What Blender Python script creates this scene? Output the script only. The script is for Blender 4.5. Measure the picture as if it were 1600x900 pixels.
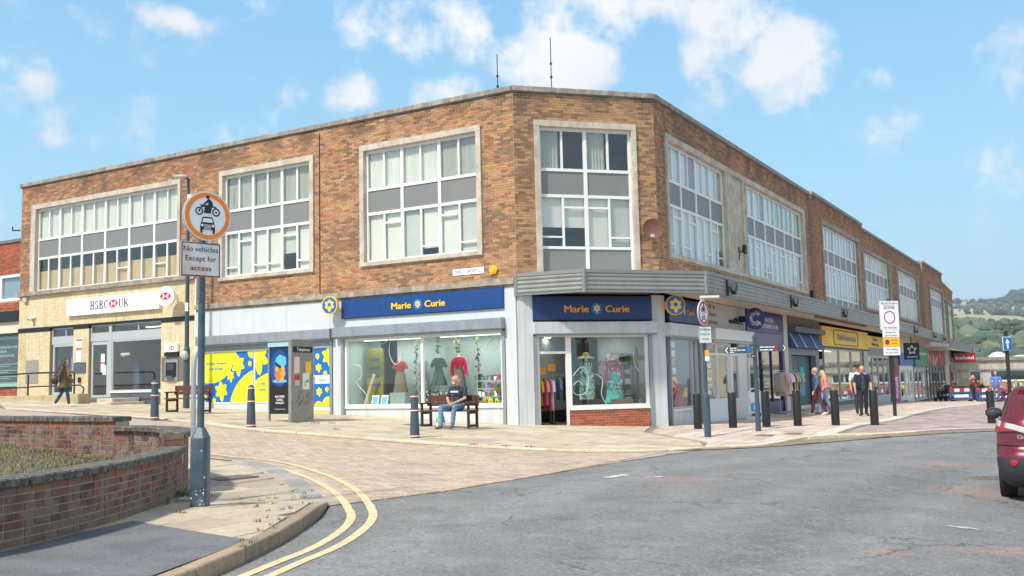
import bpy, bmesh, math, random
import numpy as np
from mathutils import Vector, Matrix, noise

random.seed(7)
for o in list(bpy.data.objects):
    bpy.data.objects.remove(o)
SC = bpy.context.scene
COL = SC.collection
R = math.radians

# ------------------------------------------------------------------ camera
PITCH, ROLL = R(5.537), R(-1.304)
cam = bpy.data.cameras.new('camera')
cam.sensor_width = 36.0
cam.lens = 1522.44 / 1600 * 36.0
cam.clip_start, cam.clip_end = 0.1, 20000
camo = bpy.data.objects.new('camera', cam)
COL.objects.link(camo)
_f = Vector((0, math.cos(PITCH), math.sin(PITCH)))
_u0 = Vector((0, -math.sin(PITCH), math.cos(PITCH)))
_r = Vector((1, 0, 0)) * math.cos(ROLL) + _u0 * math.sin(ROLL)
_u = Vector((1, 0, 0)) * -math.sin(ROLL) + _u0 * math.cos(ROLL)
camo.matrix_world = Matrix(((_r.x, _u.x, -_f.x, 0), (_r.y, _u.y, -_f.y, 0), (_r.z, _u.z, -_f.z, 1.5), (0, 0, 0, 1)))
SC.camera = camo

# ------------------------------------------------------------------ light
SUN_EL, SUN_AZ = 50.0, 222.0        # azimuth clockwise from +Y (north); the sun stands behind the camera to the left
sd = bpy.data.lights.new('sun', 'SUN')
sd.energy = 3.1
sd.angle = R(4.0)
sd.color = (1.0, 0.93, 0.82)
so = bpy.data.objects.new('sun', sd)
COL.objects.link(so)
_d = Vector((math.sin(R(SUN_AZ)) * math.cos(R(SUN_EL)), math.cos(R(SUN_AZ)) * math.cos(R(SUN_EL)), math.sin(R(SUN_EL))))
so.rotation_euler = (-_d).to_track_quat('-Z', 'Y').to_euler()
so.location = (0, 0, 40)

W = bpy.data.worlds.new('World')
SC.world = W
W.use_nodes = True
nt = W.node_tree
N = nt.nodes
for n in list(N): N.remove(n)
def wn(t, **k):
    n = N.new(t)
    for a, b in k.items(): setattr(n, a, b)
    return n
LK = nt.links.new
out = wn('ShaderNodeOutputWorld'); bg = wn('ShaderNodeBackground')
sky = wn('ShaderNodeTexSky', sky_type='NISHITA', sun_disc=False, sun_elevation=R(SUN_EL), sun_rotation=R(SUN_AZ),
         air_density=1.0, dust_density=0.4, ozone_density=1.6)
bg.inputs['Strength'].default_value = 0.135
tc = wn('ShaderNodeTexCoord')
# cloud banks: soft blobs in the sky's directions, broken up by noise
nz = wn('ShaderNodeTexNoise'); nz.inputs['Scale'].default_value = 19; nz.inputs['Detail'].default_value = 10; nz.inputs['Roughness'].default_value = 0.6
nz2 = wn('ShaderNodeTexNoise'); nz2.inputs['Scale'].default_value = 6; nz2.inputs['Detail'].default_value = 5
LK(tc.outputs['Generated'], nz.inputs['Vector']); LK(tc.outputs['Generated'], nz2.inputs['Vector'])
def mth(op, a, b=None, c=None, clamp=False):
    n = wn('ShaderNodeMath', operation=op); n.use_clamp = clamp
    for i, x in enumerate((a, b, c)):
        if x is None: continue
        if isinstance(x, (int, float)): n.inputs[i].default_value = x
        else: LK(x, n.inputs[i])
    return n.outputs[0]
def cdir(az, el):   # az in degrees right of +Y
    return (math.sin(R(az)) * math.cos(R(el)), math.cos(R(az)) * math.cos(R(el)), math.sin(R(el)))
CLOUDS = []   # (azimuth, elevation, half width, half height in degrees, strength)
for c in ((3.3, 18.0, 3.2, 2.1, 1.85), (7.0, 21.6, 5.5, 2.2, 1.4), (12.9, 19.7, 2.4, 2.4, 1.75), (15.2, 17.0, 2.7, 2.4, 1.8), (9.0, 20.0, 2.6, 1.6, .8), (17.8, 16.3, 1.3, .9, 1.05),
          (-3.4, 21.2, 3.6, 2.6, 1.05), (-11.0, 21.3, 6.0, 2.2, .66), (-8.7, 16.8, 1.7, 1.2, 1.15), (-3.8, 17.2, 2.2, .9, 1.0), (-18.9, 20.3, 1.9, .75, 1.25),
          (-26.2, 16.0, 1.2, .85, 1.15), (-25.5, 14.3, 1.0, 1.4, 1.0), (19.3, 22.4, 1.4, .9, 1.25), (21.2, 16.2, 1.7, .9, .9),
          (60, 25, 25, 12, 1.3), (-70, 30, 30, 16, 1.3), (130, 30, 50, 18, 1.5), (-140, 28, 50, 16, 1.4), (180, 45, 60, 18, 1.5), (0, 70, 50, 20, 1.2)):
    CLOUDS.append(c)
tot = None
for az, el, hw, hh, st in CLOUDS:
    d = Vector(cdir(az, el)); rt = Vector((math.cos(R(az)), -math.sin(R(az)), 0)); up = rt.cross(d) * 1.0
    if up.z < 0: up = -up
    vs = []
    for ax, h in ((rt, hw), (up, hh)):
        dp = wn('ShaderNodeVectorMath', operation='DOT_PRODUCT'); dp.inputs[1].default_value = ax
        LK(tc.outputs['Generated'], dp.inputs[0])
        off = d.dot(ax)
        v = mth('DIVIDE', mth('SUBTRACT', dp.outputs['Value'], off), math.sin(R(h)))
        vs.append(mth('MULTIPLY', v, v))
    dp = wn('ShaderNodeVectorMath', operation='DOT_PRODUCT'); dp.inputs[1].default_value = d
    LK(tc.outputs['Generated'], dp.inputs[0])
    front = mth('GREATER_THAN', dp.outputs['Value'], 0.0)
    r2 = mth('ADD', vs[0], vs[1])
    b = mth('MULTIPLY', mth('MULTIPLY', mth('POWER', 2.718, mth('MULTIPLY', r2, -0.6)), st), front)
    tot = b if tot is None else mth('MAXIMUM', tot, b)
dens = mth('ADD', tot, mth('MULTIPLY', mth('SUBTRACT', nz.outputs['Fac'], 0.5), 3.6))
dens = mth('ADD', dens, mth('MULTIPLY', mth('SUBTRACT', nz2.outputs['Fac'], 0.5), .8))
mr = wn('ShaderNodeMapRange', interpolation_type='SMOOTHSTEP')
mr.inputs['From Min'].default_value = 0.42; mr.inputs['From Max'].default_value = 1.45
LK(dens, mr.inputs['Value'])
shade = wn('ShaderNodeTexNoise'); shade.inputs['Scale'].default_value = 4.0; shade.inputs['Detail'].default_value = 4
LK(tc.outputs['Generated'], shade.inputs['Vector'])
cr = wn('ShaderNodeValToRGB')
cr.color_ramp.elements[0].position = .38; cr.color_ramp.elements[0].color = (3.5, 3.8, 4.2, 1)
cr.color_ramp.elements[1].position = .6; cr.color_ramp.elements[1].color = (4.75, 4.8, 4.85, 1)
LK(shade.outputs['Fac'], cr.inputs['Fac'])
tint = wn('ShaderNodeMix', data_type='RGBA', blend_type='MULTIPLY'); tint.inputs['Factor'].default_value = 1
SKYTINT = tint
tint.inputs['B'].default_value = (1.0, 1.0, 1.0, 1)
sepz = wn('ShaderNodeSeparateXYZ'); LK(tc.outputs['Generated'], sepz.inputs[0])
grad = wn('ShaderNodeValToRGB'); GE = grad.color_ramp.elements      # clean summer blue paling to the horizon
GE[0].position = 0.0; GE[0].color = (2.8, 4.1, 4.8, 1); GE[1].position = .9; GE[1].color = (.55, 1.5, 3.0, 1)
e_ = GE.new(.18); e_.color = (1.9, 3.6, 4.7, 1); e_ = GE.new(.40); e_.color = (1.2, 2.8, 4.4, 1)
LK(sepz.outputs['Z'], grad.inputs['Fac'])
blend = wn('ShaderNodeMix', data_type='RGBA'); blend.inputs['Factor'].default_value = .8
LK(sky.outputs['Color'], blend.inputs['A']); LK(grad.outputs['Color'], blend.inputs['B']); LK(blend.outputs['Result'], tint.inputs['A'])
mix = wn('ShaderNodeMix', data_type='RGBA')
LK(mr.outputs['Result'], mix.inputs['Factor']); LK(tint.outputs['Result'], mix.inputs['A']); LK(cr.outputs['Color'], mix.inputs['B'])
LK(mix.outputs['Result'], bg.inputs['Color']); LK(bg.outputs[0], out.inputs['Surface'])

SC.view_settings.view_transform = 'Standard'
SC.view_settings.look = 'None'
SC.view_settings.exposure = 0.7
SC.view_settings.gamma = 1.0
SC.view_settings.use_curve_mapping = False
SC.cycles.transparent_max_bounces = 16
SC.cycles.max_bounces = 8

# ------------------------------------------------------------------ helpers
def srgb(r, g, b):
    f = lambda c: (c / 255 / 12.92) if c <= 10 else ((c / 255 + .055) / 1.055) ** 2.4
    return (f(r), f(g), f(b))

MATS = {}
def mat(name, col=(.5, .5, .5), rough=.6, metal=0.0, ns=0, na=.15, bump=0, bs=40, attr=None, spec=.5, coat=0, col2=None, ns2=0, stain=None):
    """Principled material: base colour (or the colour attribute of the pieces) varied by fine and broad noise, with bump."""
    if name in MATS: return MATS[name]
    m = bpy.data.materials.new(name); m.use_nodes = True
    t = m.node_tree; b = t.nodes['Principled BSDF']; L = t.links.new
    b.inputs['Roughness'].default_value = rough; b.inputs['Metallic'].default_value = metal
    b.inputs['Specular IOR Level'].default_value = spec; b.inputs['Coat Weight'].default_value = coat
    co = t.nodes.new('ShaderNodeTexCoord').outputs['Object']
    if attr:
        a = t.nodes.new('ShaderNodeAttribute'); a.attribute_name = attr; base = a.outputs['Color']
    else:
        c = t.nodes.new('ShaderNodeRGB'); c.outputs[0].default_value = (*col, 1); base = c.outputs[0]
    def nzn(scale, detail=4):
        n = t.nodes.new('ShaderNodeTexNoise'); n.inputs['Scale'].default_value = scale; n.inputs['Detail'].default_value = detail
        L(co, n.inputs['Vector']); return n.outputs['Fac']
    if col2 is not None:
        mr_ = t.nodes.new('ShaderNodeMapRange'); mr_.inputs['From Min'].default_value = .42; mr_.inputs['From Max'].default_value = .62
        L(nzn(ns2), mr_.inputs['Value'])
        mx = t.nodes.new('ShaderNodeMix'); mx.data_type = 'RGBA'; L(mr_.outputs[0], mx.inputs['Factor'])
        L(base, mx.inputs['A']); mx.inputs['B'].default_value = (*col2, 1); base = mx.outputs['Result']
    if ns:
        mr_ = t.nodes.new('ShaderNodeMapRange'); mr_.inputs['From Min'].default_value = .25; mr_.inputs['From Max'].default_value = .75
        mr_.inputs['To Min'].default_value = 1 - na; mr_.inputs['To Max'].default_value = 1 + na
        L(nzn(ns, 6), mr_.inputs['Value'])
        vm = t.nodes.new('ShaderNodeVectorMath'); vm.operation = 'SCALE'; L(base, vm.inputs[0]); L(mr_.outputs[0], vm.inputs['Scale']); base = vm.outputs[0]
    if stain:       # streaks (flat sx > sz) or blotches (sx = sz) of dirt: (amount, sx, sz)
        mp = t.nodes.new('ShaderNodeMapping'); mp.inputs['Scale'].default_value = (stain[1], stain[1], stain[2]); L(co, mp.inputs['Vector'])
        n = t.nodes.new('ShaderNodeTexNoise'); n.inputs['Scale'].default_value = 1; n.inputs['Detail'].default_value = 7; n.inputs['Roughness'].default_value = .65; L(mp.outputs[0], n.inputs['Vector'])
        mr_ = t.nodes.new('ShaderNodeMapRange'); mr_.inputs['From Min'].default_value = .48; mr_.inputs['From Max'].default_value = .72; mr_.inputs['To Max'].default_value = stain[0]; L(n.outputs['Fac'], mr_.inputs['Value'])
        mx = t.nodes.new('ShaderNodeMix'); mx.data_type = 'RGBA'; L(mr_.outputs[0], mx.inputs['Factor']); L(base, mx.inputs['A']); mx.inputs['B'].default_value = (.10, .09, .075, 1); base = mx.outputs['Result']
    L(base, b.inputs['Base Color'])
    if bump:
        bp = t.nodes.new('ShaderNodeBump'); bp.inputs['Strength'].default_value = bump; bp.inputs['Distance'].default_value = .01
        L(nzn(bs), bp.inputs['Height']); L(bp.outputs[0], b.inputs['Normal'])
    MATS[name] = m
    return m

def glass(name, tint=(.9, .95, .93), refl=1.0, rough=0.01, base=.04):
    if name in MATS: return MATS[name]
    m = bpy.data.materials.new(name); m.use_nodes = True
    t = m.node_tree; t.nodes.clear(); L = t.links.new
    o = t.nodes.new('ShaderNodeOutputMaterial'); mx = t.nodes.new('ShaderNodeMixShader')
    tr = t.nodes.new('ShaderNodeBsdfTransparent'); tr.inputs[0].default_value = (*tint, 1)
    gl = t.nodes.new('ShaderNodeBsdfGlossy'); gl.inputs['Roughness'].default_value = rough; gl.inputs['Color'].default_value = (.95, .97, .98, 1)
    fr = t.nodes.new('ShaderNodeLayerWeight'); fr.inputs['Blend'].default_value = .5
    pw_ = t.nodes.new('ShaderNodeMath'); pw_.operation = 'POWER'; pw_.inputs[1].default_value = 4.0; L(fr.outputs['Facing'], pw_.inputs[0])
    mu = t.nodes.new('ShaderNodeMath'); mu.operation = 'MULTIPLY_ADD'; mu.inputs[1].default_value = refl * .9; mu.inputs[2].default_value = base; mu.use_clamp = True
    L(pw_.outputs[0], mu.inputs[0]); L(mu.outputs[0], mx.inputs[0]); L(tr.outputs[0], mx.inputs[1]); L(gl.outputs[0], mx.inputs[2]); L(mx.outputs[0], o.inputs['Surface'])
    MATS[name] = m
    return m

I4 = Matrix.Identity(4)
class MB:
    def __init__(s): s.v = []; s.f = []; s.m = []; s.c = []
    def add(s, vs, fs, M=I4, m=0, c=(1, 1, 1)):
        n = len(s.v)
        s.v += [M @ Vector(p) for p in vs]
        s.f += [tuple(n + i for i in f) for f in fs]; s.m += [m] * len(fs); s.c += [c] * len(fs)
        return s
    def box(s, x0, x1, o0, o1, z0, z1, M=I4, m=0, c=(1, 1, 1), back=True):
        """o0..o1: distance in front of the frame's plane (local -y)."""
        if x0 > x1: x0, x1 = x1, x0
        if z0 > z1: z0, z1 = z1, z0
        ya, yb = -max(o0, o1), -min(o0, o1)
        v = [(x0, ya, z0), (x1, ya, z0), (x1, yb, z0), (x0, yb, z0), (x0, ya, z1), (x1, ya, z1), (x1, yb, z1), (x0, yb, z1)]
        f = [(0, 1, 5, 4), (1, 2, 6, 5), (3, 0, 4, 7), (4, 5, 6, 7), (3, 2, 1, 0)]
        if back: f.append((2, 3, 7, 6))
        return s.add(v, f, M, m, c)
    def cyl(s, p0, p1, r0, r1=None, n=12, M=I4, m=0, c=(1, 1, 1), caps=True, ph=0):
        r1 = r0 if r1 is None else r1
        p0, p1 = Vector(p0), Vector(p1); w = (p1 - p0).normalized()
        a = w.cross(Vector((0, 0, 1)));  a = a.normalized() if a.length > 1e-4 else Vector((1, 0, 0)); b = w.cross(a)
        vs = []
        for p, r in ((p0, r0), (p1, r1)):
            vs += [p + (a * math.cos(2 * math.pi * i / n + ph) + b * math.sin(2 * math.pi * i / n + ph)) * r for i in range(n)]
        fs = [(i, (i + 1) % n, n + (i + 1) % n, n + i) for i in range(n)]
        if caps: fs += [tuple(range(n - 1, -1, -1)), tuple(range(n, 2 * n))]
        return s.add(vs, fs, M, m, c)
    def tube(s, pts, r, n=8, M=I4, m=0, c=(1, 1, 1)):
        pts = [Vector(p) for p in pts]; vs = []; k = len(pts)
        rr = r if isinstance(r, (list, tuple)) else [r] * k
        a = None
        for i, p in enumerate(pts):
            w = (pts[min(i + 1, k - 1)] - pts[max(i - 1, 0)]).normalized()
            if a is None:
                a = w.cross(Vector((0, 0, 1)));  a = a.normalized() if a.length > 1e-3 else Vector((1, 0, 0))
            else: a = (a - w * a.dot(w)).normalized()
            b = w.cross(a)
            vs += [p + (a * math.cos(2 * math.pi * j / n) + b * math.sin(2 * math.pi * j / n)) * rr[i] for j in range(n)]
        fs = [(i * n + j, i * n + (j + 1) % n, (i + 1) * n + (j + 1) % n, (i + 1) * n + j) for i in range(k - 1) for j in range(n)]
        fs += [tuple(range(n - 1, -1, -1)), tuple(range((k - 1) * n, k * n))]
        return s.add(vs, fs, M, m, c)
    def lathe(s, prof, n=16, M=I4, m=0, c=(1, 1, 1), sx=1, sy=1):
        vs = []; k = len(prof)
        for r, z in prof: vs += [(r * sx * math.cos(2 * math.pi * j / n), r * sy * math.sin(2 * math.pi * j / n), z) for j in range(n)]
        fs = [(i * n + j, i * n + (j + 1) % n, (i + 1) * n + (j + 1) % n, (i + 1) * n + j) for i in range(k - 1) for j in range(n)]
        fs += [tuple(range(n - 1, -1, -1)), tuple(range((k - 1) * n, k * n))]
        return s.add(vs, fs, M, m, c)
    def ball(s, p, r, n=10, M=I4, m=0, c=(1, 1, 1)):
        r = (r, r, r) if isinstance(r, (int, float)) else r
        k = n // 2; vs = [(p[0], p[1], p[2] - r[2])]
        for i in range(1, k):
            t = math.pi * i / k
            vs += [(p[0] + r[0] * math.sin(t) * math.cos(2 * math.pi * j / n), p[1] + r[1] * math.sin(t) * math.sin(2 * math.pi * j / n), p[2] - r[2] * math.cos(t)) for j in range(n)]
        vs.append((p[0], p[1], p[2] + r[2])); fs = []
        for j in range(n):
            fs.append((0, 1 + (j + 1) % n, 1 + j)); e = 1 + (k - 2) * n
            fs.append((e + j, e + (j + 1) % n, len(vs) - 1))
        for i in range(k - 2):
            for j in range(n): fs.append((1 + i * n + j, 1 + i * n + (j + 1) % n, 1 + (i + 1) * n + (j + 1) % n, 1 + (i + 1) * n + j))
        return s.add(vs, fs, M, m, c)
    def prism(s, pts, o0, o1, M=I4, m=0, c=(1, 1, 1)):
        """outline (x, z) given counter-clockwise seen from the front, extruded from o0 (back) to o1 (front)"""
        a = sum(pts[i][0] * pts[(i + 1) % len(pts)][1] - pts[(i + 1) % len(pts)][0] * pts[i][1] for i in range(len(pts)))
        if a < 0: pts = pts[::-1]
        n = len(pts)
        vs = [(x, -o1, z) for x, z in pts] + [(x, -o0, z) for x, z in pts]
        fs = [tuple(range(n)), tuple(range(2 * n - 1, n - 1, -1))] + [(i, n + i, n + (i + 1) % n, (i + 1) % n) for i in range(n)]
        return s.add(vs, fs, M, m, c)
    def slab(s, pts, z0, z1, m=0, c=(1, 1, 1)):
        """horizontal polygon (x, y), z0/z1 numbers or functions"""
        a = sum(pts[i][0] * pts[(i + 1) % len(pts)][1] - pts[(i + 1) % len(pts)][0] * pts[i][1] for i in range(len(pts)))
        if a < 0: pts = pts[::-1]
        n = len(pts); F = lambda z, p: z(p[0], p[1]) if callable(z) else z
        vs = [(p[0], p[1], F(z1, p)) for p in pts] + [(p[0], p[1], F(z0, p)) for p in pts]
        fs = [tuple(range(n))] + [(i, n + i, n + (i + 1) % n, (i + 1) % n) for i in range(n)]
        return s.add(vs, fs, I4, m, c)

TOP = {}      # object name -> world matrix of its top-level thing
def _mesh(name, mb, mats, T, smooth=False, col=False):
    me = bpy.data.meshes.new(name)
    inv = T.inverted()
    me.from_pydata([tuple(inv @ v) for v in mb.v], [], mb.f)
    for m in (mats if isinstance(mats, (list, tuple)) else [mats]): me.materials.append(m)
    me.polygons.foreach_set('material_index', mb.m)
    if col:
        at = me.attributes.new('pcol', 'FLOAT_COLOR', 'FACE')
        at.data.foreach_set('color', [x for c in mb.c for x in (*c, 1.0)])
    if smooth:
        me.polygons.foreach_set('use_smooth', [True] * len(me.polygons))
        me.set_sharp_from_angle(angle=R(40 if smooth is True else smooth))
    me.update()
    return me
def thing(name, label, cat, loc=(0, 0, 0), rz=0, group=None, T=None):
    o = bpy.data.objects.new(name, None); COL.objects.link(o); o.empty_display_size = .2
    T = T if T is not None else Matrix.Translation(loc) @ Matrix.Rotation(rz, 4, 'Z')
    o.matrix_world = T; TOP[o.name] = T
    o['label'] = label; o['category'] = cat
    if group: o['group'] = group
    return o
def part(name, mb, mats, parent, smooth=False, col=False, label=None, kind=None, bevel=0):
    T = TOP[parent.name]
    o = bpy.data.objects.new(name, _mesh(name, mb, mats, T, smooth, col)); COL.objects.link(o); o.parent = parent; TOP[o.name] = T
    if label: o['label'] = label
    if kind: o['kind'] = kind
    if bevel: bev(o, bevel)
    return o
def solo(name, mb, mats, label=None, cat=None, loc=(0, 0, 0), group=None, kind=None, smooth=False, col=False, bevel=0, T=None):
    T = T if T is not None else Matrix.Translation(loc)
    o = bpy.data.objects.new(name, _mesh(name, mb, mats, T, smooth, col)); COL.objects.link(o); o.matrix_world = T; TOP[o.name] = T
    if label: o['label'] = label
    if cat: o['category'] = cat
    if group: o['group'] = group
    if kind: o['kind'] = kind
    if bevel: bev(o, bevel)
    return o
def bev(o, w, seg=1):
    b = o.modifiers.new('bevel', 'BEVEL'); b.width = w; b.segments = seg; b.limit_method = 'ANGLE'; b.angle_limit = R(40); return o
def copy_thing(root, T, label, group=None):
    def rec(o, par):
        c = o.copy(); COL.objects.link(c); c.parent = par; TOP[c.name] = T
        for ch in list(o.children): rec(ch, c)
        return c
    r = rec(root, None); r.matrix_world = T; r['label'] = label
    if group: r['group'] = group
    return r
def TR(x, y, z, rz=0): return Matrix.Translation((x, y, z)) @ Matrix.Rotation(rz, 4, 'Z')

def frame(ox, oy, ux, uy, oz=0):
    """wall frame: local x = to the right along the wall, local -y = out of the wall, z up"""
    n = math.hypot(ux, uy); ux /= n; uy /= n
    return Matrix(((ux, -uy, 0, ox), (uy, ux, 0, oy), (0, 0, 1, oz), (0, 0, 0, 1)))

_fc = {}
def text(mb, s, x, z, cap, width=None, o=0.0, th=.004, M=I4, m=0, bold=0.0, align='C', mirror=False, c=(1, 1, 1), shear=0):
    """flat lettering from the built-in font as geometry; cap = capital height, width = total width"""
    key = (s, shear)
    if key not in _fc:
        cu = bpy.data.curves.new('lettering', 'FONT'); cu.body = s; cu.size = 1; cu.resolution_u = 4; cu.space_line = 1.0; cu.shear = shear; cu.align_x = 'CENTER' if align == 'C' else 'LEFT'
        ob = bpy.data.objects.new('lettering', cu); COL.objects.link(ob)
        bpy.context.view_layer.update()
        me = bpy.data.meshes.new_from_object(ob.evaluated_get(bpy.context.evaluated_depsgraph_get()))
        vs = [tuple(v.co) for v in me.vertices]; fs = [tuple(p.vertices) for p in me.polygons]
        bpy.data.objects.remove(ob); bpy.data.meshes.remove(me); bpy.data.curves.remove(cu)
        _fc[key] = (vs, fs)
    vs, fs = _fc[key]
    if not vs: return mb
    x0 = min(v[0] for v in vs); x1 = max(v[0] for v in vs)
    k = cap / .69; kx = k if width is None else width / (x1 - x0)
    cx = (x0 + x1) / 2 if align == 'C' else x0
    sg = -1 if mirror else 1
    P = [(x + sg * (v[0] - cx) * kx, -(o + th), z + v[1] * k) for v in vs]
    F = [f[::-1] if mirror else f for f in fs]
    if bold:        # heavier strokes: overlapping copies, each a hair's breadth deeper
        for i, (dx, dz) in enumerate(((-1, 0), (1, 0), (0, .6), (0, -.6))): mb.add([(p[0] + dx * bold * kx, p[1] + .0002 * (i + 1), p[2] + dz * bold * k) for p in P], F, M, m, c)
    return mb.add(P, F, M, m, c)

def circ(cx, cz, r, n=24, rz=None, ph=0):
    rz = r if rz is None else rz
    return [(cx + r * math.cos(2 * math.pi * i / n + ph), cz + rz * math.sin(2 * math.pi * i / n + ph)) for i in range(n)]
def ring(mb, cx, cz, r1, r0, o0, o1, M=I4, m=0, n=32, c=(1, 1, 1)):
    for i in range(n):
        a, b = 2 * math.pi * i / n, 2 * math.pi * (i + 1) / n
        q = [(cx + r1 * math.cos(a), cz + r1 * math.sin(a)), (cx + r1 * math.cos(b), cz + r1 * math.sin(b)), (cx + r0 * math.cos(b), cz + r0 * math.sin(b)), (cx + r0 * math.cos(a), cz + r0 * math.sin(a))]
        mb.add([(x, -o1, z) for x, z in q], [(0, 1, 2, 3)], M, m, c)
def flower(mb, cx, cz, r, o, M=I4, m=0, mc=None, ph=0):
    """six-petal daffodil"""
    for k in range(6):
        a = ph + math.pi / 2 + k * math.pi / 3; ln = r * (1.0 if k != 3 else 1.22)
        pts = []
        for t in [i / 10 for i in range(11)]:
            w = .33 * r * math.sin(math.pi * min(1, t * 1.02)) ** .55 if t < .98 else 0
            pts.append((t * ln, w))
        pl = pts + [(x, -w) for x, w in pts[-2:0:-1]]
        P = [(cx + x * math.cos(a) - y * math.sin(a), cz + x * math.sin(a) + y * math.cos(a)) for x, y in pl]
        mb.prism(P, o - .002, o + .0002 * k, M, m)
def clip(subject, clipper):
    """Sutherland-Hodgman: any polygon against a convex counter-clockwise one"""
    outp = subject
    n = len(clipper)
    for i in range(n):
        ax, ay = clipper[i]; bx, by = clipper[(i + 1) % n]; inp = outp; outp = []
        if not inp: break
        S = inp[-1]; side = lambda p: (bx - ax) * (p[1] - ay) - (by - ay) * (p[0] - ax)
        sS = side(S)
        for E in inp:
            sE = side(E)
            if sE >= 0:
                if sS < 0: t = sS / (sS - sE); outp.append((S[0] + (E[0] - S[0]) * t, S[1] + (E[1] - S[1]) * t))
                outp.append(E)
            elif sS >= 0:
                t = sS / (sS - sE); outp.append((S[0] + (E[0] - S[0]) * t, S[1] + (E[1] - S[1]) * t))
            S, sS = E, sE
    q = []
    for p in outp:
        if not q or math.hypot(p[0] - q[-1][0], p[1] - q[-1][1]) > 1e-4: q.append(p)
    return q
def area(p): return abs(sum(p[i][0] * p[(i + 1) % len(p)][1] - p[(i + 1) % len(p)][0] * p[i][1] for i in range(len(p)))) / 2 if len(p) > 2 else 0
def vary(c, a): k = 1 + random.uniform(-a, a); return tuple(max(0, min(1, x * k * (1 + random.uniform(-a, a) * .25))) for x in c)

# ------------------------------------------------------------------ lie of the land (surveyed spots, smooth between them)
GP = np.array([(-3.68,11.5,.06),(7.3,13.9,-.27),(0,7,.0),(-3.6,7.9,.02),(4.77,24.5,.0),(6.3,25.5,.07),(7,27,.11),(9.85,27,.08),(13.9,28.8,-.05),
(12.09,34.5,.02),(11.1,36,.02),(19.1,54,-.1),(24,62,-.3),(32.85,75,-.68),(28.3,58,-.33),(-.33,28.25,.27),(-4.06,30.5,.50),(-6.6,32,.60),
(-10.9,34.5,.83),(-13.2,35.8,.97),(-20.2,39.9,1.35),(1.6,28.4,.20),(4.0,29.06,.09),(4.6,29.4,.07),(7.1,33.7,.0),(13.7,44.9,.02),(-9.5,25.8,.72),
(-6.47,24,.53),(-2.31,22.6,.25),(-1.44,24.5,.29),(-6,26.3,.54),(-15.2,33,1.0),(-9,9,.2),(4,15,-.06),(-1,16,.08),
(60,110,-1.2),(-50,60,2.2),(-30,5,.8),(40,0,-1.2),(0,-30,.1),(60,50,-1.5),(-30,-30,.5),(40,-30,-.8),(-20,100,1.5),(20,25,-.25)])
def _U(r2): return np.where(r2 > 0, r2 * np.log(r2 + 1e-12) * .5, 0)
_n = len(GP); _X = GP[:, :2]
_K = _U(((_X[:, None] - _X[None]) ** 2).sum(-1)) + np.eye(_n) * .6; _P = np.c_[np.ones(_n), _X]
_W = np.linalg.solve(np.block([[_K, _P], [_P.T, np.zeros((3, 3))]]), np.r_[GP[:, 2], 0, 0, 0])
def gs(x, y):
    x = np.clip(np.asarray(x, float), -60, 70); y = np.clip(np.asarray(y, float), -30, 115)
    d2 = (x[..., None] - GP[:, 0]) ** 2 + (y[..., None] - GP[:, 1]) ** 2
    return _U(d2) @ _W[:-3] + _W[-3] + _W[-2] * x + _W[-1] * y
_gx = np.arange(-60, 70.01, .5); _gy = np.arange(-30, 115.01, .5)
_GG = gs(*np.meshgrid(_gx, _gy)).tolist()
def g(x, y):
    u = (min(max(x, -60), 69.999) + 60) * 2; v = (min(max(y, -30), 114.999) + 30) * 2
    i, j = int(u), int(v); a, b = u - i, v - j
    return (_GG[j][i] * (1 - a) + _GG[j][i + 1] * a) * (1 - b) + (_GG[j + 1][i] * (1 - a) + _GG[j + 1][i + 1] * a) * b
# ================================================================== ground
def sheet(name, poly, off, m, step=1.0, kind='structure', lines=None):
    bm = bmesh.new()
    f = bm.faces.new([bm.verts.new((x, y, 0)) for x, y in poly])
    bmesh.ops.triangulate(bm, faces=[f], ngon_method='EAR_CLIP')
    xs = [p[0] for p in poly]; ys = [p[1] for p in poly]
    for ax, lo, hi in ((0, min(xs), max(xs)), (1, min(ys), max(ys))):
        pos = [t for t in (lines or np.arange(math.ceil(lo / step) * step, hi, step)) if lo < t < hi]
        for t in pos:
            co = (t, 0, 0) if ax == 0 else (0, t, 0); no = (1, 0, 0) if ax == 0 else (0, 1, 0)
            bmesh.ops.bisect_plane(bm, geom=bm.verts[:] + bm.edges[:] + bm.faces[:], plane_co=co, plane_no=no, dist=1e-5)
    for v in bm.verts: v.co.z = g(v.co.x, v.co.y) + (off(v.co.x, v.co.y) if callable(off) else off)
    bmesh.ops.recalc_face_normals(bm, faces=bm.faces[:])
    if sum(f.normal.z for f in bm.faces) < 0: bmesh.ops.reverse_faces(bm, faces=bm.faces[:])
    me = bpy.data.meshes.new(name); bm.to_mesh(me); bm.free(); me.materials.append(m)
    me.polygons.foreach_set('use_smooth', [True] * len(me.polygons))
    o = bpy.data.objects.new(name, me); COL.objects.link(o); TOP[o.name] = I4
    if kind: o['kind'] = kind
    return o

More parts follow.
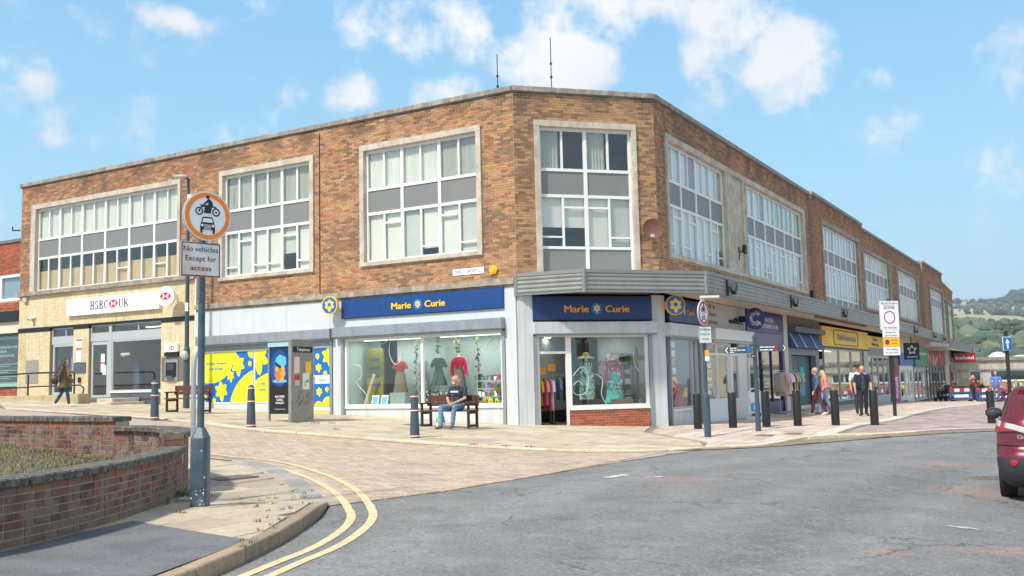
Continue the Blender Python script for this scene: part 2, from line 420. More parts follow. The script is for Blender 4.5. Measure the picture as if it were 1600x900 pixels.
def asphalt():
    m = bpy.data.materials.new('worn_asphalt'); m.use_nodes = True
    t = m.node_tree; b = t.nodes['Principled BSDF']; L = t.links.new
    co = t.nodes.new('ShaderNodeTexCoord').outputs['Object']
    def nz(s, d=5, r=.55, vec=co):
        n = t.nodes.new('ShaderNodeTexNoise'); n.inputs['Scale'].default_value = s; n.inputs['Detail'].default_value = d; n.inputs['Roughness'].default_value = r
        L(vec, n.inputs['Vector']); return n.outputs['Fac']
    def ramp(v, a, b_, lo=0, hi=1):
        n = t.nodes.new('ShaderNodeMapRange'); n.inputs['From Min'].default_value = a; n.inputs['From Max'].default_value = b_
        n.inputs['To Min'].default_value = lo; n.inputs['To Max'].default_value = hi; L(v, n.inputs['Value']); return n.outputs[0]
    def mixc(f, A, B):
        n = t.nodes.new('ShaderNodeMix'); n.data_type = 'RGBA'; L(f, n.inputs['Factor'])
        for s, x in (('A', A), ('B', B)):
            if isinstance(x, tuple): n.inputs[s].default_value = (*x, 1)
            else: L(x, n.inputs[s])
        return n.outputs['Result']
    def mul(a, k):
        n = t.nodes.new('ShaderNodeMath'); n.operation = 'MULTIPLY'; L(a, n.inputs[0])
        if isinstance(k, (int, float)): n.inputs[1].default_value = k
        else: L(k, n.inputs[1])
        return n.outputs[0]
    base = mixc(ramp(nz(1.1, 4), .35, .65), ASPH_A, ASPH_B)
    # polished wheel tracks sweeping round the bend, and the rougher dark strips between them
    def band(cx, cy, rad, w, soft):
        sb = t.nodes.new('ShaderNodeVectorMath'); sb.operation = 'DISTANCE'; sb.inputs[1].default_value = (cx, cy, 0); mpz = t.nodes.new('ShaderNodeMapping'); mpz.inputs['Scale'].default_value = (1, 1, 0); L(co, mpz.inputs[0]); L(mpz.outputs[0], sb.inputs[0])
        n2 = t.nodes.new('ShaderNodeMath'); n2.operation = 'MULTIPLY_ADD'; n2.inputs[1].default_value = .7; n2.inputs[2].default_value = -rad - .35; L(nz(.6, 5, .65), n2.inputs[0])
        ad_ = t.nodes.new('ShaderNodeMath'); ad_.operation = 'ADD'; L(sb.outputs['Value'], ad_.inputs[0]); L(n2.outputs[0], ad_.inputs[1])
        ab = t.nodes.new('ShaderNodeMath'); ab.operation = 'ABSOLUTE'; L(ad_.outputs[0], ab.inputs[0]); return ramp(ab.outputs[0], w + soft, w)
    br = ramp(nz(5, 5, .7), .36, .6)
    for cx, cy, rad, w, s_, c_, k_ in ((44.47, -12.81, 48.3, .22, .35, (.335, .34, .345), .62), (44.47, -12.81, 46.9, .16, .3, (.31, .315, .32), .42), (26.4, .34, 28.9, .22, .4, (.33, .335, .34), .45), (71.5, -30.26, 79.9, .45, .6, (.10, .10, .10), .55), (44.47, -12.81, 44.6, .8, 1.0, (.115, .115, .117), .5), (30, -3, 37.5, .6, .8, (.125, .127, .13), .35)):
        base = mixc(mul(mul(band(cx, cy, rad, w, s_), br), k_), base, c_)
    base = mixc(ramp(nz(.9, 5, .7), .5, .66, 0, .42), base, (.115, .117, .12))
    base = mixc(ramp(nz(2.2, 5, .72), .56, .7, 0, .4), base, (.30, .305, .31))
    # reddish worn patches where the old surface shows
    redn = ramp(nz(16, 5, .75), .40, .60)
    for cx, cy, rx, ry in ((2.4, 15.1, .9, .5), (6.7, 14.3, .75, 1.0), (7.9, 18.2, .9, .7), (4.6, 9.2, .8, .35), (3.3, 9.0, .3, .3), (7.6, 11.2, .6, .5)):
        mp_ = t.nodes.new('ShaderNodeMapping'); mp_.vector_type = 'POINT'; mp_.inputs['Location'].default_value = (-cx / rx, -cy / ry, 0); mp_.inputs['Scale'].default_value = (1 / rx, 1 / ry, 0); L(co, mp_.inputs[0])
        ln = t.nodes.new('ShaderNodeVectorMath'); ln.operation = 'LENGTH'; L(mp_.outputs[0], ln.inputs[0])
        base = mixc(mul(mul(ramp(ln.outputs['Value'], 1.1, .3), redn), .8), base, (.42, .25, .20))
    # stone chips
    base = mixc(ramp(nz(26, 6, .85), .555, .64, 0, .9), base, (.52, .515, .50))
    base = mixc(ramp(nz(21, 6, .85), .45, .37, 0, .9), base, (.035, .035, .036))
    # fine cracks
    v = t.nodes.new('ShaderNodeTexVoronoi'); v.feature = 'DISTANCE_TO_EDGE'; v.inputs['Scale'].default_value = .55
    ad = t.nodes.new('ShaderNodeVectorMath'); ad.operation = 'ADD'
    nn = t.nodes.new('ShaderNodeTexNoise'); nn.inputs['Scale'].default_value = 2.5; nn.inputs['Detail'].default_value = 6; L(co, nn.inputs['Vector'])
    sc = t.nodes.new('ShaderNodeVectorMath'); sc.operation = 'SCALE'; sc.inputs['Scale'].default_value = .8; L(nn.outputs['Color'], sc.inputs[0])
    L(co, ad.inputs[0]); L(sc.outputs[0], ad.inputs[1]); L(ad.outputs[0], v.inputs['Vector'])
    crack = mul(ramp(v.outputs['Distance'], .012, .004), ramp(nz(.35, 2), .50, .56))
    base = mixc(mul(crack, .55), base, (.035, .036, .04))
    L(base, b.inputs['Base Color'])
    b.inputs['Roughness'].default_value = .78
    bp = t.nodes.new('ShaderNodeBump'); bp.inputs['Strength'].default_value = .55; bp.inputs['Distance'].default_value = .012
    L(nz(70, 4, .7), bp.inputs['Height']); L(bp.outputs[0], b.inputs['Normal'])
    return m
ASPH_A, ASPH_B = (.185, .180, .172), (.235, .228, .218)
M_asph = asphalt()
M_asph2 = mat('smooth_footway_asphalt', (.17, .172, .175), .85, ns=40, na=.35, bump=.4, bs=90, col2=(.13, .132, .136), ns2=2)
M_flag = mat('flagstone', attr='pcol', rough=.85, ns=14, na=.16, bump=.25, bs=60, stain=(.42, 1.1, 1.1))
M_paver = mat('paving_brick', attr='pcol', rough=.85, ns=25, na=.14, bump=.2, bs=80, stain=(.3, .8, .8))
M_joint = mat('joint_sand', (.24, .20, .15), .95, ns=30, na=.25)
M_jointp = mat('paver_joint', (.42, .35, .30), .95, ns=30, na=.25)
M_kerb = mat('kerbstone', attr='pcol', rough=.85, ns=14, na=.2, bump=.35, bs=50)
M_soil = mat('soil', (.12, .09, .06), .95, ns=12, na=.4, bump=.6, bs=30)
M_base = mat('distant_ground', (.22, .21, .18), .95, ns=.2, na=.2)
M_grass = mat('grass_blades', attr='pcol', rough=.6)
M_yel = mat('yellow_road_paint', (.78, .60, .32), .7, ns=26, na=.22, bump=.15, bs=60, col2=(.60, .48, .31), ns2=11)
M_wline = mat('white_road_paint', (.62, .62, .6), .7, ns=20, na=.25, col2=(.3, .3, .3), ns2=7)

asph_poly = [(-2.39, 8.0), (-2.23, 9.4), (-2.2, 11.05), (-2.28, 12.1), (-1.81, 12.55), (-.94, 13.5), (.54, 15.65), (1.79, 17.9), (3.09, 20.35), (4.07, 21.3),
             (5.66, 22.1), (6.46, 22.9), (7.38, 23.45), (8.79, 23.95), (10.43, 24.9), (12.53, 26.05), (20, 29.2), (45, 36), (60, 30), (60, -28), (-12, -28), (-7, -8), (-4, 2), (-2.75, 6)]
road = sheet('road', asph_poly, 0.0, M_asph, 1.0)
gl = sorted(set([-3000, -1500, -700, -300, -150] + list(np.arange(-100, 141, 5.0)) + [180, 240, 300, 420, 600, 900, 1400, 2200, 3200]))
sheet('ground', [(-3000, -600), (3400, -600), (3400, 3400), (-3000, 3400)], lambda x, y: -.06 - (0 if y < 115 else min(22, (y - 115) * .07)), M_base, lines=gl)

near_curve = [(-5.91, 18.0), (-5.14, 17.75), (-4.2, 16.75), (-3.37, 15.2), (-2.74, 13.55), (-2.33, 12.2)]      # outer edge of the kerb setts round the corner
kerb_near = [(-2.33, 12.2), (-2.24, 11.05), (-2.27, 9.4), (-2.43, 8.0), (-2.8, 6), (-4.05, 2), (-7.05, -8)]
far_kerb = [(-25, 36.2), (-16, 30.9), (-10.74, 27.25), (-7.86, 24.9), (-6.17, 23.4), (-3.87, 22.45), (-2.18, 21.6), (-.62, 20.85), (.71, 20.3), (2.02, 20.2), (3.12, 20.5), (4.07, 21.3),
            (5.66, 22.1), (6.46, 22.9), (7.38, 23.45), (8.79, 23.95), (10.43, 24.9), (12.53, 26.05), (20, 29.2)]

def pieces(root, name, region, ang, w, h, gap, cols, top, single=300, near=(0, 0), stagger=.5, thick=.03, mt=None, amt=.12, box=None, jit=.002, origin=(0, 0), ring_=None):
    """lay slabs or pavers over a region; the nearest ones are parts of their own, the rest one mesh"""
    ca, sa = math.cos(ang), math.sin(ang)
    xs = [(p[0] - origin[0]) * ca + (p[1] - origin[1]) * sa for p in region]; ys = [-(p[0] - origin[0]) * sa + (p[1] - origin[1]) * ca for p in region]
    loc = list(zip(xs, ys)); lst = []
    a = sum(loc[i][0] * loc[(i + 1) % len(loc)][1] - loc[(i + 1) % len(loc)][0] * loc[i][1] for i in range(len(loc)))
    if a < 0: loc = loc[::-1]
    # slice the region row by row first: far fewer edges per piece
    r = math.floor(min(ys) / h)
    while r * h < max(ys):
        y0 = r * h; strip = clip(loc, [(-999, y0 + gap / 2), (999, y0 + gap / 2), (999, y0 + h - gap / 2), (-999, y0 + h - gap / 2)])
        r += 1
        if len(strip) < 3: continue
        lo, hi = min(p[0] for p in strip), max(p[0] for p in strip); off = stagger * w * (r % 2)
        i = math.floor((lo - off) / w)
        while i * w + off < hi:
            x0 = i * w + off + gap / 2; x1 = x0 + w - gap; i += 1
            q = clip(strip, [(x0, y0 + gap / 2 - .001), (x1, y0 + gap / 2 - .001), (x1, y0 + h - gap / 2 + .001), (x0, y0 + h - gap / 2 + .001)])
            if area(q) > w * h * .04:
                lst.append([(origin[0] + x * ca - y * sa, origin[1] + x * sa + y * ca) for x, y in q])
    if box: lst = [q for q in lst if box(q[0][0], q[0][1])]
    lst.sort(key=lambda q: (q[0][0] - near[0]) ** 2 + (q[0][1] - near[1]) ** 2)
    rest = MB()
    for k, q in enumerate(lst):
        dz = random.uniform(-jit, jit); tp = lambda x, y: g(x, y) + (top(x, y) if callable(top) else top) + dz
        n1 = noise.noise(Vector((q[0][0] * .35, q[0][1] * .35, 3))); c0 = cols[int((n1 * .9 + .5 + random.uniform(-.45, .45)) * len(cols)) % len(cols)]
        c = vary(c0, amt)
        if k < single:
            mb = MB().slab(q, lambda x, y: tp(x, y) - thick, tp, 0, c); part(name, mb, mt, root, col=True)
        else: rest.slab(q, lambda x, y: tp(x, y) - thick, tp, 0, c)
    if rest.v: part(name + 's', rest, mt, root, col=True, kind='stuff')
    return len(lst)

# ---- brick-paved Well Croft
street_poly = [(-2.30, 12.1), (-1.81, 12.55), (-.94, 13.5), (.54, 15.65), (1.79, 17.9), (3.09, 20.35), (4.07, 21.3), (3.12, 20.5), (2.02, 20.2), (.71, 20.3), (-.62, 20.85), (-2.18, 21.6), (-3.87, 22.45), (-6.17, 23.4), (-7.86, 24.9), (-10.74, 27.25), (-16, 30.9), (-25, 36.2),
               (-26, 31), (-16, 26), (-9, 20.2), (-5.91, 18.0), (-5.14, 17.75), (-4.2, 16.75), (-3.37, 15.2), (-2.74, 13.55)]
st = sheet('street_paving', street_poly, .004, M_jointp, 1.0)
print('pavers', pieces(st, 'paving_brick', street_poly, R(-24), .21, .105, .007, [srgb(192, 170, 150), srgb(184, 162, 144), srgb(196, 176, 154), srgb(180, 160, 144)], .014, 300, (-2, 12), .5, .012, M_paver, .10,
      box=lambda x, y: (x > -9 and x < 5)))

# ---- near pavement with flagstones, kerb and the asphalt repair
def ntop(x, y):
    t = min(1, max(0, (y - 11.0) / 1.6)); return .10 * (1 - t * t * (3 - 2 * t)) + .022
npoly = near_curve[::1] + kerb_near[1:] + [(-12, -8), (-12, 20), (-9, 20.2)]
npv = sheet('near_pavement', npoly, lambda x, y: ntop(x, y) - .02, M_joint, .5)
inner = [(-5.9, 17.6), (-5.2, 17.1), (-4.25, 16.1), (-3.5, 14.6), (-2.92, 13.2), (-2.53, 12.1), (-2.42, 11.05), (-2.45, 9.4), (-2.6, 8.2), (-2.66, 7.8)]
flag_poly = [(-9, 19.8), (-7.2, 19)] + inner[:-3] + [(-2.43, 10.0), (-2.42, 8.98), (-3.95, 10.2), (-4.6, 8.2), (-9, 9)]
print('flags', pieces(npv, 'flagstone', flag_poly, R(62), .9, .6, .012, [srgb(186, 172, 148), srgb(178, 165, 142), srgb(194, 180, 156), srgb(170, 158, 138)], ntop, 200, (-3, 10), .5, .03, M_flag, .07, jit=.004))
sheet('footway_repair', [(-4.6, 8.2), (-3.95, 10.2), (-2.42, 8.98), (-2.6, 8.0), (-2.95, 6), (-4.2, 2), (-7.2, -7.9), (-11, -7.9), (-11, 5), (-5.6, 6.6)], lambda x, y: ntop(x, y) + .003, M_asph2, .5)
# kerb stones: upstand kerb along the road, dark flush setts round the corner
def along(pts, step):
    out_ = []; seg = [(Vector(pts[i]), Vector(pts[i + 1])) for i in range(len(pts) - 1)]
    tot_ = sum((b - a).length for a, b in seg); n = max(1, round(tot_ / step)); d = [tot_ * i / n for i in range(n + 1)]; acc = 0; k = 0
    for t in d:
        while k < len(seg) - 1 and acc + (seg[k][1] - seg[k][0]).length < t - 1e-9: acc += (seg[k][1] - seg[k][0]).length; k += 1
        a, b = seg[k]; out_.append(a + (b - a) * min(1, (t - acc) / (b - a).length))
    return out_
def smooth(pts, n=6):
    P = [Vector(p) for p in pts]; o_ = []
    for i in range(len(P) - 1):
        a, b, c, d = P[max(0, i - 1)], P[i], P[i + 1], P[min(len(P) - 1, i + 2)]
        for j in range(n):
            t = j / n; o_.append(.5 * ((2 * b) + (c - a) * t + (2 * a - 5 * b + 4 * c - d) * t * t + (3 * b - a - 3 * c + d) * t ** 3))
    return o_ + [P[-1]]
def kerbs(root, name, pts, w, ln, z0, z1, cols, left=True, gap=.018, amt=.12):
    P = along(smooth(pts), ln)
    for i in range(len(P) - 1):
        a, b = P[i], P[i + 1]; d = (b - a).normalized(); n = Vector((-d.y, d.x)) * (w if left else -w)
        a2, b2 = a + d * gap / 2, b - d * gap / 2
        q = [tuple(a2), tuple(b2), tuple(b2 + n), tuple(a2 + n)]
        part(name, MB().slab(q, lambda x, y: g(x, y) + z0, lambda x, y: g(x, y) + (z1(x, y) if callable(z1) else z1), 0, vary(random.choice(cols), amt)), M_kerb, root, col=True, bevel=.012)
kerbs(npv, 'kerb_stone', kerb_near, .15, .9, -.03, lambda x, y: ntop(x, y) + .006, [srgb(168, 150, 122), srgb(150, 134, 110), srgb(158, 140, 116)], left=False)
kerbs(npv, 'kerb_sett', near_curve, .3, .45, -.03, lambda x, y: ntop(x, y) + .003, [srgb(160, 156, 148), srgb(150, 146, 140)], left=False)
# far pavement: beige flags by the corner, pinker small slabs along the parade
P1 = (.1354, 28.0); P2 = (4.4485, 29.1584); UL = (-.8622, .5066); UR = (.5066, .8622)
Lp = lambda u, o=0: (P1[0] + UL[0] * u - .5066 * o, P1[1] + UL[1] * u - .8622 * o)
Rp = lambda u, o=0: (P2[0] + UR[0] * u + .8622 * o, P2[1] + UR[1] * u - .5066 * o)
far_poly = far_kerb[1:] + [(24, 31.5), (30, 45), (35.5, 62), (38, 75), (42, 84), Rp(70, -1.5), Rp(0, -.2), Lp(0, -.2), Lp(25, -.2), (-25, 44)]
fp = sheet('pavement', far_poly, .012, M_joint, 1.0)
ftop = .035
regA = far_kerb[1:12] + [(4.3, 23.0), (3.4, 26.0), (4.0, 28.9), Lp(0, .02), Lp(13.3, .02), Lp(25, .4)]
print('far flags', pieces(fp, 'flagstone', regA, math.atan2(-.5066, .8622), .9, .6, .012, [srgb(196, 182, 156), srgb(190, 175, 150), srgb(200, 188, 166), srgb(184, 170, 148), srgb(192, 180, 160)], ftop, 300, (0, 24), .5, .03, M_flag, .05, jit=.003))
regB = [(4.07, 21.3), (5.66, 22.1), (6.46, 22.9), (7.3, 23.4), (12.4, 32.3), (15.6, 38.0), (19.1, 43.9), (23.5, 50.2), (31, 62), (36, 76), Rp(66, .05), Rp(0, .05), (4.3, 28.9), (3.6, 26), (4.5, 23)]
print('far slabs', pieces(fp, 'paving_slab', regB, math.atan2(.8622, .5066), .6, .4, .012, [srgb(206, 186, 170), srgb(198, 180, 164), srgb(212, 196, 182), srgb(200, 176, 160)], ftop, 300, (6, 24), .5, .03, M_flag, .05, jit=.003))
regC = [(7.75, 23.6), (8.79, 23.95), (10.43, 24.9), (12.53, 26.05), (20, 29.2), (24, 31.5), (30, 45), (35, 62), (37, 75), (36.3, 76), (31.3, 62), (23.8, 50.0), (19.4, 43.7), (15.9, 37.8), (12.7, 32.0)]
print('zone bricks', pieces(fp, 'paving_brick', regC, R(10), .45, .22, .012, [srgb(176, 156, 150), srgb(164, 146, 142), srgb(186, 168, 160), srgb(158, 140, 136)], ftop, 120, (9, 25), .5, .03, M_paver, .08, jit=.002))
kerbs(fp, 'edging_stone', [(7.35, 23.42), (12.55, 32.15), (15.75, 37.9), (19.25, 43.8), (23.65, 50.1), (31.1, 62)], .38, .9, 0, ftop + .004, [srgb(206, 200, 188), srgb(198, 192, 180)], left=True, amt=.04)
kerbs(fp, 'kerb_stone', far_kerb[1:], .16, .9, -.03, lambda x, y: .043 + .06 * math.exp(-((x - 7.2) / 1.1) ** 2), [srgb(206, 194, 166), srgb(198, 186, 158), srgb(210, 200, 176)], left=True, amt=.05)
# double yellow lines
def stripe(name, pts, w, off, m, kind='structure', broken=0):
    P = smooth(pts, 8); L_, R_ = [], []; mb = MB()
    for i, p in enumerate(P):
        d = (P[min(i + 1, len(P) - 1)] - P[max(0, i - 1)]).normalized(); n = Vector((-d.y, d.x)) * w / 2
        wob = 1 + .05 * noise.noise(Vector((p.x * 3, p.y * 3, 1)))
        L_.append(p + n * wob); R_.append(p - n * wob)
    vs = [(q.x, q.y, g(q.x, q.y) + (.006 if q.y < 11.9 else off)) for q in L_] + [(q.x, q.y, g(q.x, q.y) + (.006 if q.y < 11.9 else off)) for q in R_]; n = len(P)
    mb.add(vs, [(i, n + i, n + i + 1, i + 1) for i in range(n - 1)])
    return solo(name, mb, m, kind=kind)
stripe('yellow_line', [(-9.6, 21.2), (-7.2, 19.3), (-5.35, 17.95), (-4.1, 17.1), (-3.0, 15.4), (-2.28, 13.75), (-1.83, 12.2), (-1.63, 11.2), (-1.6, 10.25), (-1.68, 9.3), (-1.86, 8.5), (-2.05, 7.6), (-2.6, 5.4), (-3.8, 1.5)], .10, .0225, M_yel)
stripe('yellow_line', [(-9.75, 20.9), (-7.35, 19.0), (-5.5, 17.6), (-4.35, 16.75), (-3.25, 15.1), (-2.53, 13.5), (-2.06, 12.0), (-1.86, 11.1), (-1.82, 10.2), (-1.9, 9.25), (-2.08, 8.45), (-2.27, 7.6), (-2.8, 5.4), (-4.0, 1.5)], .10, .0225, M_yel)
stripe('yellow_line', [(-7.6, 24.35), (-6.1, 23.1), (-3.8, 22.15), (-2.1, 21.3), (-.6, 20.6), (.7, 20.05), (1.9, 19.95), (2.95, 20.2)], .075, .0225, M_yel)
def patch(name, pts, off, m): 
    mb = MB(); mb.add([(x, y, g(x, y) + off) for x, y in pts], [tuple(range(len(pts)))]); return solo(name, mb, m, kind='structure')
patch('road_marking', [(1.28, 15.1), (1.42, 15.05), (1.78, 15.5), (1.66, 15.6)], .005, M_wline)
patch('road_marking', [(1.95, 15.12), (2.05, 15.1), (2.35, 15.32), (2.3, 15.36)], .005, M_wline)
patch('road_marking', [(4.62, 10.78), (4.74, 10.58), (4.9, 10.5), (4.86, 10.68)], .005, M_wline)
# ironwork
M_iron = mat('cast_iron_cover', (.24, .20, .185), .7, .3, ns=30, na=.3, bump=.3)
def cover(name, label, cx, cy, w, d, rz, off, slots=0, fr=True):
    T = TR(cx, cy, g(cx, cy) + off, rz); mb = MB()
    t = thing(name, label, 'drain' if slots else 'manhole cover', T=T)
    f = MB()
    for a in (-1, 1):
        f.box(-w / 2, w / 2, a * d / 2 - .02, a * d / 2 + .02, -.02, .006, T); f.box(a * w / 2 - .02, a * w / 2 + .02, -d / 2, d / 2, -.02, .0045, T)
    part('cover_frame', f, M_iron, t)
    mb.box(-w / 2 + .03, w / 2 - .03, -d / 2 + .03, d / 2 - .03, -.02, -.002 if slots else .003, T)
    if slots:
        for i in range(slots):
            x = -w / 2 + .05 + (w - .1) * i / (slots - 1)
            v = [(x - .018 - .03, d / 2 - .03), (x + .018 - .03, d / 2 - .03), (x + .018 + .03, -d / 2 + .03), (x - .018 + .03, -d / 2 + .03)]
            mb.add([(a, -b, .007) for a, b in v] + [(a, -b, -.01) for a, b in v], [(0, 1, 2, 3), (0, 4, 5, 1), (2, 6, 7, 3)], T)
    else:
        for i in range(9):
            for j in range(5):
                x = -w / 2 + .08 + (w - .16) * i / 8; y = -d / 2 + .08 + (d - .16) * j / 4; mb.box(x - .02, x + .02, y - .008, y + .008, .003, .006, T)
    part('grating' if slots else 'cover_plate', mb, M_iron, t)
cover('drain_grate', 'iron gully grating set in the road beside the red car', 7.45, 16.1, .9, .42, R(-8), .004, 12)
cover('manhole_cover', 'reddish brown iron cover in the flags behind the near sign pole', -4.28, 14.8, .62, .5, R(50), .03)
cover('manhole_cover', 'long dark cover in the pavement before the posters and telephone box', -2.9, 26.6, .95, .4, R(-30), .04)
cover('manhole_cover', 'small iron cover in the pavement at the foot of the finger post', 6.2, 24.4, .5, .35, R(60), .04)
cover('manhole_cover', 'iron cover in the kerbside slabs right of the finger post', 6.95, 24.55, .5, .35, R(60), .04)

def tufts(name, spots, label, hgt=.045):
    mb = MB()
    for x, y, off, r, n in spots:
        for i in range(n):
            a = random.uniform(0, 6.28); rr = r * math.sqrt(random.random()); px, py = x + rr * math.cos(a), y + rr * math.sin(a) * .6; h = hgt * random.uniform(.4, 1.2)
            b = random.uniform(0, 6.28); dx, dy = math.cos(b), math.sin(b); z = g(px, py) + off
            mb.add([(px - dy * .006, py + dx * .006, z), (px + dy * .006, py - dx * .006, z), (px + dx * h * .6, py + dy * h * .6, z + h)], [(0, 1, 2)], c=vary((.17, .20, .06), .4))
    return solo(name, mb, M_grass, label, None, kind='stuff', col=True)
weeds = []
for x, y in ((-2.55, 12.0), (-2.8, 12.6), (-2.62, 11.1), (-2.5, 10.2), (-2.42, 9.6), (-3.1, 11.6), (-3.2, 12.6), (-2.9, 13.3), (-3.6, 10.6), (-2.35, 8.9), (-2.3, 8.6), (-3.0, 12.1)):
    for k in range(3): weeds.append((x + random.uniform(-.15, .15), y + random.uniform(-.25, .25), ntop(x, y), .04, 9))
for x, y in ((-4.4, 24.1), (-.9, 21.05), (-.2, 20.9), (-5.75, 26.0), (-5.3, 26.05), (-4.9, 26.2), (.3, 20.75), (-4.0, 12.7)): weeds.append((x, y, .04, .12, 40))
tufts('weeds', weeds, 'tufts of weed growing in the pavement joints and kerbs')
tufts('dry_grass', [(-4.12, 12.3, .1, .22, 260), (-4.2, 11.7, .1, .1, 90)], 'dry straw coloured weeds at the foot of the planter wall', .09)['kind'] = 'stuff'
# ================================================================== curved brick planter
M_pbrick = mat('planter_brick', attr='pcol', rough=.75, ns=22, na=.22, bump=.5, bs=60, col2=(.21, .15, .12), ns2=4.5)
M_mortar = mat('mortar', (.40, .34, .26), .95, ns=18, na=.25, bump=.4, bs=60)
M_cop = mat('dark_stone_coping', (.085, .08, .073), .9, ns=45, na=.6, bump=.9, bs=55, col2=(.17, .155, .125), ns2=9)
pw = thing('planter_wall', 'curved low brick planter wall with dark rough coping in the left foreground', 'wall', (-4.3, 12, g(-4.3, 12)))
PB = [srgb(116, 76, 62), srgb(104, 70, 60), srgb(90, 64, 58), srgb(128, 84, 68), srgb(104, 76, 66), srgb(82, 60, 58), srgb(128, 80, 66), srgb(126, 100, 84)]
_cnt = [0]
def curved(pts, th, zb, zt, zcop, left, limit, name='wall_core', over=.05, ct=.075, bandcol=None, copseg=.62):
    """a wall whose outer face follows pts; bricks proud of a mortar core on both faces, with coping stones on top"""
    P = smooth(pts, 8); core = MB(); n = len(P)
    nor = []
    for i in range(n):
        d = (P[min(i + 1, n - 1)] - P[max(0, i - 1)]).normalized(); nor.append(Vector((-d.y, d.x)) * (1 if left else -1))
    A = [(p + q * .008) for p, q in zip(P, nor)]; B = [(p + q * (th - .008)) for p, q in zip(P, nor)]
    for i in range(n - 1):
        q = [tuple(A[i]), tuple(A[i + 1]), tuple(B[i + 1]), tuple(B[i])]; core.slab(q, lambda x, y: g(x, y) + zb, zt, 0)
    for i, s in ((0, 1), (n - 1, -1)):
        pass
    wc = part(name, core, M_mortar, pw)
    rest = MB()
    for face in (0, 1):
        Q = P if face == 0 else [p + q * th for p, q in zip(P, nor)]
        nsteps = None
        L = [0]
        for i in range(len(Q) - 1): L.append(L[-1] + (Q[i + 1] - Q[i]).length)
        def at(s):
            s = min(max(s, 0), L[-1])
            for i in range(len(L) - 1):
                if L[i + 1] >= s: return Q[i] + (Q[i + 1] - Q[i]) * ((s - L[i]) / max(1e-9, L[i + 1] - L[i]))
            return Q[-1]
        course = 0; z = zt
        while z > min(g(p.x, p.y) for p in P) + zb + .0:
            z0 = z - .075; s = 0 if course % 2 == 0 else -.11; k = 0; top = course == 0
            while s < L[-1]:
                ln = (.225 if (random.random() < .62) else .112) if not top else .225
                a, b = max(0, s + .0085), min(L[-1], s + ln - .0085); s += ln
                if b - a < .03: continue
                p, q = at(a), at(b); m_ = (p + q) / 2
                if z0 + .03 < g(m_.x, m_.y) + zb: continue
                d = (q - p).normalized(); nn = Vector((-d.y, d.x)) * (1 if left else -1) * (1 if face == 0 else -1)
                pr = random.uniform(-.002, .003)
                o1 = nn * -pr; o2 = nn * .05
                if bandcol and top: c = vary(bandcol, .12)
                elif top: c = vary(random.choice([srgb(150, 88, 70), srgb(132, 80, 66), srgb(120, 84, 74)]), .15)
                else:
                    c = vary(random.choice(PB), .18)
                    if z0 < g(m_.x, m_.y) + zb + .18: c = tuple(x * .6 + y * .4 for x, y in zip(c, srgb(128, 116, 84)))
                quad = [tuple(p + o1), tuple(q + o1), tuple(q + o2), tuple(p + o2)]
                tgt = MB() if _cnt[0] < limit and face == 0 else rest
                tgt.slab(quad, z0 + .0065, z - .0065, 0, c)
                if tgt is not rest: part('brick', tgt, M_pbrick, wc, col=True); _cnt[0] += 1
            z -= .075; course += 1
    if rest.v: part('bricks', rest, M_pbrick, wc, col=True, kind='stuff')
    cp = [p + q * -over for p, q in zip(P, nor)]; S = along([tuple(p) for p in cp], copseg); S2 = along([tuple(p + q * (th + over)) for p, q in zip(P, nor)], copseg)
    if len(S2) != len(S):
        k = len(S) - 1; S2 = along([tuple(p + q * (th + over)) for p, q in zip(P, nor)], sum(((P[i+1]+nor[i+1]*(th+over)) - (P[i]+nor[i]*(th+over))).length for i in range(n-1)) / k)
    m2 = min(len(S), len(S2))
    for i in range(m2 - 1):
        mb = MB(); K = 4
        g0, g1 = .006, .006
        for k in range(K):
            t0, t1 = k / K, (k + 1) / K
            if k == 0: t0 = .012
            if k == K - 1: t1 = .988
            a, b, c, d = S[i].lerp(S[i + 1], t0), S[i].lerp(S[i + 1], t1), S2[i].lerp(S2[i + 1], t1), S2[i].lerp(S2[i + 1], t0)
            zz = zcop + random.uniform(-.003, .003)
            mb.slab([tuple(a), tuple(b), tuple(c), tuple(d)], zt + .002, zz)
            e = (c - b) * .08
        part('coping_stone', mb, M_cop, pw, bevel=.014)
near_outer = [(-6.6, 5.3), (-5.4, 6.5), (-4.75, 7.6), (-4.4, 8.45), (-4.2, 9.3), (-4.11, 10.4), (-4.14, 11.75), (-4.34, 12.85)]
curved(near_outer, .23, .05, .70, .775, True, 300)
curved([(-4.36, 12.95), (-4.52, 13.6), (-4.85, 14.4), (-5.3, 15.05), (-5.85, 15.55), (-6.25, 15.8)], .25, .0, .88, .955, True, 0, over=.06)
curved([(-6.22, 15.85), (-7.4, 16.65), (-9.2, 17.95), (-11, 19.2), (-14, 21.0), (-18, 23)], .25, -.02, 1.02, 1.10, True, 0, bandcol=srgb(176, 92, 60))
for zc in (.735, .81):
    part('brick', MB().slab([(-4.357, 12.93), (-4.60, 12.87), (-4.61, 12.905), (-4.367, 12.965)], zc + .045, zc + .045 + .06, 0, srgb(112, 74, 60)), M_pbrick, pw, col=True)
soil = [(-4.45, 9), (-4.3, 11.5), (-4.6, 13), (-5.3, 14.6), (-6.4, 15.5), (-8, 16.6), (-11, 18.8), (-18, 22.5), (-18, 6), (-6.8, 5.8), (-5, 7.5)]
sheet('soil', soil, lambda x, y: .16 + .04 * noise.noise(Vector((x, y, 0))), M_soil, .5)
mb = MB()
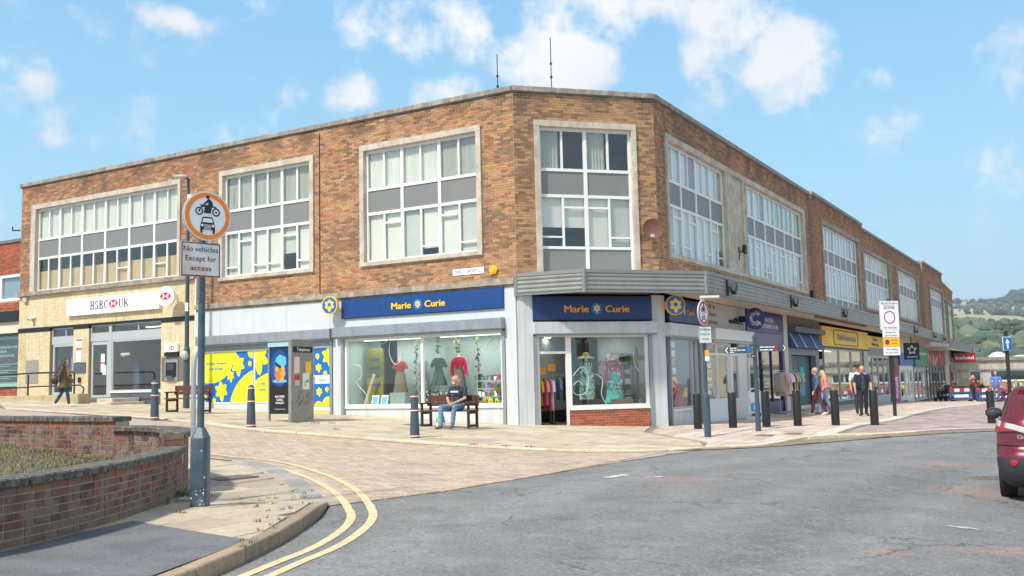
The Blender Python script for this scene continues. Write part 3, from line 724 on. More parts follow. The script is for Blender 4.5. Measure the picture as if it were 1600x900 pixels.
for i in range(14000):
    x = random.uniform(-12, -6.2); y = random.uniform(11.5, 20)
    if y > 15.4 + (-5.9 - x) * .68: continue
    h = random.uniform(.02, .05); b = random.uniform(0, 6.28); dx, dy = math.cos(b), math.sin(b); z = g(x, y) + .17
    mb.add([(x - dy * .008, y + dx * .008, z), (x + dy * .008, y - dx * .008, z), (x + dx * h * .5, y + dy * h * .5, z + h)], [(0, 1, 2)], c=vary((.19, .22, .07), .35))
solo('grass', mb, M_grass, 'rough grass growing inside the brick planter', None, kind='stuff', col=True)
# ================================================================== the brick parade
FL = frame(P1[0], P1[1], .8622, -.5066)      # left wing, x = -distance from the corner
FC = frame(P1[0], P1[1], .96577, .25937)     # chamfered corner
FR = frame(P2[0], P2[1], .5066, .8622)       # right wing
FR2 = frame(P2[0] + UR[0] * 19.15 + .8622 * -.0, P2[1] + UR[1] * 19.15, .5066, .8622)
M_brick = mat('facade_brick', attr='pcol', rough=.85, ns=18, na=.16, bump=.25, bs=60, stain=(.38, 1.6, .35))
M_mort = mat('facade_mortar', (.60, .48, .35), .95, ns=8, na=.12)
M_mortd = mat('dark_mortar', (.34, .26, .20), .95, ns=8, na=.15)
M_stone = mat('concrete_trim', srgb(200, 191, 176), .9, ns=6, na=.13, bump=.2, bs=40, col2=srgb(180, 171, 156), ns2=2.2, stain=(.26, 5, .7))
M_stoned = mat('dark_stone_trim', srgb(142, 134, 126), .9, ns=7, na=.2, bump=.25, bs=40, col2=srgb(170, 160, 146), ns2=3, stain=(.5, 5, .8))
M_white = mat('white_window_frame', srgb(232, 232, 230), .4)
M_span = mat('grey_spandrel', srgb(127, 129, 128), .45, ns=1.2, na=.08)
M_pale = mat('pale_painted_board', srgb(200, 206, 210), .55, ns=1.5, na=.04, stain=(.08, 5, .5))
M_pale2 = mat('pale_painted_pier', srgb(203, 208, 211), .6, ns=2.5, na=.04, stain=(.2, 6, .6))
M_shut = mat('galvanised_shutter_box', srgb(150, 160, 168), .42, .35, ns=3, na=.08, stain=(.3, 6, .8))
M_shutl = mat('pale_shutter_box', srgb(196, 203, 207), .45, .1, ns=3, na=.05, stain=(.22, 6, .8))
M_greyf = mat('grey_shop_frame', srgb(178, 184, 188), .45, .1)
M_dark = mat('dark_interior', (.03, .032, .035), .9)
M_room = mat('shop_wall', srgb(196, 204, 202), .9, ns=1, na=.05)
M_roomw = mat('office_wall', (.30, .31, .30), .9)
M_floor = mat('shop_floor', (.12, .10, .09), .6)
M_curt = mat('net_curtain', srgb(222, 220, 212), .9, ns=3, na=.05)
M_curtg = mat('grey_blind', srgb(178, 178, 168), .9, ns=3, na=.06)
M_curtt = mat('tan_curtain', srgb(206, 178, 132), .9, ns=3, na=.1)
M_curtgn = mat('green_blind', srgb(110, 178, 92), .8)
M_glass = glass('window_glass', (.94, .97, .96), 1.0, .012, .06)
M_glassu = glass('upper_window_glass', (.97, .99, .98), 1.0, .02, .06)
M_roof = mat('roof_felt', (.10, .10, .11), .9, ns=2, na=.2)
M_lead = mat('lead_flashing', srgb(120, 124, 128), .5, .3)

TAN = [srgb(180, 138, 100), srgb(186, 146, 106), srgb(172, 130, 94), srgb(190, 148, 104), srgb(174, 136, 104), srgb(180, 128, 90)]
DRK = [srgb(138, 105, 78), srgb(126, 98, 76), srgb(150, 112, 82), srgb(132, 103, 81), srgb(156, 116, 84)]
RED = [srgb(170, 112, 82), srgb(156, 104, 80), srgb(178, 120, 86), srgb(150, 108, 88)]
def facade_col(x, z, seed, red=0.0, dark=0.0):
    n1 = noise.noise(Vector((x * .45, z * .9, seed))) * 1.25; n2 = noise.noise(Vector((x * 1.6, z * 6.0, seed + 9)))
    v = n1 * .7 + n2 * .35 + random.uniform(-.5, .5) + dark
    pal = DRK if v > .12 else TAN
    if random.random() < red: pal = RED
    c = vary(random.choice(pal), .07); st = max(0, (z - 9.35) / .7) * max(0, noise.noise(Vector((x * 1.3, 0, seed))) + .25) * 1.1      # rain streaks under the coping
    return tuple(q * (1 - min(.5, st)) for q in c)
def cream_col(x, z, seed): return vary(random.choice([srgb(218, 200, 162), srgb(214, 195, 157), srgb(221, 204, 168)]), .03)
def red_col(x, z, seed): return vary(random.choice([srgb(178, 92, 66), srgb(164, 84, 62), srgb(188, 100, 70), srgb(150, 82, 64)]), .1)

def brick_wall(root, name, M, x0, x1, z0, z1, holes=(), colf=None, seed=0, single=0, keyf=None, bl=.225, bh=.075, mort=None, back=.28, bond=.5, gap=.014, reg=None, zfloor=None):
    """mortar backing with openings, and every brick a block standing proud of it"""
    xs = sorted({x0, x1} | {min(max(v, x0), x1) for h in holes for v in h[:2]}); zs = sorted({z0, z1} | {min(max(v, z0), z1) for h in holes for v in h[2:]})
    b = MB()
    for i in range(len(xs) - 1):
        run = None
        for j in range(len(zs) - 1):
            cx, cz = (xs[i] + xs[i + 1]) / 2, (zs[j] + zs[j + 1]) / 2
            inh = any(h[0] < cx < h[1] and h[2] < cz < h[3] for h in holes)
            if not inh: run = (run[0], zs[j + 1]) if run else (zs[j], zs[j + 1])
            if inh or j == len(zs) - 2:
                if run: b.box(xs[i], xs[i + 1], -back, -.010, run[0], run[1], M)
                run = None
    w = part(name, b, mort or M_mort, root)
    lst = []; c = 0; z = z0
    while z < z1 - .02:
        za, zb = z + gap / 2, min(z + bh - gap / 2, z1)
        iv = [(x0, x1)]
        for h in holes:
            if h[2] < zb - .004 and h[3] > za + .004:
                nv = []
                for a, d in iv:
                    if h[1] <= a or h[0] >= d: nv.append((a, d)); continue
                    if h[0] > a: nv.append((a, h[0]))
                    if h[1] < d: nv.append((h[1], d))
                iv = nv
        off = (c % 2) * bl * bond
        for a, d in iv:
            k = math.floor((a - off) / bl)
            while k * bl + off < d:
                p, q = max(a, k * bl + off) + gap / 2, min(d, (k + 1) * bl + off) - gap / 2; k += 1
                if q - p > .02: lst.append((p, q, za, zb))
        z += bh; c += 1
    if single and keyf: lst.sort(key=keyf)
    rest = MB()
    for i, (p, q, za, zb) in enumerate(lst):
        cc = (colf or facade_col)((p + q) / 2, (za + zb) / 2, seed); pr = random.uniform(-.003, .003)
        t = MB() if i < single else rest
        t.box(p, q, -.012, pr, za, zb, M, 0, cc, back=False)
        if i < single: part('brick', t, M_brick, w, col=True)
    if rest.v: part('bricks', rest, M_brick, w, col=True, kind='stuff')
    return w

ZT, ZS1, ZS0, ZB = 8.95, 7.75, 6.965, 5.42
def office_window(root, M, x0, x1, nb, z0=5.28, z1=9.2, seed=1, surround=(.16, .16, .17, .12), curtain='white', dense=True, lower=None, bottom=None, tops=None, first_single=False, depth=.10, lpat=None, M_s=None):
    """stone surround, white frame of nb bays, panes above and below grey spandrel panels"""
    rnd = random.Random(seed); l, r_, t, bt = surround; s = MB(); pr = .07
    M_s = M_s or M_stone
    s.box(x0, x1, -.2, pr, z1 - t, z1, M)
    if bt: s.box(x0, x1, -.2, pr + .012, z0, z0 + bt, M)
    zz0 = z0 + bt if bt else z0
    if l: s.box(x0, x0 + l, -.2, pr - .004, zz0, z1 - t, M)
    if r_: s.box(x1 - r_, x1, -.2, pr - .004, zz0, z1 - t, M)
    w = part('window', s, M_s, root)
    xa, xb = x0 + l, x1 - r_; za, zb = zz0, z1 - t; o0, o1 = -depth - .05, -depth
    f = MB(); bw = (xb - xa) / nb
    f.box(xa, xb, o0, o1, zb - .09, zb, M); f.box(xa, xb, o0, o1, za, za + .07, M)
    for k in range(nb + 1):
        x = xa + k * bw; h = .055 if 0 < k < nb else .07
        f.box(max(xa, x - h), min(xb, x + h), o0 - .003, o1 + .018, za + .001, zb - .001, M)
    for z in (ZS1, ZS0): f.box(xa, xb, o0 - .002, o1 + .012, z - .045, z + .045, M)
    if bottom: f.box(xa, xb, o0 - .002, o1 + .012, bottom - .04, bottom + .04, M)
    zlow = bottom if bottom else za
    panes = []
    for k in range(nb):
        a, b = xa + k * bw + .055, xa + (k + 1) * bw - .055; c = (a + b) / 2
        if k == 0: a += .015
        if k == nb - 1: b -= .015
        nn = 1 if (first_single and k == 0) else 2
        if nn == 2: f.box(c - .032, c + .032, o0 - .001, o1 + .008, ZS1 + .045, zb - .09, M); f.box(c - .032, c + .032, o0 - .001, o1 + .008, zlow + .04, ZS0 - .045, M)
        for j in range(nn):
            p, q = (a, c - .032) if (j == 0 and nn == 2) else ((c + .032, b) if nn == 2 else (a, b))
            panes.append((p, q, ZS1 + .045, zb - .09, 0))
            v = (lpat[(k * 2 + j) % len(lpat)] if lpat else rnd.choice('nnthb'))
            lo, hi = zlow + (.04 if bottom else .07), ZS0 - .045
            if v == 't': f.box(p, q, o0, o1 + .006, 6.63 - .03, 6.63 + .03, M); panes += [(p, q, 6.66, hi, 1), (p, q, lo, 6.60, 1)]
            elif v == 'b': f.box(p, q, o0, o1 + .006, 5.74 - .025, 5.74 + .025, M); panes += [(p, q, 5.765, hi, 1), (p, q, lo, 5.715, 1)]
            elif v == 'm': f.box(p, q, o0, o1 + .006, 6.2 - .02, 6.2 + .02, M); panes += [(p, q, 6.22, hi, 1), (p, q, lo, 6.18, 1)]
            else: panes.append((p, q, lo, hi, 1))
        part('spandrel_panel', MB().box(a, b, o0 + .01, o1 - .02, ZS0 + .045, ZS1 - .045, M), M_span, w)
        if bottom: part('spandrel_panel', MB().box(a, b, o0 + .01, o1 - .02, za + .07, bottom - .04, M), M_span, w)
    part('window_frame', f, M_white, w)
    for p, q, lo, hi, row in panes: part('glass_pane', MB().box(p, q, o0 + .02, o0 + .026, lo, hi, M), M_glassu, w)
    # curtains and blinds behind the panes, gathered in folds
    cm = {'white': M_curt, 'grey': M_curtg, 'tan': M_curtt, 'green': M_curtgn}
    def cloth(a, b, lo, hi, m, dep):
        mb = MB(); n = max(4, int((b - a) / .05)); vs = []
        for i in range(n + 1):
            x = a + (b - a) * i / n; y = dep + (.018 if i % 2 else -.018) * (.5 + rnd.random() * .8)
            vs += [(x, y, lo), (x, y, hi)]
        mb.add(vs, [(2 * i, 2 * i + 2, 2 * i + 3, 2 * i + 1) for i in range(n)], M)
        part('curtain', mb, m, w)
    for k in range(nb):
        a, b = xa + k * bw, xa + (k + 1) * bw
        for row, (lo, hi) in enumerate(((ZS1, zb), (zlow, ZS0))):
            key = (tops if row == 0 else lower)
            key = key[k % len(key)] if key else 'w'
            if key == '-': continue
            if key == 'b':
                for q_ in (0, 1):
                    d_ = rnd.choice([1, 1, .97, .82, .6, 1]); p_, r2 = a + (b - a) * q_ / 2, a + (b - a) * (q_ + 1) / 2
                    part('blind', MB().box(p_ + .02, r2 - .02, -.215, -.205, hi - (hi - lo) * d_, hi, M), rnd.choice([M_bl1, M_bl2, M_bl1]), w)
                continue
            m = {'w': M_curt, 'g': M_curtg, 't': M_curtt, 'e': M_curtgn}[key.lower()]
            if key in 'wgte': cloth(a, b, lo, hi, m, .2)
            elif key == 'W': cloth(a, a + (b - a) * .55, lo, hi, M_curt, .2)
            elif key == 'G': cloth(a, a + (b - a) * .45, lo, hi, M_curtg, .2)
            elif key == 'T': cloth(a, b, lo, lo + (hi - lo) * .62, M_curtt, .2)
            elif key == 'E': cloth(a + (b - a) * .1, b, lo, hi, M_curtgn, .2)
    return w

M_bl1 = mat('pale_blind', srgb(222, 217, 210), .8, ns=1.2, na=.05); M_bl2 = mat('grey_green_blind', srgb(198, 198, 192), .8, ns=1.2, na=.06)
def coping(root, M, x0, x1, z, seg=1.35, m=None, h=.15, over=.07):
    x = x0
    while x < x1 - .01:
        e = min(x1, x + seg)
        if x1 - e < .3: e = x1
        part('coping_stone', MB().box(x + .004, e - .004, -.35, over, z - h, z, M), m or M_stoned, root, bevel=.006); x = e
    part('flashing', MB().box(x0, x1, -.34, over - .03, z - h - .03, z - h - .002, M), M_lead, root)

cb = thing('corner_building', 'long brown brick corner building, flat roofed, with big white gridded windows above shops', 'building', (2, 29.5, .15))
HL = [(-5.73, -1.11, 5.28, 9.2), (-12.1, -7.69, 5.28, 9.2), (-23.0, -14.1, 5.62, 9.2)]
HC = [(.63, 3.84, 4.3, 9.2)]
HR = [(.78, 18.05, 5.24, 9.15)]
def fcL(x, z, s): return facade_col(x, z, s, .14 + (.25 if x < -13 else 0))
def fcR(x, z, s): return facade_col(x, z, s, .3, .06)
brick_wall(cb, 'brick_wall', FC, .003, 4.466, 4.05, 10.05, HC, facade_col, 3, single=300, keyf=lambda q: abs(q[0] - 2.2) * .2 - q[2])
brick_wall(cb, 'brick_wall', FL, -13.28, -.003, 4.5, 10.05, HL[:2], fcL, 5, reg=None)
brick_wall(cb, 'brick_wall', FL, -23.75, -13.28, 5.62, 10.05, HL[2:], fcL, 5)
brick_wall(cb, 'brick_wall', FR, 0.003, 19.1, 4.3, 10.05, HR, fcR, 8)
office_window(cb, FL, -5.73, -1.11, 3, seed=2, tops='wwg', lower='bbb', lpat='ntnbtb', surround=(.17, .17, .18, .12))
office_window(cb, FL, -12.1, -7.69, 3, seed=3, tops='ggg', lower='bbb', lpat='btbbtb', surround=(.17, .17, .18, .12))
office_window(cb, FL, -23.0, -14.1, 6, z0=5.62, seed=4, tops='wwwwww', lower='TTTTTT', lpat='nnnnnnnmnnmn', surround=(.3, .14, .18, 0))
office_window(cb, FC, .63, 3.84, 2, z0=4.3, seed=5, tops='GG', lower='bb', lpat='bttb', bottom=5.42, surround=(.15, .15, .18, 0))
office_window(cb, FR, .78, 6.72, 4, z0=5.24, z1=9.15, seed=6, tops='wWww', lower='bbwb', lpat='btbtnbtb', surround=(.14, .12, .2, .14), first_single=False)
office_window(cb, FR, 8.85, 18.05, 6, z0=5.24, z1=9.15, seed=7, tops='wWwEEE', lower='bwbbwb', lpat='tbtbbtntbtnb', surround=(.12, .3, .2, .14))
pr = MB().box(6.72, 8.85, -.2, .072, 5.24, 5.38, FR).box(6.72, 8.85, -.2, .07, 8.95, 9.15, FR).box(6.74, 6.98, -.2, .05, 5.38, 8.95, FR).box(8.6, 8.83, -.2, .05, 5.38, 8.95, FR).box(6.98, 8.6, -.2, -.02, 5.38, 8.95, FR)
part('concrete_pier', pr, M_stone, cb)
coping(cb, FL, -23.82, -.02, 10.2); coping(cb, FC, -.02, 4.49, 10.2); coping(cb, FR, .02, 19.12, 10.2)
# string courses
part('ledge', MB().box(-13.2, -.02, -.1, .14, 4.33, 4.5, FL).box(-13.2, -.02, -.1, .06, 4.26, 4.328, FL), M_stoned, cb)
part('ledge', MB().box(-23.9, -13.28, -.1, .14, 5.46, 5.62, FL), M_stoned, cb)
# vertical pipe line on the brick
part('cable', MB().tube([(-7.45, -.015, 9.9), (-7.45, -.015, 4.55)], .014, 6, FL), M_dark, cb)
# roof, back walls, floors
def fpt(M, x, o, z): return M @ Vector((x, -o, z))
roof = MB()
A0 = fpt(FL, -23.75, -.3, 0); A1 = fpt(FL, 0, -.3, 0); A2 = fpt(FC, 4.46, -.3, 0); A3 = fpt(FR, 19.1, -.3, 0); A4 = fpt(FR, 19.1, -14, 0); A5 = fpt(FL, -23.75, -16, 0); A6 = Vector((0.5, 48, 0))
roofp = [(p.x, p.y) for p in (A0, A1, A2, A3, A4, A6, A5)]
roof.slab(roofp, 9.6, 9.78); part('roof', roof, M_roof, cb)
part('floor_slab', MB().slab(roofp, 4.7, 4.95), M_roomw, cb)
part('floor_slab', MB().slab(roofp, 7.25, 7.45), M_roomw, cb)
inn = MB()
for M, a, b in ((FL, -23.7, -.5), (FC, -.2, 4.6), (FR, .3, 19)):
    inn.box(a, b, -4.1, -4.0, 4.95, 9.6, M)
part('inner_wall', inn, M_roomw, cb)
bw_ = MB().box(-23.75, -23.5, -16, -.29, .5, 10.0, FL).box(18.85, 19.1, -14, -.29, -1, 10.0, FR)
bw_.slab([(A5.x, A5.y), (A6.x, A6.y), (A6.x, A6.y + .3), (A5.x, A5.y + .3)], 0, 10).slab([(A6.x, A6.y), (A4.x, A4.y), (A4.x, A4.y + .3), (A6.x, A6.y + .3)], 0, 10)
part('back_wall', bw_, mat('plain_brick', srgb(150, 100, 76), .9, ns=8, na=.2), cb)

# ---- further blocks of the parade, each stepped and with its own roofline
def block(label, xa, xb, ztop, wins, o=0.0, red=.3, dark=.1, cm=M_stoned, seed=11, zlo=4.2, end=False):
    b = thing('parade_block', label, 'building', Rp((xa + xb) / 2, -6) + (-.3,))
    M = FR @ Matrix.Translation((0, -o, 0))
    holes = [(w[0], w[1], w[3], w[4]) for w in wins]
    brick_wall(b, 'brick_wall', M, xa, xb, zlo, ztop - .15, holes, lambda x, z, s: facade_col(x, z, s, red, dark), seed, mort=M_mortd)
    for k, (a, c, nb, z0, z1, kw) in enumerate(wins): office_window(b, M, a, c, nb, z0=z0, z1=z1, seed=seed + k, **kw)
    coping(b, M, xa - .02, xb + .02, ztop, seg=1.8)
    part('roof', MB().box(xa, xb, -13, -.29, ztop - .6, ztop - .4, M), M_roof, b)
    part('floor_slab', MB().box(xa, xb, -13, -.29, 4.7, 4.95, M).box(xa, xb, -13, -.29, 7.25, 7.45, M), M_roomw, b)
    part('inner_wall', MB().box(xa + .3, xb - .3, -4.1, -4.0, 4.95, ztop - .6, M), M_roomw, b)
    s = MB().box(xa, xa + .25, -13, -.285, -1.5, ztop - .15, M).box(xb - .25, xb, -13, -.285, -1.5, ztop - .15, M).box(xa + .25, xb - .25, -13, -12.7, -1.5, ztop - .15, M)
    part('side_wall', s, mat('plain_brick'), b)
    return b, M
sw = dict(surround=(.25, .45, .22, 0), tops='wWwwWw', lower='bwbbwb', M_s=M_stoned)
b2, M2 = block('narrow brick block stepped out beside the corner building, with one large window', 19.12, 31.0, 10.22, [(20.75, 29.95, 6, 4.5, 9.12, dict(sw, bottom=5.42))], o=.14, red=.75, dark=.0, seed=21)
b3, M3 = block('dirty brown brick block of the parade with two windows either side of a concrete pier', 31.02, 54.4, 10.08, [(31.5, 40.3, 6, 5.22, 8.9, dict(sw, surround=(.3, .2, .2, .15))), (43.4, 52.8, 6, 5.22, 8.9, dict(sw, surround=(.2, .4, .2, .15)))], o=0, red=.35, dark=.22, seed=31)
pr = MB().box(40.3, 43.4, -.2, .06, 5.22, 5.37, M3).box(40.3, 43.4, -.2, .06, 8.7, 8.9, M3).box(40.32, 40.8, -.2, .05, 5.37, 8.7, M3).box(42.9, 43.38, -.2, .05, 5.37, 8.7, M3).box(40.8, 42.9, -.2, -.02, 5.37, 8.7, M3)
part('concrete_pier', pr, M_stoned, b3)
b4, M4 = block('far orange brick block of the parade with a tall white window', 54.42, 66.2, 10.3, [(57.4, 65.7, 6, 4.6, 8.75, dict(sw, surround=(.5, .2, .3, 0)))], o=.2, red=.6, dark=-.1, seed=41)
FE = frame(*Rp(66.25, 0), .468, .884)
b5 = thing('parade_block', 'last block of the parade beyond the orange one, turned slightly away', 'building', Rp(72, -6) + (-.6,))
brick_wall(b5, 'brick_wall', FE, .1, 15.5, 4.2, 9.6, [(2, 6, 4.8, 8.4), (7.5, 13.8, 4.8, 8.4)], lambda x, z, s: facade_col(x, z, s, .5, .1), 51, mort=M_mortd)
office_window(b5, FE, 2, 6, 2, z0=4.8, z1=8.4, seed=52, **sw); office_window(b5, FE, 7.5, 13.8, 4, z0=4.8, z1=8.4, seed=53, **sw)
coping(b5, FE, .1, 15.6, 9.75, seg=2); part('roof', MB().box(.1, 15.5, -13, -.29, 9.1, 9.3, FE), M_roof, b5)
part('side_wall', MB().box(.1, .35, -13, -.29, -1.5, 9.6, FE).box(15.25, 15.5, -13, -.29, -1.5, 9.6, FE).box(.35, 15.25, -4.3, -4.2, -1.5, 9.1, FE), mat('plain_brick'), b5)

# ---- canopy: corrugated grey fascia on a slab, round the corner and along the parade
M_corr = mat('corrugated_grey_cladding', srgb(150, 153, 152), .5, .25, ns=4, na=.06, stain=(.3, 3, 1))
M_trim = mat('grey_metal_trim', srgb(138, 142, 144), .45, .3, ns=5, na=.06)
M_soff = mat('cream_soffit', srgb(222, 212, 196), .8, ns=1.5, na=.08)
can = thing('canopy', 'grey ribbed metal canopy running round the corner and along the parade above the shopfronts', 'canopy', (5, 29, 4))
K = [Vector((-.02, 28.02)), Vector((.12, 27.92)), Vector((2.02, 27.12)), Vector((5.68, 28.42)), Vector(Rp(18.9, 1.5)), Vector(Rp(38, 1.45)), Vector(Rp(57.2, 1.35))]
KZ = [4.62, 4.62, 4.62, 4.62, 4.62, 4.60, 4.42]
def ribs(root, a, b, za, zb, h=.64):
    """one straight run: top trim, five ribs, bottom lip"""
    d = (b - a); L_ = d.length; M = frame(a.x, a.y, d.x, d.y); sl = (zb - za) / L_
    Sh = M @ Matrix(((1, 0, 0, 0), (0, 1, 0, 0), (sl, 0, 1, za), (0, 0, 0, 1)))
    part('top_trim', MB().box(0, L_, -.04, .045, -.10, 0, Sh), M_trim, root)
    part('bottom_lip', MB().box(0, L_, -.12, .03, -h, -h + .045, Sh), M_trim, root)
    n = 4; rh = (h - .145) / n
    for k in range(n):
        z0 = -h + .045 + k * rh
        prof = [(0, 0), (.03, .25 * rh), (.036, .55 * rh), (.028, .85 * rh), (-.012, rh)]
        mb = MB(); vs = []
        for x in (0, L_):
            vs += [(x, -o_, z0 + zz) for o_, zz in prof] + [(x, .03, z0 + rh), (x, .03, z0)]
        m = len(prof) + 2
        mb.add(vs, [(i, m + i, m + i + 1, i + 1) for i in range(m - 1)], Sh)
        part('rib', mb, M_corr, root, smooth=True)
    return M
for i in range(len(K) - 1):
    if i == 0: continue
    ribs(can, K[i], K[i + 1], KZ[i], KZ[i + 1])
for i in (1, 2, 3):
    d = (K[i + 1] - K[i]).normalized(); post = MB().cyl((K[i].x, K[i].y, KZ[i] - .65), (K[i].x, K[i].y, KZ[i] + .005), .065, n=8)
    part('corner_trim', post, M_trim, can)
part('corner_trim', MB().box(-.05, .05, -.1, .05, 3.96, 4.61, frame(K[4].x, K[4].y, .5, .86)), M_trim, can)
sl = [tuple(k) for k in K[1:]] + [Rp(57.2, .02), Rp(0, .02), (P2[0] - .03, P2[1] - .03), (P1[0] + .03, P1[1] - .02)]
def czt(x, y): return 4.56 - max(0, (y - 62)) * .006
part('canopy_slab', MB().slab(sl, lambda x, y: czt(x, y) - .48, czt), M_soff, can)
can2 = thing('canopy', 'lower end section of the ribbed canopy beyond the step, above the far red shopfront', 'canopy', Rp(62, .5) + (3.5,))
Q0, Q1, Q2 = Vector(Rp(57.3, 1.5)), Vector(Rp(72, 1.7)), Vector(Rp(78, -1.6))
ribs(can2, Q0, Q1, 4.1, 3.9); ribs(can2, Q1, Q2, 3.9, 3.2)
part('canopy_slab', MB().slab([tuple(Q0), tuple(Q1), tuple(Q2), Rp(66.2, .02), Rp(57.3, .02)], 3.3, 3.6), M_soff, can2)

def floodlight(x, z, label):
    t = thing('floodlight', label, 'floodlight', T=FR @ Matrix.Translation((x, -1.5, z)), group=None)
    T = TOP[t.name]
    part('bracket', MB().box(-.02, .02, -.02, .04, -.25, .25, T).box(-.02, .3, .04, .07, -.02, .02, T), M_dark, t)
    hd = MB(); Rm = T @ Matrix.Translation((.38, -.08, 0)) @ Matrix.Rotation(R(35), 4, 'Y'); hd.box(-.1, .1, -.05, .1, -.17, .17, Rm)
    part('lamp_head', hd, mat('black_metal', (.02, .02, .022), .5), t, bevel=.01)
M_blk = mat('black_metal', (.02, .02, .022), .5)
for x, z, l in ((1.75, 4.25, 'small black floodlight on the canopy edge nearest the corner'), (9.2, 4.28, 'black floodlight on the canopy above the purple round sign'), (17.9, 4.28, 'black floodlight on the canopy above the blue awning shop'),
                (39.2, 4.26, 'black floodlight on the far canopy above the black star sign'), (48, 4.2, 'black floodlight on the far canopy above the green fascia'), (53.3, 4.15, 'last black floodlight before the canopy steps down')):
    floodlight(x, z, l)
# ================================================================== shopfronts
def pm(name, r, g_, b, rough=.5, **k): return mat(name, srgb(r, g_, b), rough, **k)
M_navy = pm('navy_sign_board', 18, 66, 130, .35, ns=2, na=.06, stain=(.12, 4, .6))
M_navyd = pm('deep_navy_sign_board', 24, 54, 108, .35)
M_yellow = pm('sign_yellow', 252, 206, 40, .45)
M_orange = pm('sign_orange', 244, 160, 40, .45)
M_blue = pm('sign_blue', 24, 108, 190, .4)
M_pyel = pm('poster_yellow', 226, 232, 32, .5)
M_pblue = pm('poster_blue', 22, 104, 190, .5)
M_hred = pm('sign_red', 206, 28, 40, .4)
M_swhite = pm('sign_white', 236, 238, 240, .4)
M_black = pm('sign_black', 24, 24, 26, .45)
M_ink = pm('dark_ink', 30, 34, 44, .5)
M_purp = pm('purple_sign', 52, 36, 110, .35)
M_cream = pm('cream_wall', 216, 206, 188, .8, ns=2, na=.06)
M_teal = pm('teal_door', 52, 98, 106, .5)
M_dgrey = pm('dark_grey_door', 84, 96, 104, .5)
M_granite = pm('dark_granite', 84, 92, 102, .4, ns=30, na=.2)
M_steel = pm('brushed_steel', 170, 168, 164, .35, metal=.6, ns=6, na=.1)
M_disp = pm('display_backing', 188, 208, 204, .85)
M_col = mat('coloured_goods', attr='pcol', rough=.7)
M_fab = mat('fabric', attr='pcol', rough=.85, ns=18, na=.18, bump=.4, bs=25)

def gu(M, x, o=0):      # ground height at a place along a wall
    p = M @ Vector((x, -o, 0)); return g(p.x, p.y)

def shop_interior(root, M, x0, x1, z0, z1, d=4.0, wall=None, zf=None, name='shop_interior'):
    b = MB(); w = wall or M_room
    b.box(x0, x1, -d - .08, -d, z0, z1, M); b.box(x0 - .06, x0, -d, -.1, z0, z1, M); b.box(x1, x1 + .06, -d, -.1, z0, z1, M)
    part(name, b, w, root)
    part('shop_ceiling', MB().box(x0, x1, -d, -.1, z1, z1 + .05, M), M_room, root)
    part('shop_floor', MB().box(x0, x1, -d, -.02, z0 - .06, z0, M), M_floor, root)

def glazed(root, M, x0, x1, z0, z1, cols, o=0.0, fw=.05, m=None, rows=(), gl=None, name='shop_window'):
    """window frame with a pane in every field; cols/rows are the inner bar positions"""
    f = MB(); X = [x0] + list(cols) + [x1]; Z = [z0] + list(rows) + [z1]
    f.box(x0, x1, o - .07, o + .02, z0, z0 + fw, M); f.box(x0, x1, o - .07, o + .02, z1 - fw, z1, M)
    for i, x in enumerate(X):
        a, b = (x, x + fw) if i == 0 else ((x - fw, x) if i == len(X) - 1 else (x - fw / 2, x + fw / 2))
        f.box(a, b, o - .069, o + .022, z0 + .001, z1 - .001, M)
    for z in rows: f.box(x0 + fw, x1 - fw, o - .068, o + .018, z - fw / 2, z + fw / 2, M)
    w = part(name, f, m or M_greyf, root)
    for i in range(len(X) - 1):
        for j in range(len(Z) - 1):
            part('glass_pane', MB().box(X[i] + .03, X[i + 1] - .03, o - .036, o - .028, Z[j] + .03, Z[j + 1] - .03, M), gl or M_glass, w)
    return w
def goods(name_root, M, x0, x1, z0, z1, dep, nx, nz, cols, label, cat, fill=.85, sz=.9, group=None):
    """a rack whose shelves carry rows of small coloured goods"""
    p = M @ Vector(((x0 + x1) / 2, -dep, z0)); t = thing('display_rack', label, cat, (p.x, p.y, p.z), group=group)
    r_ = MB(); r_.box(x0 - .03, x0, dep - .3, dep, z0, z1, M); r_.box(x1, x1 + .03, dep - .3, dep, z0, z1, M)
    for j in range(nz + 1): z = z0 + (z1 - z0) * j / nz; r_.box(x0, x1, dep - .3, dep, z - .015, z + .015, M)
    part('rack', r_, M_greyf, t); gmb = MB()
    for j in range(nz):
        za = z0 + (z1 - z0) * j / nz + .016; hh = (z1 - z0) / nz - .05
        for i in range(nx):
            if random.random() > fill: continue
            w = (x1 - x0) / nx; x = x0 + w * i; h = hh * random.uniform(.5, 1) * sz
            gmb.box(x + w * .08, x + w * .92, dep - .22, dep - random.uniform(.0, .05), za, za + h, M, 0, vary(random.choice(cols), .2))
    part('goods', gmb, M_col, t, col=True, kind='stuff')
    return t
MIX = [srgb(220, 60, 60), srgb(240, 200, 60), srgb(60, 120, 190), srgb(240, 240, 236), srgb(60, 150, 90), srgb(210, 120, 170), srgb(60, 60, 70), srgb(200, 160, 120)]

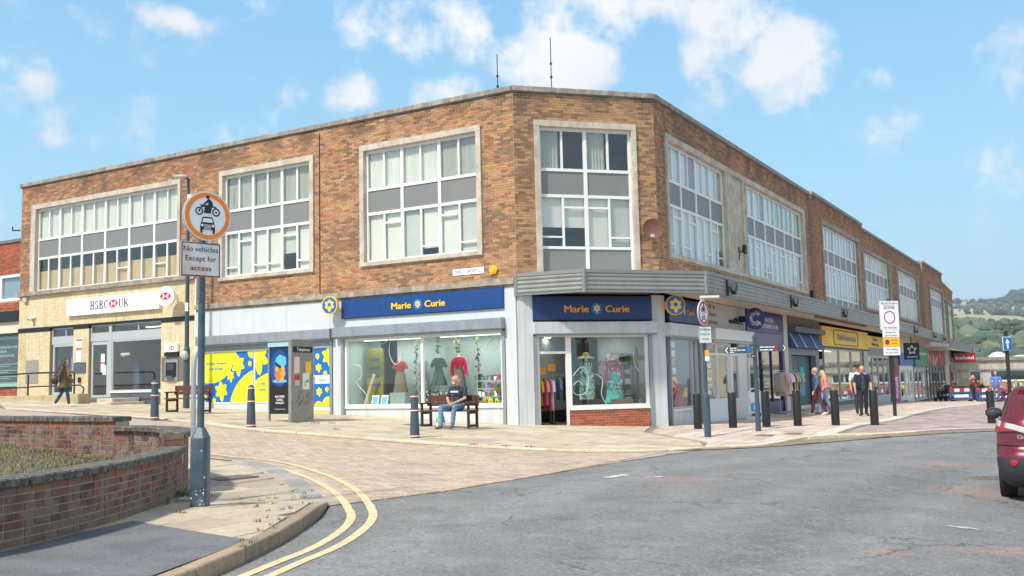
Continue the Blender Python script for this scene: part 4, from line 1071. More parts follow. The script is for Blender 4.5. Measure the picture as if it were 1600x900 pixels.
# ---------------------------------------------------------------- left wing: boards, piers, shutters
bd = MB().box(-13.24, -6.97, -.1, .05, 3.36, 4.258, FL).box(-6.965, -.02, -.1, .05, 3.36, 4.258, FL)
part('fascia_board', bd, M_pale, cb)
for x in (-12.0, -10.4, -8.9, -3.42): part('panel_joint', MB().box(x, x + .012, .05, .053, 3.37, 3.66 if x > -6 else 4.25, FL), M_greyf, cb)
for x in (-4.9, -1.9): part('panel_joint', MB().box(x, x + .01, .13, .132, 3.66, 4.25, FL), M_navyd, cb)
def pier(M, xa, xb, zt, o=.06, m=None):
    part('pier', MB().box(xa, xb, -.3, o, min(gu(M, xa), gu(M, xb)) - .12, zt, M), m or M_pale2, cb)
pier(FL, -.38, -.015, 3.358); pier(FL, -6.86, -6.52, 3.358); pier(FL, -13.26, -12.98, 3.358)
pier(FC, .0, .44, 4.0, .07); pier(FC, 4.12, 4.53, 4.0, .07); pier(FR, -.02, .1, 4.0, .075)
part('pier_joint', MB().box(.2, .212, .07, .073, .1, 3.98, FC).box(4.3, 4.312, .07, .073, .0, 3.98, FC), M_greyf, cb)
def shutter(M, xa, xb, z0, z1, o=.30, m=None):
    s = part('shutter_box', MB().box(xa, xb, .0, o, z0, z1, M), m or M_shut, cb, bevel=.012)
    part('end_plate', MB().box(xb - .03, xb + .004, .0, o + .006, z0 - .004, z1 + .004, M).box(xa - .004, xa + .03, .0, o + .006, z0 - .004, z1 + .004, M), M_shut if m is None else m, s)
    part('shutter_slot', MB().box(xa + .06, xb - .06, .02, o - .06, z0 - .05, z0 - .001, M), M_shut, s)
def rails(M, xs, z1, o=.10):
    for x in xs: part('shutter_rail', MB().box(x - .05, x + .05, .0, o, gu(M, x) - .05, z1 - .06, M), M_shut, cb)
shutter(FL, -6.7, -.38, 3.06, 3.37); shutter(FL, -12.96, -6.8, 3.04, 3.35)
rails(FL, (-6.46, -.44), 3.06); rails(FL, (-12.9, -6.93), 3.04)
shutter(FC, .43, 4.27, 2.87, 3.21, .28, M_shutl); rails(FC, (.5, 4.06), 2.87, .1)
shutter(FR, .0, 3.5, 2.79, 3.17, .32, M_shutl); rails(FR, (.42, 3.1), 2.79, .1)
def riser(M, x0, x1, zt, o=0.0, m=None, name='stall_riser', sill=True):
    part(name, MB().box(x0, x1, -.12, o, min(gu(M, x0), gu(M, x1)) - .1, zt, M), m or M_pale2, cb)
    if sill: part('sill', MB().box(x0 - .02, x1 + .02, -.1, o + .05, zt, zt + .05, M), M_white, cb)
riser(FL, -6.41, -.49, .79); glazed(cb, FL, -6.41, -.49, .84, 3.0, [-3.38], m=M_white, fw=.08)
riser(FC, 1.5, 4.0, .66, m=M_mort, o=-.012, sill=True)
brick_wall(cb, 'brick_plinth', FC, 1.5, 4.0, .08, .66, (), red_col, 3, back=.1, mort=mat('pale_mortar', srgb(226, 196, 166), .9), gap=.014)
glazed(cb, FC, 1.5, 4.0, .71, 2.86, [], m=M_white, fw=.09)
glazed(cb, FC, .56, 1.5, 2.30, 2.86, [], m=M_white, fw=.07, name='fanlight')
part('door_frame', MB().box(.56, .63, -.07, .022, .16, 2.3, FC).box(1.43, 1.498, -.07, .024, .16, 2.3, FC).box(.56, 1.498, -.07, .03, .13, .19, FC), M_white, cb)
riser(FR, .5, 3.0, .52, m=M_pale2); glazed(cb, FR, .5, 3.0, .57, 2.78, [2.5], m=M_greyf, fw=.07)
# interiors: a bright window bed on the left, deeper rooms elsewhere
part('display_bed', MB().box(-6.4, -.5, -1.25, -.1, .70, .84, FL), M_room, cb)
goods('r', FL, -5.9, -4.9, .9, 2.4, -2.4, 7, 4, [srgb(60, 60, 70), srgb(90, 70, 80), srgb(50, 70, 80), srgb(120, 100, 90)], 'dark shelving deep inside the left of the big shop window', 'rack')
solo('dark_screen', MB().box(-5.5, -5.26, -1.9, -1.35, .84, 2.9, FL), M_ink, 'dark panel beside the olive display board', 'panel', T=FL @ Matrix.Translation((-4.9, 1.5, .84)))
part('display_backing', MB().box(-5.25, -.5, -1.3, -1.22, .84, 3.0, FL).box(-6.47, -6.41, -1.3, -.1, .84, 3.0, FL).box(-.5, -.44, -1.3, -.1, .84, 3.0, FL).box(-6.4, -5.95, -1.3, -1.22, .84, 3.0, FL), M_disp, cb)
shop_interior(cb, FL, -6.5, -.6, .6, 3.05, 5, M_roomw)
shop_interior(cb, FC, .1, 4.35, .19, 2.95, 4.5, mat('taupe_shop_wall', srgb(170, 150, 140), .9), name='shop_interior')
shop_interior(cb, FR, .3, 3.4, .1, 2.95, 2.2, M_roomw)
# ---- poster shop (left unit)
riser(FL, -12.85, -7.85, 1.0, sill=False); wu = glazed(cb, FL, -12.85, -7.85, 1.0, 2.82, [-10.38], m=M_white, fw=.08)
part('head_board', MB().box(-12.95, -6.85, -.1, -.0, 2.82, 3.04, FL), M_shut, cb)
dr = part('door', MB().box(-7.8, -7.72, -.06, .02, .75, 2.82, FL).box(-7.04, -6.98, -.06, .02, .75, 2.82, FL).box(-7.72, -7.04, -.06, .02, 2.75, 2.82, FL).box(-7.72, -7.04, -.06, .02, 1.60, 1.88, FL).box(-7.72, -7.04, -.06, .02, .75, .86, FL), M_white, cb)
part('letter_plate', MB().box(-7.5, -7.22, .02, .03, 1.70, 1.76, FL), M_greyf, dr); part('door_handle', MB().box(-7.7, -7.66, .02, .06, 1.62, 1.84, FL), M_greyf, dr)
part('doorstep', MB().box(-7.8, -6.98, -.2, .03, .5, .75, FL), pm('worn_yellow_step', 214, 196, 130, .8, ns=9, na=.2), cb)
def poster(parent, name, x0, x1, z0, z1, disks, flowers, M=FL, o=.028, txt=()):
    """blue board with yellow disks and daffodils cut off at its edge"""
    b = MB().box(x0, x1, o - .012, o, z0, z1, M, 0); rect = [(x0, z0), (x1, z0), (x1, z1), (x0, z1)]; k = 0
    for cx, cz, r_, rz_ in disks:
        p = clip(circ(cx, cz, r_, 40, rz_), rect)
        if len(p) > 2: b.prism(p, o, o + .003 + .0004 * k, M, 1); k += 1
    for cx, cz, r_ in flowers:
        for q in range(6):
            a = math.pi / 2 + .12 + q * math.pi / 3; ln = r_ * (1.0 if q != 3 else 1.25); ps = []
            for t in [i / 9 for i in range(10)]: ps.append((t * ln, .3 * r_ * math.sin(math.pi * min(1, .08 + t * .92)) ** .6))
            pl = ps + [(x, -w) for x, w in ps[::-1]]
            P = clip([(cx + x * math.cos(a) - y * math.sin(a), cz + x * math.sin(a) + y * math.cos(a)) for x, y in pl], rect)
            if len(P) > 2: b.prism(P, o, o + .004 + .0004 * q, M, 1)
    for s, x, z, cap in txt: text(b, s, x, z, cap, None, o + .006, .002, M, 2, bold=.02)
    return part(name, b, [M_pblue, M_pyel, M_pblue], parent)
pa = thing('window_poster', 'blue and yellow daffodil poster reading Do good. Feel good. filling the left shop window', 'poster', T=FL @ Matrix.Translation((-11.6, 0, 1.05)))
poster(pa, 'print', -12.77, -10.44, 1.05, 2.77, [(-12.5, 2.62, 1.15, .92), (-9.9, .75, 1.65, 1.45), (-10.42, 2.75, .27, .24)],
       [(-11.15, 2.33, .34), (-11.95, 1.45, .32), (-11.5, 1.95, .19), (-12.52, 1.5, .14), (-12.3, 1.1, .11), (-11.55, 2.55, .1), (-11.35, 2.72, .17), (-10.58, 2.35, .1), (-12.74, 1.2, .12)],
       txt=[('Do good. Feel good.', -12.2, 2.36, .085), ('Look fantastic.', -12.2, 2.17, .085)])
pa = thing('window_poster', 'second daffodil poster of the left window, mostly hidden by the telephone box', 'poster', T=FL @ Matrix.Translation((-9.1, 0, 1.05)))
poster(pa, 'print', -10.32, -7.92, 1.05, 2.77, [(-9.0, .9, 1.9, 1.2)], [(-10.2, 2.55, .5), (-8.5, 2.4, .3)], txt=[('To help', -10.05, 1.62, .085), ('a better', -10.0, 1.42, .085)])
pa = thing('window_poster', 'upper daffodil poster on the white door right of the telephone box', 'poster', T=FL @ Matrix.Translation((-7.4, 0, 1.9)))
poster(pa, 'print', -7.70, -7.05, 1.89, 2.74, [], [(-7.05, 2.5, .32), (-7.5, 2.13, .14), (-7.55, 2.5, .1), (-7.22, 1.93, .1)])
pa = thing('window_poster', 'lower daffodil poster on the white door right of the telephone box', 'poster', T=FL @ Matrix.Translation((-7.4, 0, .9)))
poster(pa, 'print', -7.70, -7.05, .87, 1.59, [(-7.1, .86, .26, .33), (-7.5, .82, .2, .22)], [(-7.48, 1.35, .14), (-7.15, 1.42, .09)])
part('unit_wall', MB().box(-12.9, -6.9, -.3, -.12, .4, 3.0, FL), M_roomw, cb)

# ---------------------------------------------------------------- fascia signs
def charity_sign(label, M, x0, x1, z0, z1, cx, k, m, ty=None):
    t = thing('fascia_sign', label, 'sign', T=M @ Matrix.Translation(((x0 + x1) / 2, 0, z0)))
    part('sign_board', MB().box(x0, x1, .05, .13, z0, z1, M), m, t, bevel=.006)
    part('edge_trim', MB().box(x0 - .012, x1 + .012, .05, .11, z0 - .014, z0, M).box(x0 - .012, x1 + .012, .05, .11, z1, z1 + .014, M), M_black, t)
    l = MB(); zc = (z0 + z1) / 2 - .02; cap = .17 * k
    text(l, 'Marie', cx - .56 * k, zc - cap / 2, cap, .66 * k, .131, .02, M, bold=.03); text(l, 'Curie', cx + .57 * k, zc - cap / 2, cap, .66 * k, .131, .02, M, bold=.03)
    part('lettering', l, ty or M_yellow, t)
    em = MB().prism(circ(cx, zc, .155 * k, 28), .13, .145, M, 0); flower(em, cx, zc + .015, .095 * k, .149, M, 1); em.prism(circ(cx, zc + .015, .035 * k, 14), .149, .154, M, 0); em.prism(circ(cx, zc + .015, .02 * k, 12), .154, .157, M, 1)
    part('emblem', em, [M_blue, M_yellow], t)
charity_sign('long bright navy fascia sign with yellow lettering above the window behind the bench', FL, -6.45, -.4, 3.66, 4.25, -3.42, 1.12, M_navy)
charity_sign('dark navy fascia sign with yellow lettering under the canopy on the chamfered corner', FC, .45, 4.12, 3.27, 3.955, 2.38, 1.12, M_navyd, M_orange)
charity_sign('navy fascia sign right of the corner, half hidden by a round sign', FR, .35, 3.35, 3.24, 3.95, 1.6, .95, M_navyd, M_orange)
def round_sign(name, label, M, x, z, o, rx, rz_, face, rim, ang, draw):
    """projecting round sign: arm to the wall, drum and printed face turned towards the street"""
    T = M @ Matrix.Translation((x, -o, z)) @ Matrix.Rotation(ang, 4, 'Z')
    t = thing(name, label, 'sign', T=T)
    part('rim', MB().prism(circ(0, 0, rx, 36, rz_), -.06, .045, T), rim, t, smooth=True)
    f = MB().prism(circ(0, 0, rx * .9, 36, rz_ * .9), .045, .049, T, 0); draw(f, T); part('sign_face', f, face, t)
    part('arm', MB().box(x - .03, x + .03, .0, o - .0, z - .1, z + .12, M), rim, t)
    return t
def dd(f, T, s=.25): flower(f, 0, .01, s, .052, T, 1); f.prism(circ(0, .02, s * .33, 16), .052, .056, T, 0); f.prism(circ(0, .02, s * .17, 12), .056, .059, T, 2)
round_sign('projecting_sign', 'round yellow rimmed daffodil sign at the left end of the long navy fascia', FL, -6.66, 4.08, .42, .29, .29, [M_blue, M_yellow, M_blue], M_yellow, R(10), lambda f, T: dd(f, T, .185))
round_sign('projecting_sign', 'round blue daffodil sign on the right hand side of the corner under the canopy', FR, .02, 3.68, .45, .3, .3, [M_blue, M_yellow, M_blue], M_orange, R(-50), lambda f, T: dd(f, T, .2))
def hexlogo(f, T, w, h, o, r, wh=None, cx=0, cz=0):
    if wh is not None: f.prism([(cx - w, cz), (cx - w / 2, cz - h), (cx + w / 2, cz - h), (cx + w, cz), (cx + w / 2, cz + h), (cx - w / 2, cz + h)], o - .001, o + .001, T, wh)
    for tri in ([(-w, 0), (-w / 2, -h), (-w / 2, h)], [(w, 0), (w / 2, h), (w / 2, -h)], [(-w / 2, h), (0, 0), (w / 2, h)], [(-w / 2, -h), (w / 2, -h), (0, 0)]):
        f.prism([(cx + x, cz + z) for x, z in tri], o, o + .004, T, r)
round_sign('projecting_sign', 'round white sign with red hexagon emblem beside the lamp column', FL, -14.25, 4.86, .5, .36, .36, [M_swhite, M_hred], M_swhite, R(12), lambda f, T: hexlogo(f, T, .25, .125, .05, 1))
def cface(f, T):
    rnd = random.Random(5)
    for i in range(230):
        a = rnd.uniform(R(40), R(320)); rr = rnd.gauss(.185, .035)
        if rnd.random() < .25: rr += rnd.uniform(0, .07)
        if rr > .29: continue
        s = rnd.uniform(.008, .02); x, z = rr * math.cos(a) + .02, rr * math.sin(a) + .01
        f.prism(circ(x, z, s, 6), .049, .052, T, rnd.choice([1, 1, 2, 3]))
round_sign('projecting_sign', 'round purple sign with a dotted pink and white letter C under the canopy', FR, 7.5, 3.6, .62, .36, .4, [pm('deep_purple', 40, 26, 104, .35), M_swhite, pm('sign_pink', 232, 110, 170, .4), pm('sign_cyan', 90, 190, 220, .4)], pm('deep_purple', 40, 26, 104), R(-50), cface)

# street name plate, alarm boxes, cameras, dish
t = thing('street_name_plate', 'white WELL CROFT street name plate on the brickwork', 'sign', T=FL @ Matrix.Translation((-1.65, 0, 4.72)))
part('plate', MB().box(-2.2, -1.1, 0, .022, 4.725, 4.915, FL), M_swhite, t, bevel=.004); part('lettering', text(MB(), 'WELL CROFT', -1.72, 4.775, .1, .78, .022, .003, FL), M_ink, t)
part('post_district', text(MB(), 'BD18', -1.2, 4.775, .045, .12, .022, .003, FL), M_ink, t)
T = FL @ Matrix.Translation((-.75, 0, 4.8))
solo('alarm_box', MB().prism(circ(0, 0, .15, 6), 0, .08, T).prism(circ(0, 0, .10, 6), .08, .1, T), pm('alarm_yellow', 240, 186, 50), 'yellow hexagonal alarm box beside the street name plate', 'alarm box', T=T, bevel=.01)
T = FL @ Matrix.Translation((-23.2, 0, 5.3)); solo('alarm_box', MB().box(-.14, .08, 0, .12, -.1, .1, T).cyl((-.14, -.06, 0), (-.2, -.06, 0), .07, M=T), pm('dull_beige', 196, 186, 164), 'small beige box under the ledge at the far left of the bank wall', 'alarm box', T=T, bevel=.015)
T = FL @ Matrix.Translation((-22.75, 0, 4.5)); t = thing('security_camera', 'white camera with black dome on the cream bank wall', 'camera', T=T)
part('body', MB().box(-.12, .14, 0, .1, .0, .1, T), M_swhite, t, bevel=.02); part('dome', MB().ball((.02, -.16, .02), .085, 10, T), M_swhite, t, smooth=True); part('lens', MB().ball((-.02, -.22, -.01), .04, 8, T), M_black, t)
T = FL @ Matrix.Translation((-23.95, 0, 8.25)); t = thing('wall_hook', 'small dark bracket sticking out of the far left edge of the brick building', 'bracket', T=T)
part('arm', MB().tube([(.2, -.05, 0), (-.3, -.05, .03), (-.32, -.05, .2)], .03, 6, T), M_dark, t)
T = FC @ Matrix.Translation((4.17, -.02, 5.92)); t = thing('satellite_dish', 'rusty brown satellite dish on the corner brickwork', 'satellite dish', T=T)
Td = T @ Matrix.Translation((0, -.28, .05)) @ Matrix.Rotation(R(-16), 4, 'Z') @ Matrix.Rotation(R(90), 4, 'X')
M_rust = pm('rusty_brown_metal', 112, 74, 62, .75, ns=14, na=.3)
part('dish', MB().lathe([(.001, -.06), (.12, -.05), (.22, -.025), (.30, .02), (.305, .028), (.22, -.012), (.12, -.038), (.001, -.047)], 28, Td), M_rust, t, smooth=True)
part('arm', MB().tube([(0, 0, -.1), (-.1, -.2, -.28), (-.14, -.55, -.2)], .014, 6, T), M_rust, t); part('feedhorn', MB().box(-.18, -.1, .52, .62, -.24, -.16, T), pm('feed_grey', 190, 190, 190), t)
part('bracket', MB().box(-.04, .04, .0, .22, -.06, .06, T), M_rust, t)
for x, y, h, l in ((-.3, 29.2, 1.5, 'shorter dark aerial mast on the roof, left of the corner'), (1.35, 29.1, 1.95, 'tall dark aerial mast on the roof above the chamfered corner')):
    T = TR(x, y, 9.78); t = thing('aerial_mast', l, 'aerial', T=T); part('pole', MB().cyl((0, 0, 0), (0, 0, h + .3), .014, M=T, n=8), M_blk, t); part('collar', MB().cyl((0, 0, h * .5), (0, 0, h * .5 + .06), .04, M=T, n=8).cyl((0, 0, h * .72), (0, 0, h * .72 + .05), .04, M=T, n=8), M_blk, t); part('base_plate', MB().box(-.12, .12, -.12, .12, 0, .04, T), M_blk, t)
T = FR @ Matrix.Translation((8.0, .02, 6.15)); t = thing('wall_light', 'small black spotlight on the concrete pier between the right hand windows', 'light', T=T); part('bracket', MB().box(-.02, .02, 0, .03, -.3, .2, T).box(-.02, .02, .03, .2, -.02, .02, T), M_blk, t); part('lamp_head', MB().box(.0, .22, .12, .25, .0, .28, T @ Matrix.Rotation(R(20), 4, 'Y')), M_blk, t)
T = FR @ Matrix.Translation((18.7, 0, 4.9)); solo('wall_vent', MB().box(-.12, .12, .02, .14, -.3, .55, T), M_blk, 'narrow black box at the foot of the brick step beside the green window', 'vent', T=T)

# ---------------------------------------------------------------- the bank
hb = [(-21.66, -20.17, 1.4, 4.09), (-19.23, -15.1, .9, 4.08)]
wz = brick_wall(cb, 'cream_tile_wall', FL, -23.75, -13.28, .7, 3.97, hb, cream_col, 2, bl=.235, bh=.075, bond=0, gap=.006, mort=mat('tile_grout', srgb(186, 168, 132), .9), reg=None)
brick_wall(cb, 'cream_tile_wall', FL, -23.75, -13.28, 4.15, 5.46, [(-21.66, -20.17, 3.9, 4.1), (-19.23, -15.1, 3.9, 4.1)], cream_col, 2, bl=.235, bh=.075, bond=0, gap=.006, mort=mat('tile_grout'))
part('dark_band', MB().box(-23.76, -21.66, -.1, .02, 3.97, 4.15, FL).box(-20.17, -19.23, -.1, .02, 3.97, 4.15, FL).box(-15.1, -13.27, -.1, .02, 3.97, 4.15, FL).box(-21.66, -20.17, -.1, .02, 4.09, 4.15, FL).box(-19.23, -15.1, -.1, .02, 4.08, 4.15, FL), M_black, cb)
part('edge_strip', MB().box(-13.285, -13.23, -.1, .05, .75, 5.46, FL), M_white, cb)
glazed(cb, FL, -21.62, -20.2, 3.68, 4.06, [-20.75], m=M_greyf, o=-.1); part('head_board', MB().box(-21.62, -20.2, -.17, -.07, 3.42, 3.68, FL), M_greyf, cb)
glazed(cb, FL, -21.55, -20.2, 1.42, 3.42, [], m=M_greyf, o=-.1, fw=.1)
glazed(cb, FL, -19.2, -18.08, 3.72, 4.06, [], m=M_greyf, o=-.1); glazed(cb, FL, -18.0, -15.12, 3.72, 4.06, [-16.45], m=M_greyf, o=-.1)
part('head_board', MB().box(-19.2, -15.12, -.17, -.07, 3.44, 3.72, FL).box(-18.12, -17.95, -.18, -.06, 1.25, 4.06, FL), M_greyf, cb)
glazed(cb, FL, -17.95, -15.12, 1.5, 3.44, [], m=M_greyf, o=-.1, fw=.06)
part('sill', MB().box(-18.0, -15.1, -.14, -.02, 1.45, 1.5, FL), M_white, cb)
for i in range(5): part('granite_panel', MB().box(-17.95 + i * .57 + .005, -17.95 + (i + 1) * .57 - .005, -.16, -.05, .85, 1.44, FL), M_granite, cb)
dd_ = part('door', MB().box(-19.15, -19.06, -.16, -.08, 1.28, 3.42, FL).box(-18.24, -18.13, -.16, -.08, 1.28, 3.42, FL).box(-19.06, -18.24, -.16, -.08, 3.3, 3.42, FL).box(-19.06, -18.24, -.16, -.08, 1.28, 1.38, FL), M_greyf, cb)
part('glass_pane', MB().box(-19.06, -18.24, -.125, -.118, 1.38, 3.3, FL), M_glass, dd_); part('notice', MB().box(-18.62, -18.4, -.11, -.105, 2.25, 2.95, FL).box(-18.5, -18.3, -.104, -.1, 2.15, 2.5, FL), M_swhite, dd_); part('notice_stripe', MB().box(-18.75, -18.38, -.10, -.096, 2.58, 2.63, FL), M_hred, dd_)
shop_interior(cb, FL, -21.8, -20.0, 1.3, 4.1, 2.0, M_roomw, name='bank_interior'); shop_interior(cb, FL, -19.3, -15.0, 1.28, 4.1, 3.5, pm('bank_beige_wall', 150, 130, 110, .9), name='bank_interior')
part('bank_display', MB().box(-17.3, -16.3, -3.4, -3.2, 2.4, 3.2, FL).box(-15.9, -15.3, -2.2, -1.6, 1.3, 2.2, FL).box(-17.8, -17.4, -1.2, -.9, 1.3, 2.6, FL), M_granite, cb)
part('window_lettering', text(MB(), 'open', -17.2, 2.85, .14, .5, -.09, .003, FL, bold=.01), M_swhite, cb)
part('window_advert', MB().box(-20.95, -20.3, -.5, -.46, 2.2, 3.2, FL), pm('advert_violet', 130, 110, 180), cb); part('window_advert', MB().box(-20.7, -20.32, -.46, -.44, 2.25, 2.6, FL), M_hred, cb)
t = thing('fascia_sign', 'long white HSBC UK sign on the cream bank wall', 'sign', T=FL @ Matrix.Translation((-17.8, 0, 4.5)))
part('sign_board', MB().box(-20.46, -15.07, .0, .14, 4.48, 5.14, FL), M_swhite, t, bevel=.01)
l = MB(); 
def serif_text(mb, chars, x, z, h, M, o, w=.2, gap=.05, th=.052):
    """tall thin roman capitals"""
    def bar(x0, x1, z0, z1): mb.box(x0, x1, o, o + .006, z0, z1, M)
    s = .02; hair = .5 * th
    for ch in chars:
        if ch == 'H':
            for a in (x + .02, x + w - .02 - th): bar(a, a + th, z, z + h); bar(a - .02, a + th + .02, z, z + s); bar(a - .02, a + th + .02, z + h - s, z + h)
            bar(x + .02 + th, x + w - .02 - th, z + h * .48, z + h * .48 + hair)
        elif ch == 'U':
            bar(x + .02, x + .02 + th, z + h * .22, z + h); bar(x, x + .04 + th, z + h - s, z + h); bar(x + w - .045, x + w - .02, z + h * .22, z + h); bar(x + w - .07, x + w + .005, z + h - s, z + h)
            n = 10
            for i in range(n):
                a, b = math.pi + math.pi * i / n, math.pi + math.pi * (i + 1) / n; cx = x + w / 2 - .0; ro = w / 2 - .02; rz_ = h * .22
                mb.prism([(cx + ro * math.cos(a), z + rz_ + rz_ * math.sin(a)), (cx + ro * math.cos(b), z + rz_ + rz_ * math.sin(b)), (cx + (ro - .028) * math.cos(b), z + rz_ + (rz_ - .02) * math.sin(b)), (cx + (ro - .028) * math.cos(a), z + rz_ + (rz_ - .02) * math.sin(a))], o, o + .006, M)
        elif ch == 'K':
            bar(x + .02, x + .02 + th, z, z + h); bar(x, x + .04 + th, z, z + s); bar(x, x + .04 + th, z + h - s, z + h)
            mb.prism([(x + .02 + th, z + h * .4), (x + .02 + th, z + h * .46), (x + w - .03, z + h), (x + w, z + h)], o, o + .006, M)
            mb.prism([(x + .08, z + h * .52), (x + .08 + th, z + h * .58), (x + w + .02, z), (x + w - .03, z)], o, o + .0064, M)
        elif ch == 'B' or ch == 'C' or ch == 'S':
            def arc(cx, cz, rx, rz_, a0, a1, t0=th):
                n = 14
                for i in range(n):
                    a, b = a0 + (a1 - a0) * i / n, a0 + (a1 - a0) * (i + 1) / n
                    f_ = lambda q: hair * .7 + (t0 - hair * .7) * abs(math.cos(q))
                    mb.prism([(cx + rx * math.cos(a), cz + rz_ * math.sin(a)), (cx + rx * math.cos(b), cz + rz_ * math.sin(b)), (cx + (rx - f_(b)) * math.cos(b), cz + (rz_ - f_(b) * .8) * math.sin(b)), (cx + (rx - f_(a)) * math.cos(a), cz + (rz_ - f_(a) * .8) * math.sin(a))], o, o + .006, M)
            if ch == 'B':
                bar(x + .02, x + .02 + th, z, z + h); bar(x, x + .1, z, z + s); bar(x, x + .1, z + h - s, z + h); bar(x + .05, x + .1, z + h * .5, z + h * .5 + s)
                arc(x + .08, z + h * .755, w - .11, h * .245, -math.pi / 2, math.pi / 2); arc(x + .08, z + h * .265, w - .09, h * .265, -math.pi / 2, math.pi / 2)
            elif ch == 'C': arc(x + w / 2 + .01, z + h / 2, w / 2, h / 2, R(42), R(318)); bar(x + w - .02, x + w - .004, z + h * .7, z + h * .98)
            else:
                arc(x + w / 2, z + h * .745, w * .36, h * .255, R(30), R(270)); arc(x + w / 2, z + h * .265, w * .4, h * .265, R(-150), R(90)); bar(x + w * .82, x + w * .88, z + h * .72, z + h * .95); bar(x + w * .1, x + w * .16, z + h * .05, z + h * .3)
        x += w + gap
serif_text(l, 'HSBC', -18.98, 4.66, .33, FL, .141, .225, .045); serif_text(l, 'UK', -17.3, 4.66, .33, FL, .141, .235, .05)
part('lettering', l, M_black, t); e = MB(); hexlogo(e, FL, .27, .145, .142, 0, None, -17.63, 4.825); part('emblem', e, M_hred, t)
# the machine
t = thing('cash_machine', 'cash machine with white and red emblem header set in the cream wall', 'cash machine', T=FL @ Matrix.Translation((-14.4, 0, 1.8)))
part('surround', MB().box(-15.03, -13.77, .0, .03, 1.84, 2.7, FL), pm('machine_surround', 112, 106, 100, .5), t)
part('fascia', MB().box(-14.82, -14.13, .03, .06, 1.84, 2.6, FL), pm('machine_grey', 140, 140, 142, .4), t)
part('screen_recess', MB().box(-14.76, -14.2, .06, .07, 1.98, 2.5, FL), M_black, t); part('screen', MB().box(-14.68, -14.34, .07, .078, 2.22, 2.44, FL), pm('screen_dim', 60, 66, 76, .2), t)
part('keypad', MB().box(-14.7, -14.3, .06, .18, 1.96, 2.02, FL), M_granite, t)
part('header', MB().box(-14.82, -14.12, .0, .10, 2.88, 3.17, FL), M_swhite, t); part('header_band', MB().box(-14.82, -14.12, .0, .09, 2.72, 2.87, FL), M_black, t)
e = MB(); hexlogo(e, FL, .14, .07, .10, 0, None, -14.42, 3.02); part('emblem', e, M_hred, t)
# notices on the piers
T = FL @ Matrix.Translation((-19.8, 0, 2.6)); t = thing('wall_notice', 'two white notices with red bars on the bank pier left of the door', 'notice', T=T)
part('sheet', MB().box(-19.96, -19.64, .0, .02, 3.17, 3.57, FL), M_swhite, t); part('sheet', MB().box(-19.95, -19.65, .0, .02, 2.68, 3.1, FL), M_swhite, t); part('red_bar', MB().box(-19.96, -19.64, .02, .024, 3.5, 3.56, FL), M_hred, t); part('red_bar', MB().box(-19.96, -19.64, .02, .024, 3.17, 3.22, FL), M_hred, t)
solo('metal_plate', MB().box(-20.1, -19.36, .0, .03, 2.25, 2.65, FL), M_granite, 'grey metal plate under the notices on the bank pier', 'plate', T=FL @ Matrix.Translation((-19.7, 0, 2.3)))
solo('metal_plate', MB().box(-23.17, -22.37, .0, .02, 1.9, 2.84, FL), pm('dull_metal', 150, 144, 136, .5, ns=8, na=.1), 'tall grey metal plate at the left end of the cream bank wall', 'plate', T=FL @ Matrix.Translation((-22.8, 0, 1.9)))
solo('intercom', MB().box(-19.8, -19.64, .0, .06, 1.88, 2.08, FL), M_black, 'small black intercom on the bank pier behind the handrail', 'intercom', T=FL @ Matrix.Translation((-19.7, 0, 1.9)), bevel=.02)
# ramp wall, steps and handrail
gz = lambda x, o: gu(FL, x, o)
rw = thing('ramp_wall', 'low stone retaining wall and ramp before the bank door', 'wall', T=FL @ Matrix.Translation((-20.5, -1.6, gz(-20.5, 1.6))))
x = -23.6; k = 0
while x < -17.25:
    e = min(x + .85, -17.2); part('stone', MB().box(x + .006, e - .006, 1.5, 1.78, gz(x, 1.6) - .1, 1.42 if k else 1.38, FL), pm('ramp_stone', 176, 160, 124, .9, ns=5, na=.2, bump=.3), rw, bevel=.02); x = e; k += 1
part('end_block', MB().box(-17.6, -17.1, 1.45, 1.95, gz(-17.3, 1.7) - .1, 1.45, FL), pm('ramp_stone', 0, 0, 0), rw, bevel=.02)
part('ramp_surface', MB().box(-23.6, -17.2, .02, 1.5, .9, 1.3, FL), M_stone, rw)
for i, (a, b, h) in enumerate(((-17.08, -15.9, 1.12), (-17.08, -16.2, 1.26))): part('step', MB().box(a, b, .02, 1.5 - .3 * i, .8, h, FL), M_stone, rw, bevel=.02)
hr = thing('handrail', 'black tubular handrail along the bank ramp', 'railing', T=FL @ Matrix.Translation((-20, -1.6, 1.35)))
rr_ = MB()
for x0_ in (-23.55, -20.5, -17.75): part('post', MB().cyl((x0_, -1.64, 1.35), (x0_, -1.64, 2.2), .032, M=FL, n=8), M_blk, hr)
part('top_rail', MB().tube([(-23.55, -1.64, 2.15), (-23.4, -1.64, 2.21), (-20, -1.64, 2.26), (-17.85, -1.64, 2.24), (-17.75, -1.64, 2.15)], .03, 8, FL), M_blk, hr, smooth=True)
part('mid_rail', MB().tube([(-23.75, -1.64, 1.42), (-23.7, -1.64, 1.66), (-20, -1.64, 1.75), (-17.4, -1.64, 1.76), (-17.2, -1.64, 1.65), (-17.25, -1.64, 1.45)], .026, 8, FL), M_blk, hr, smooth=True)

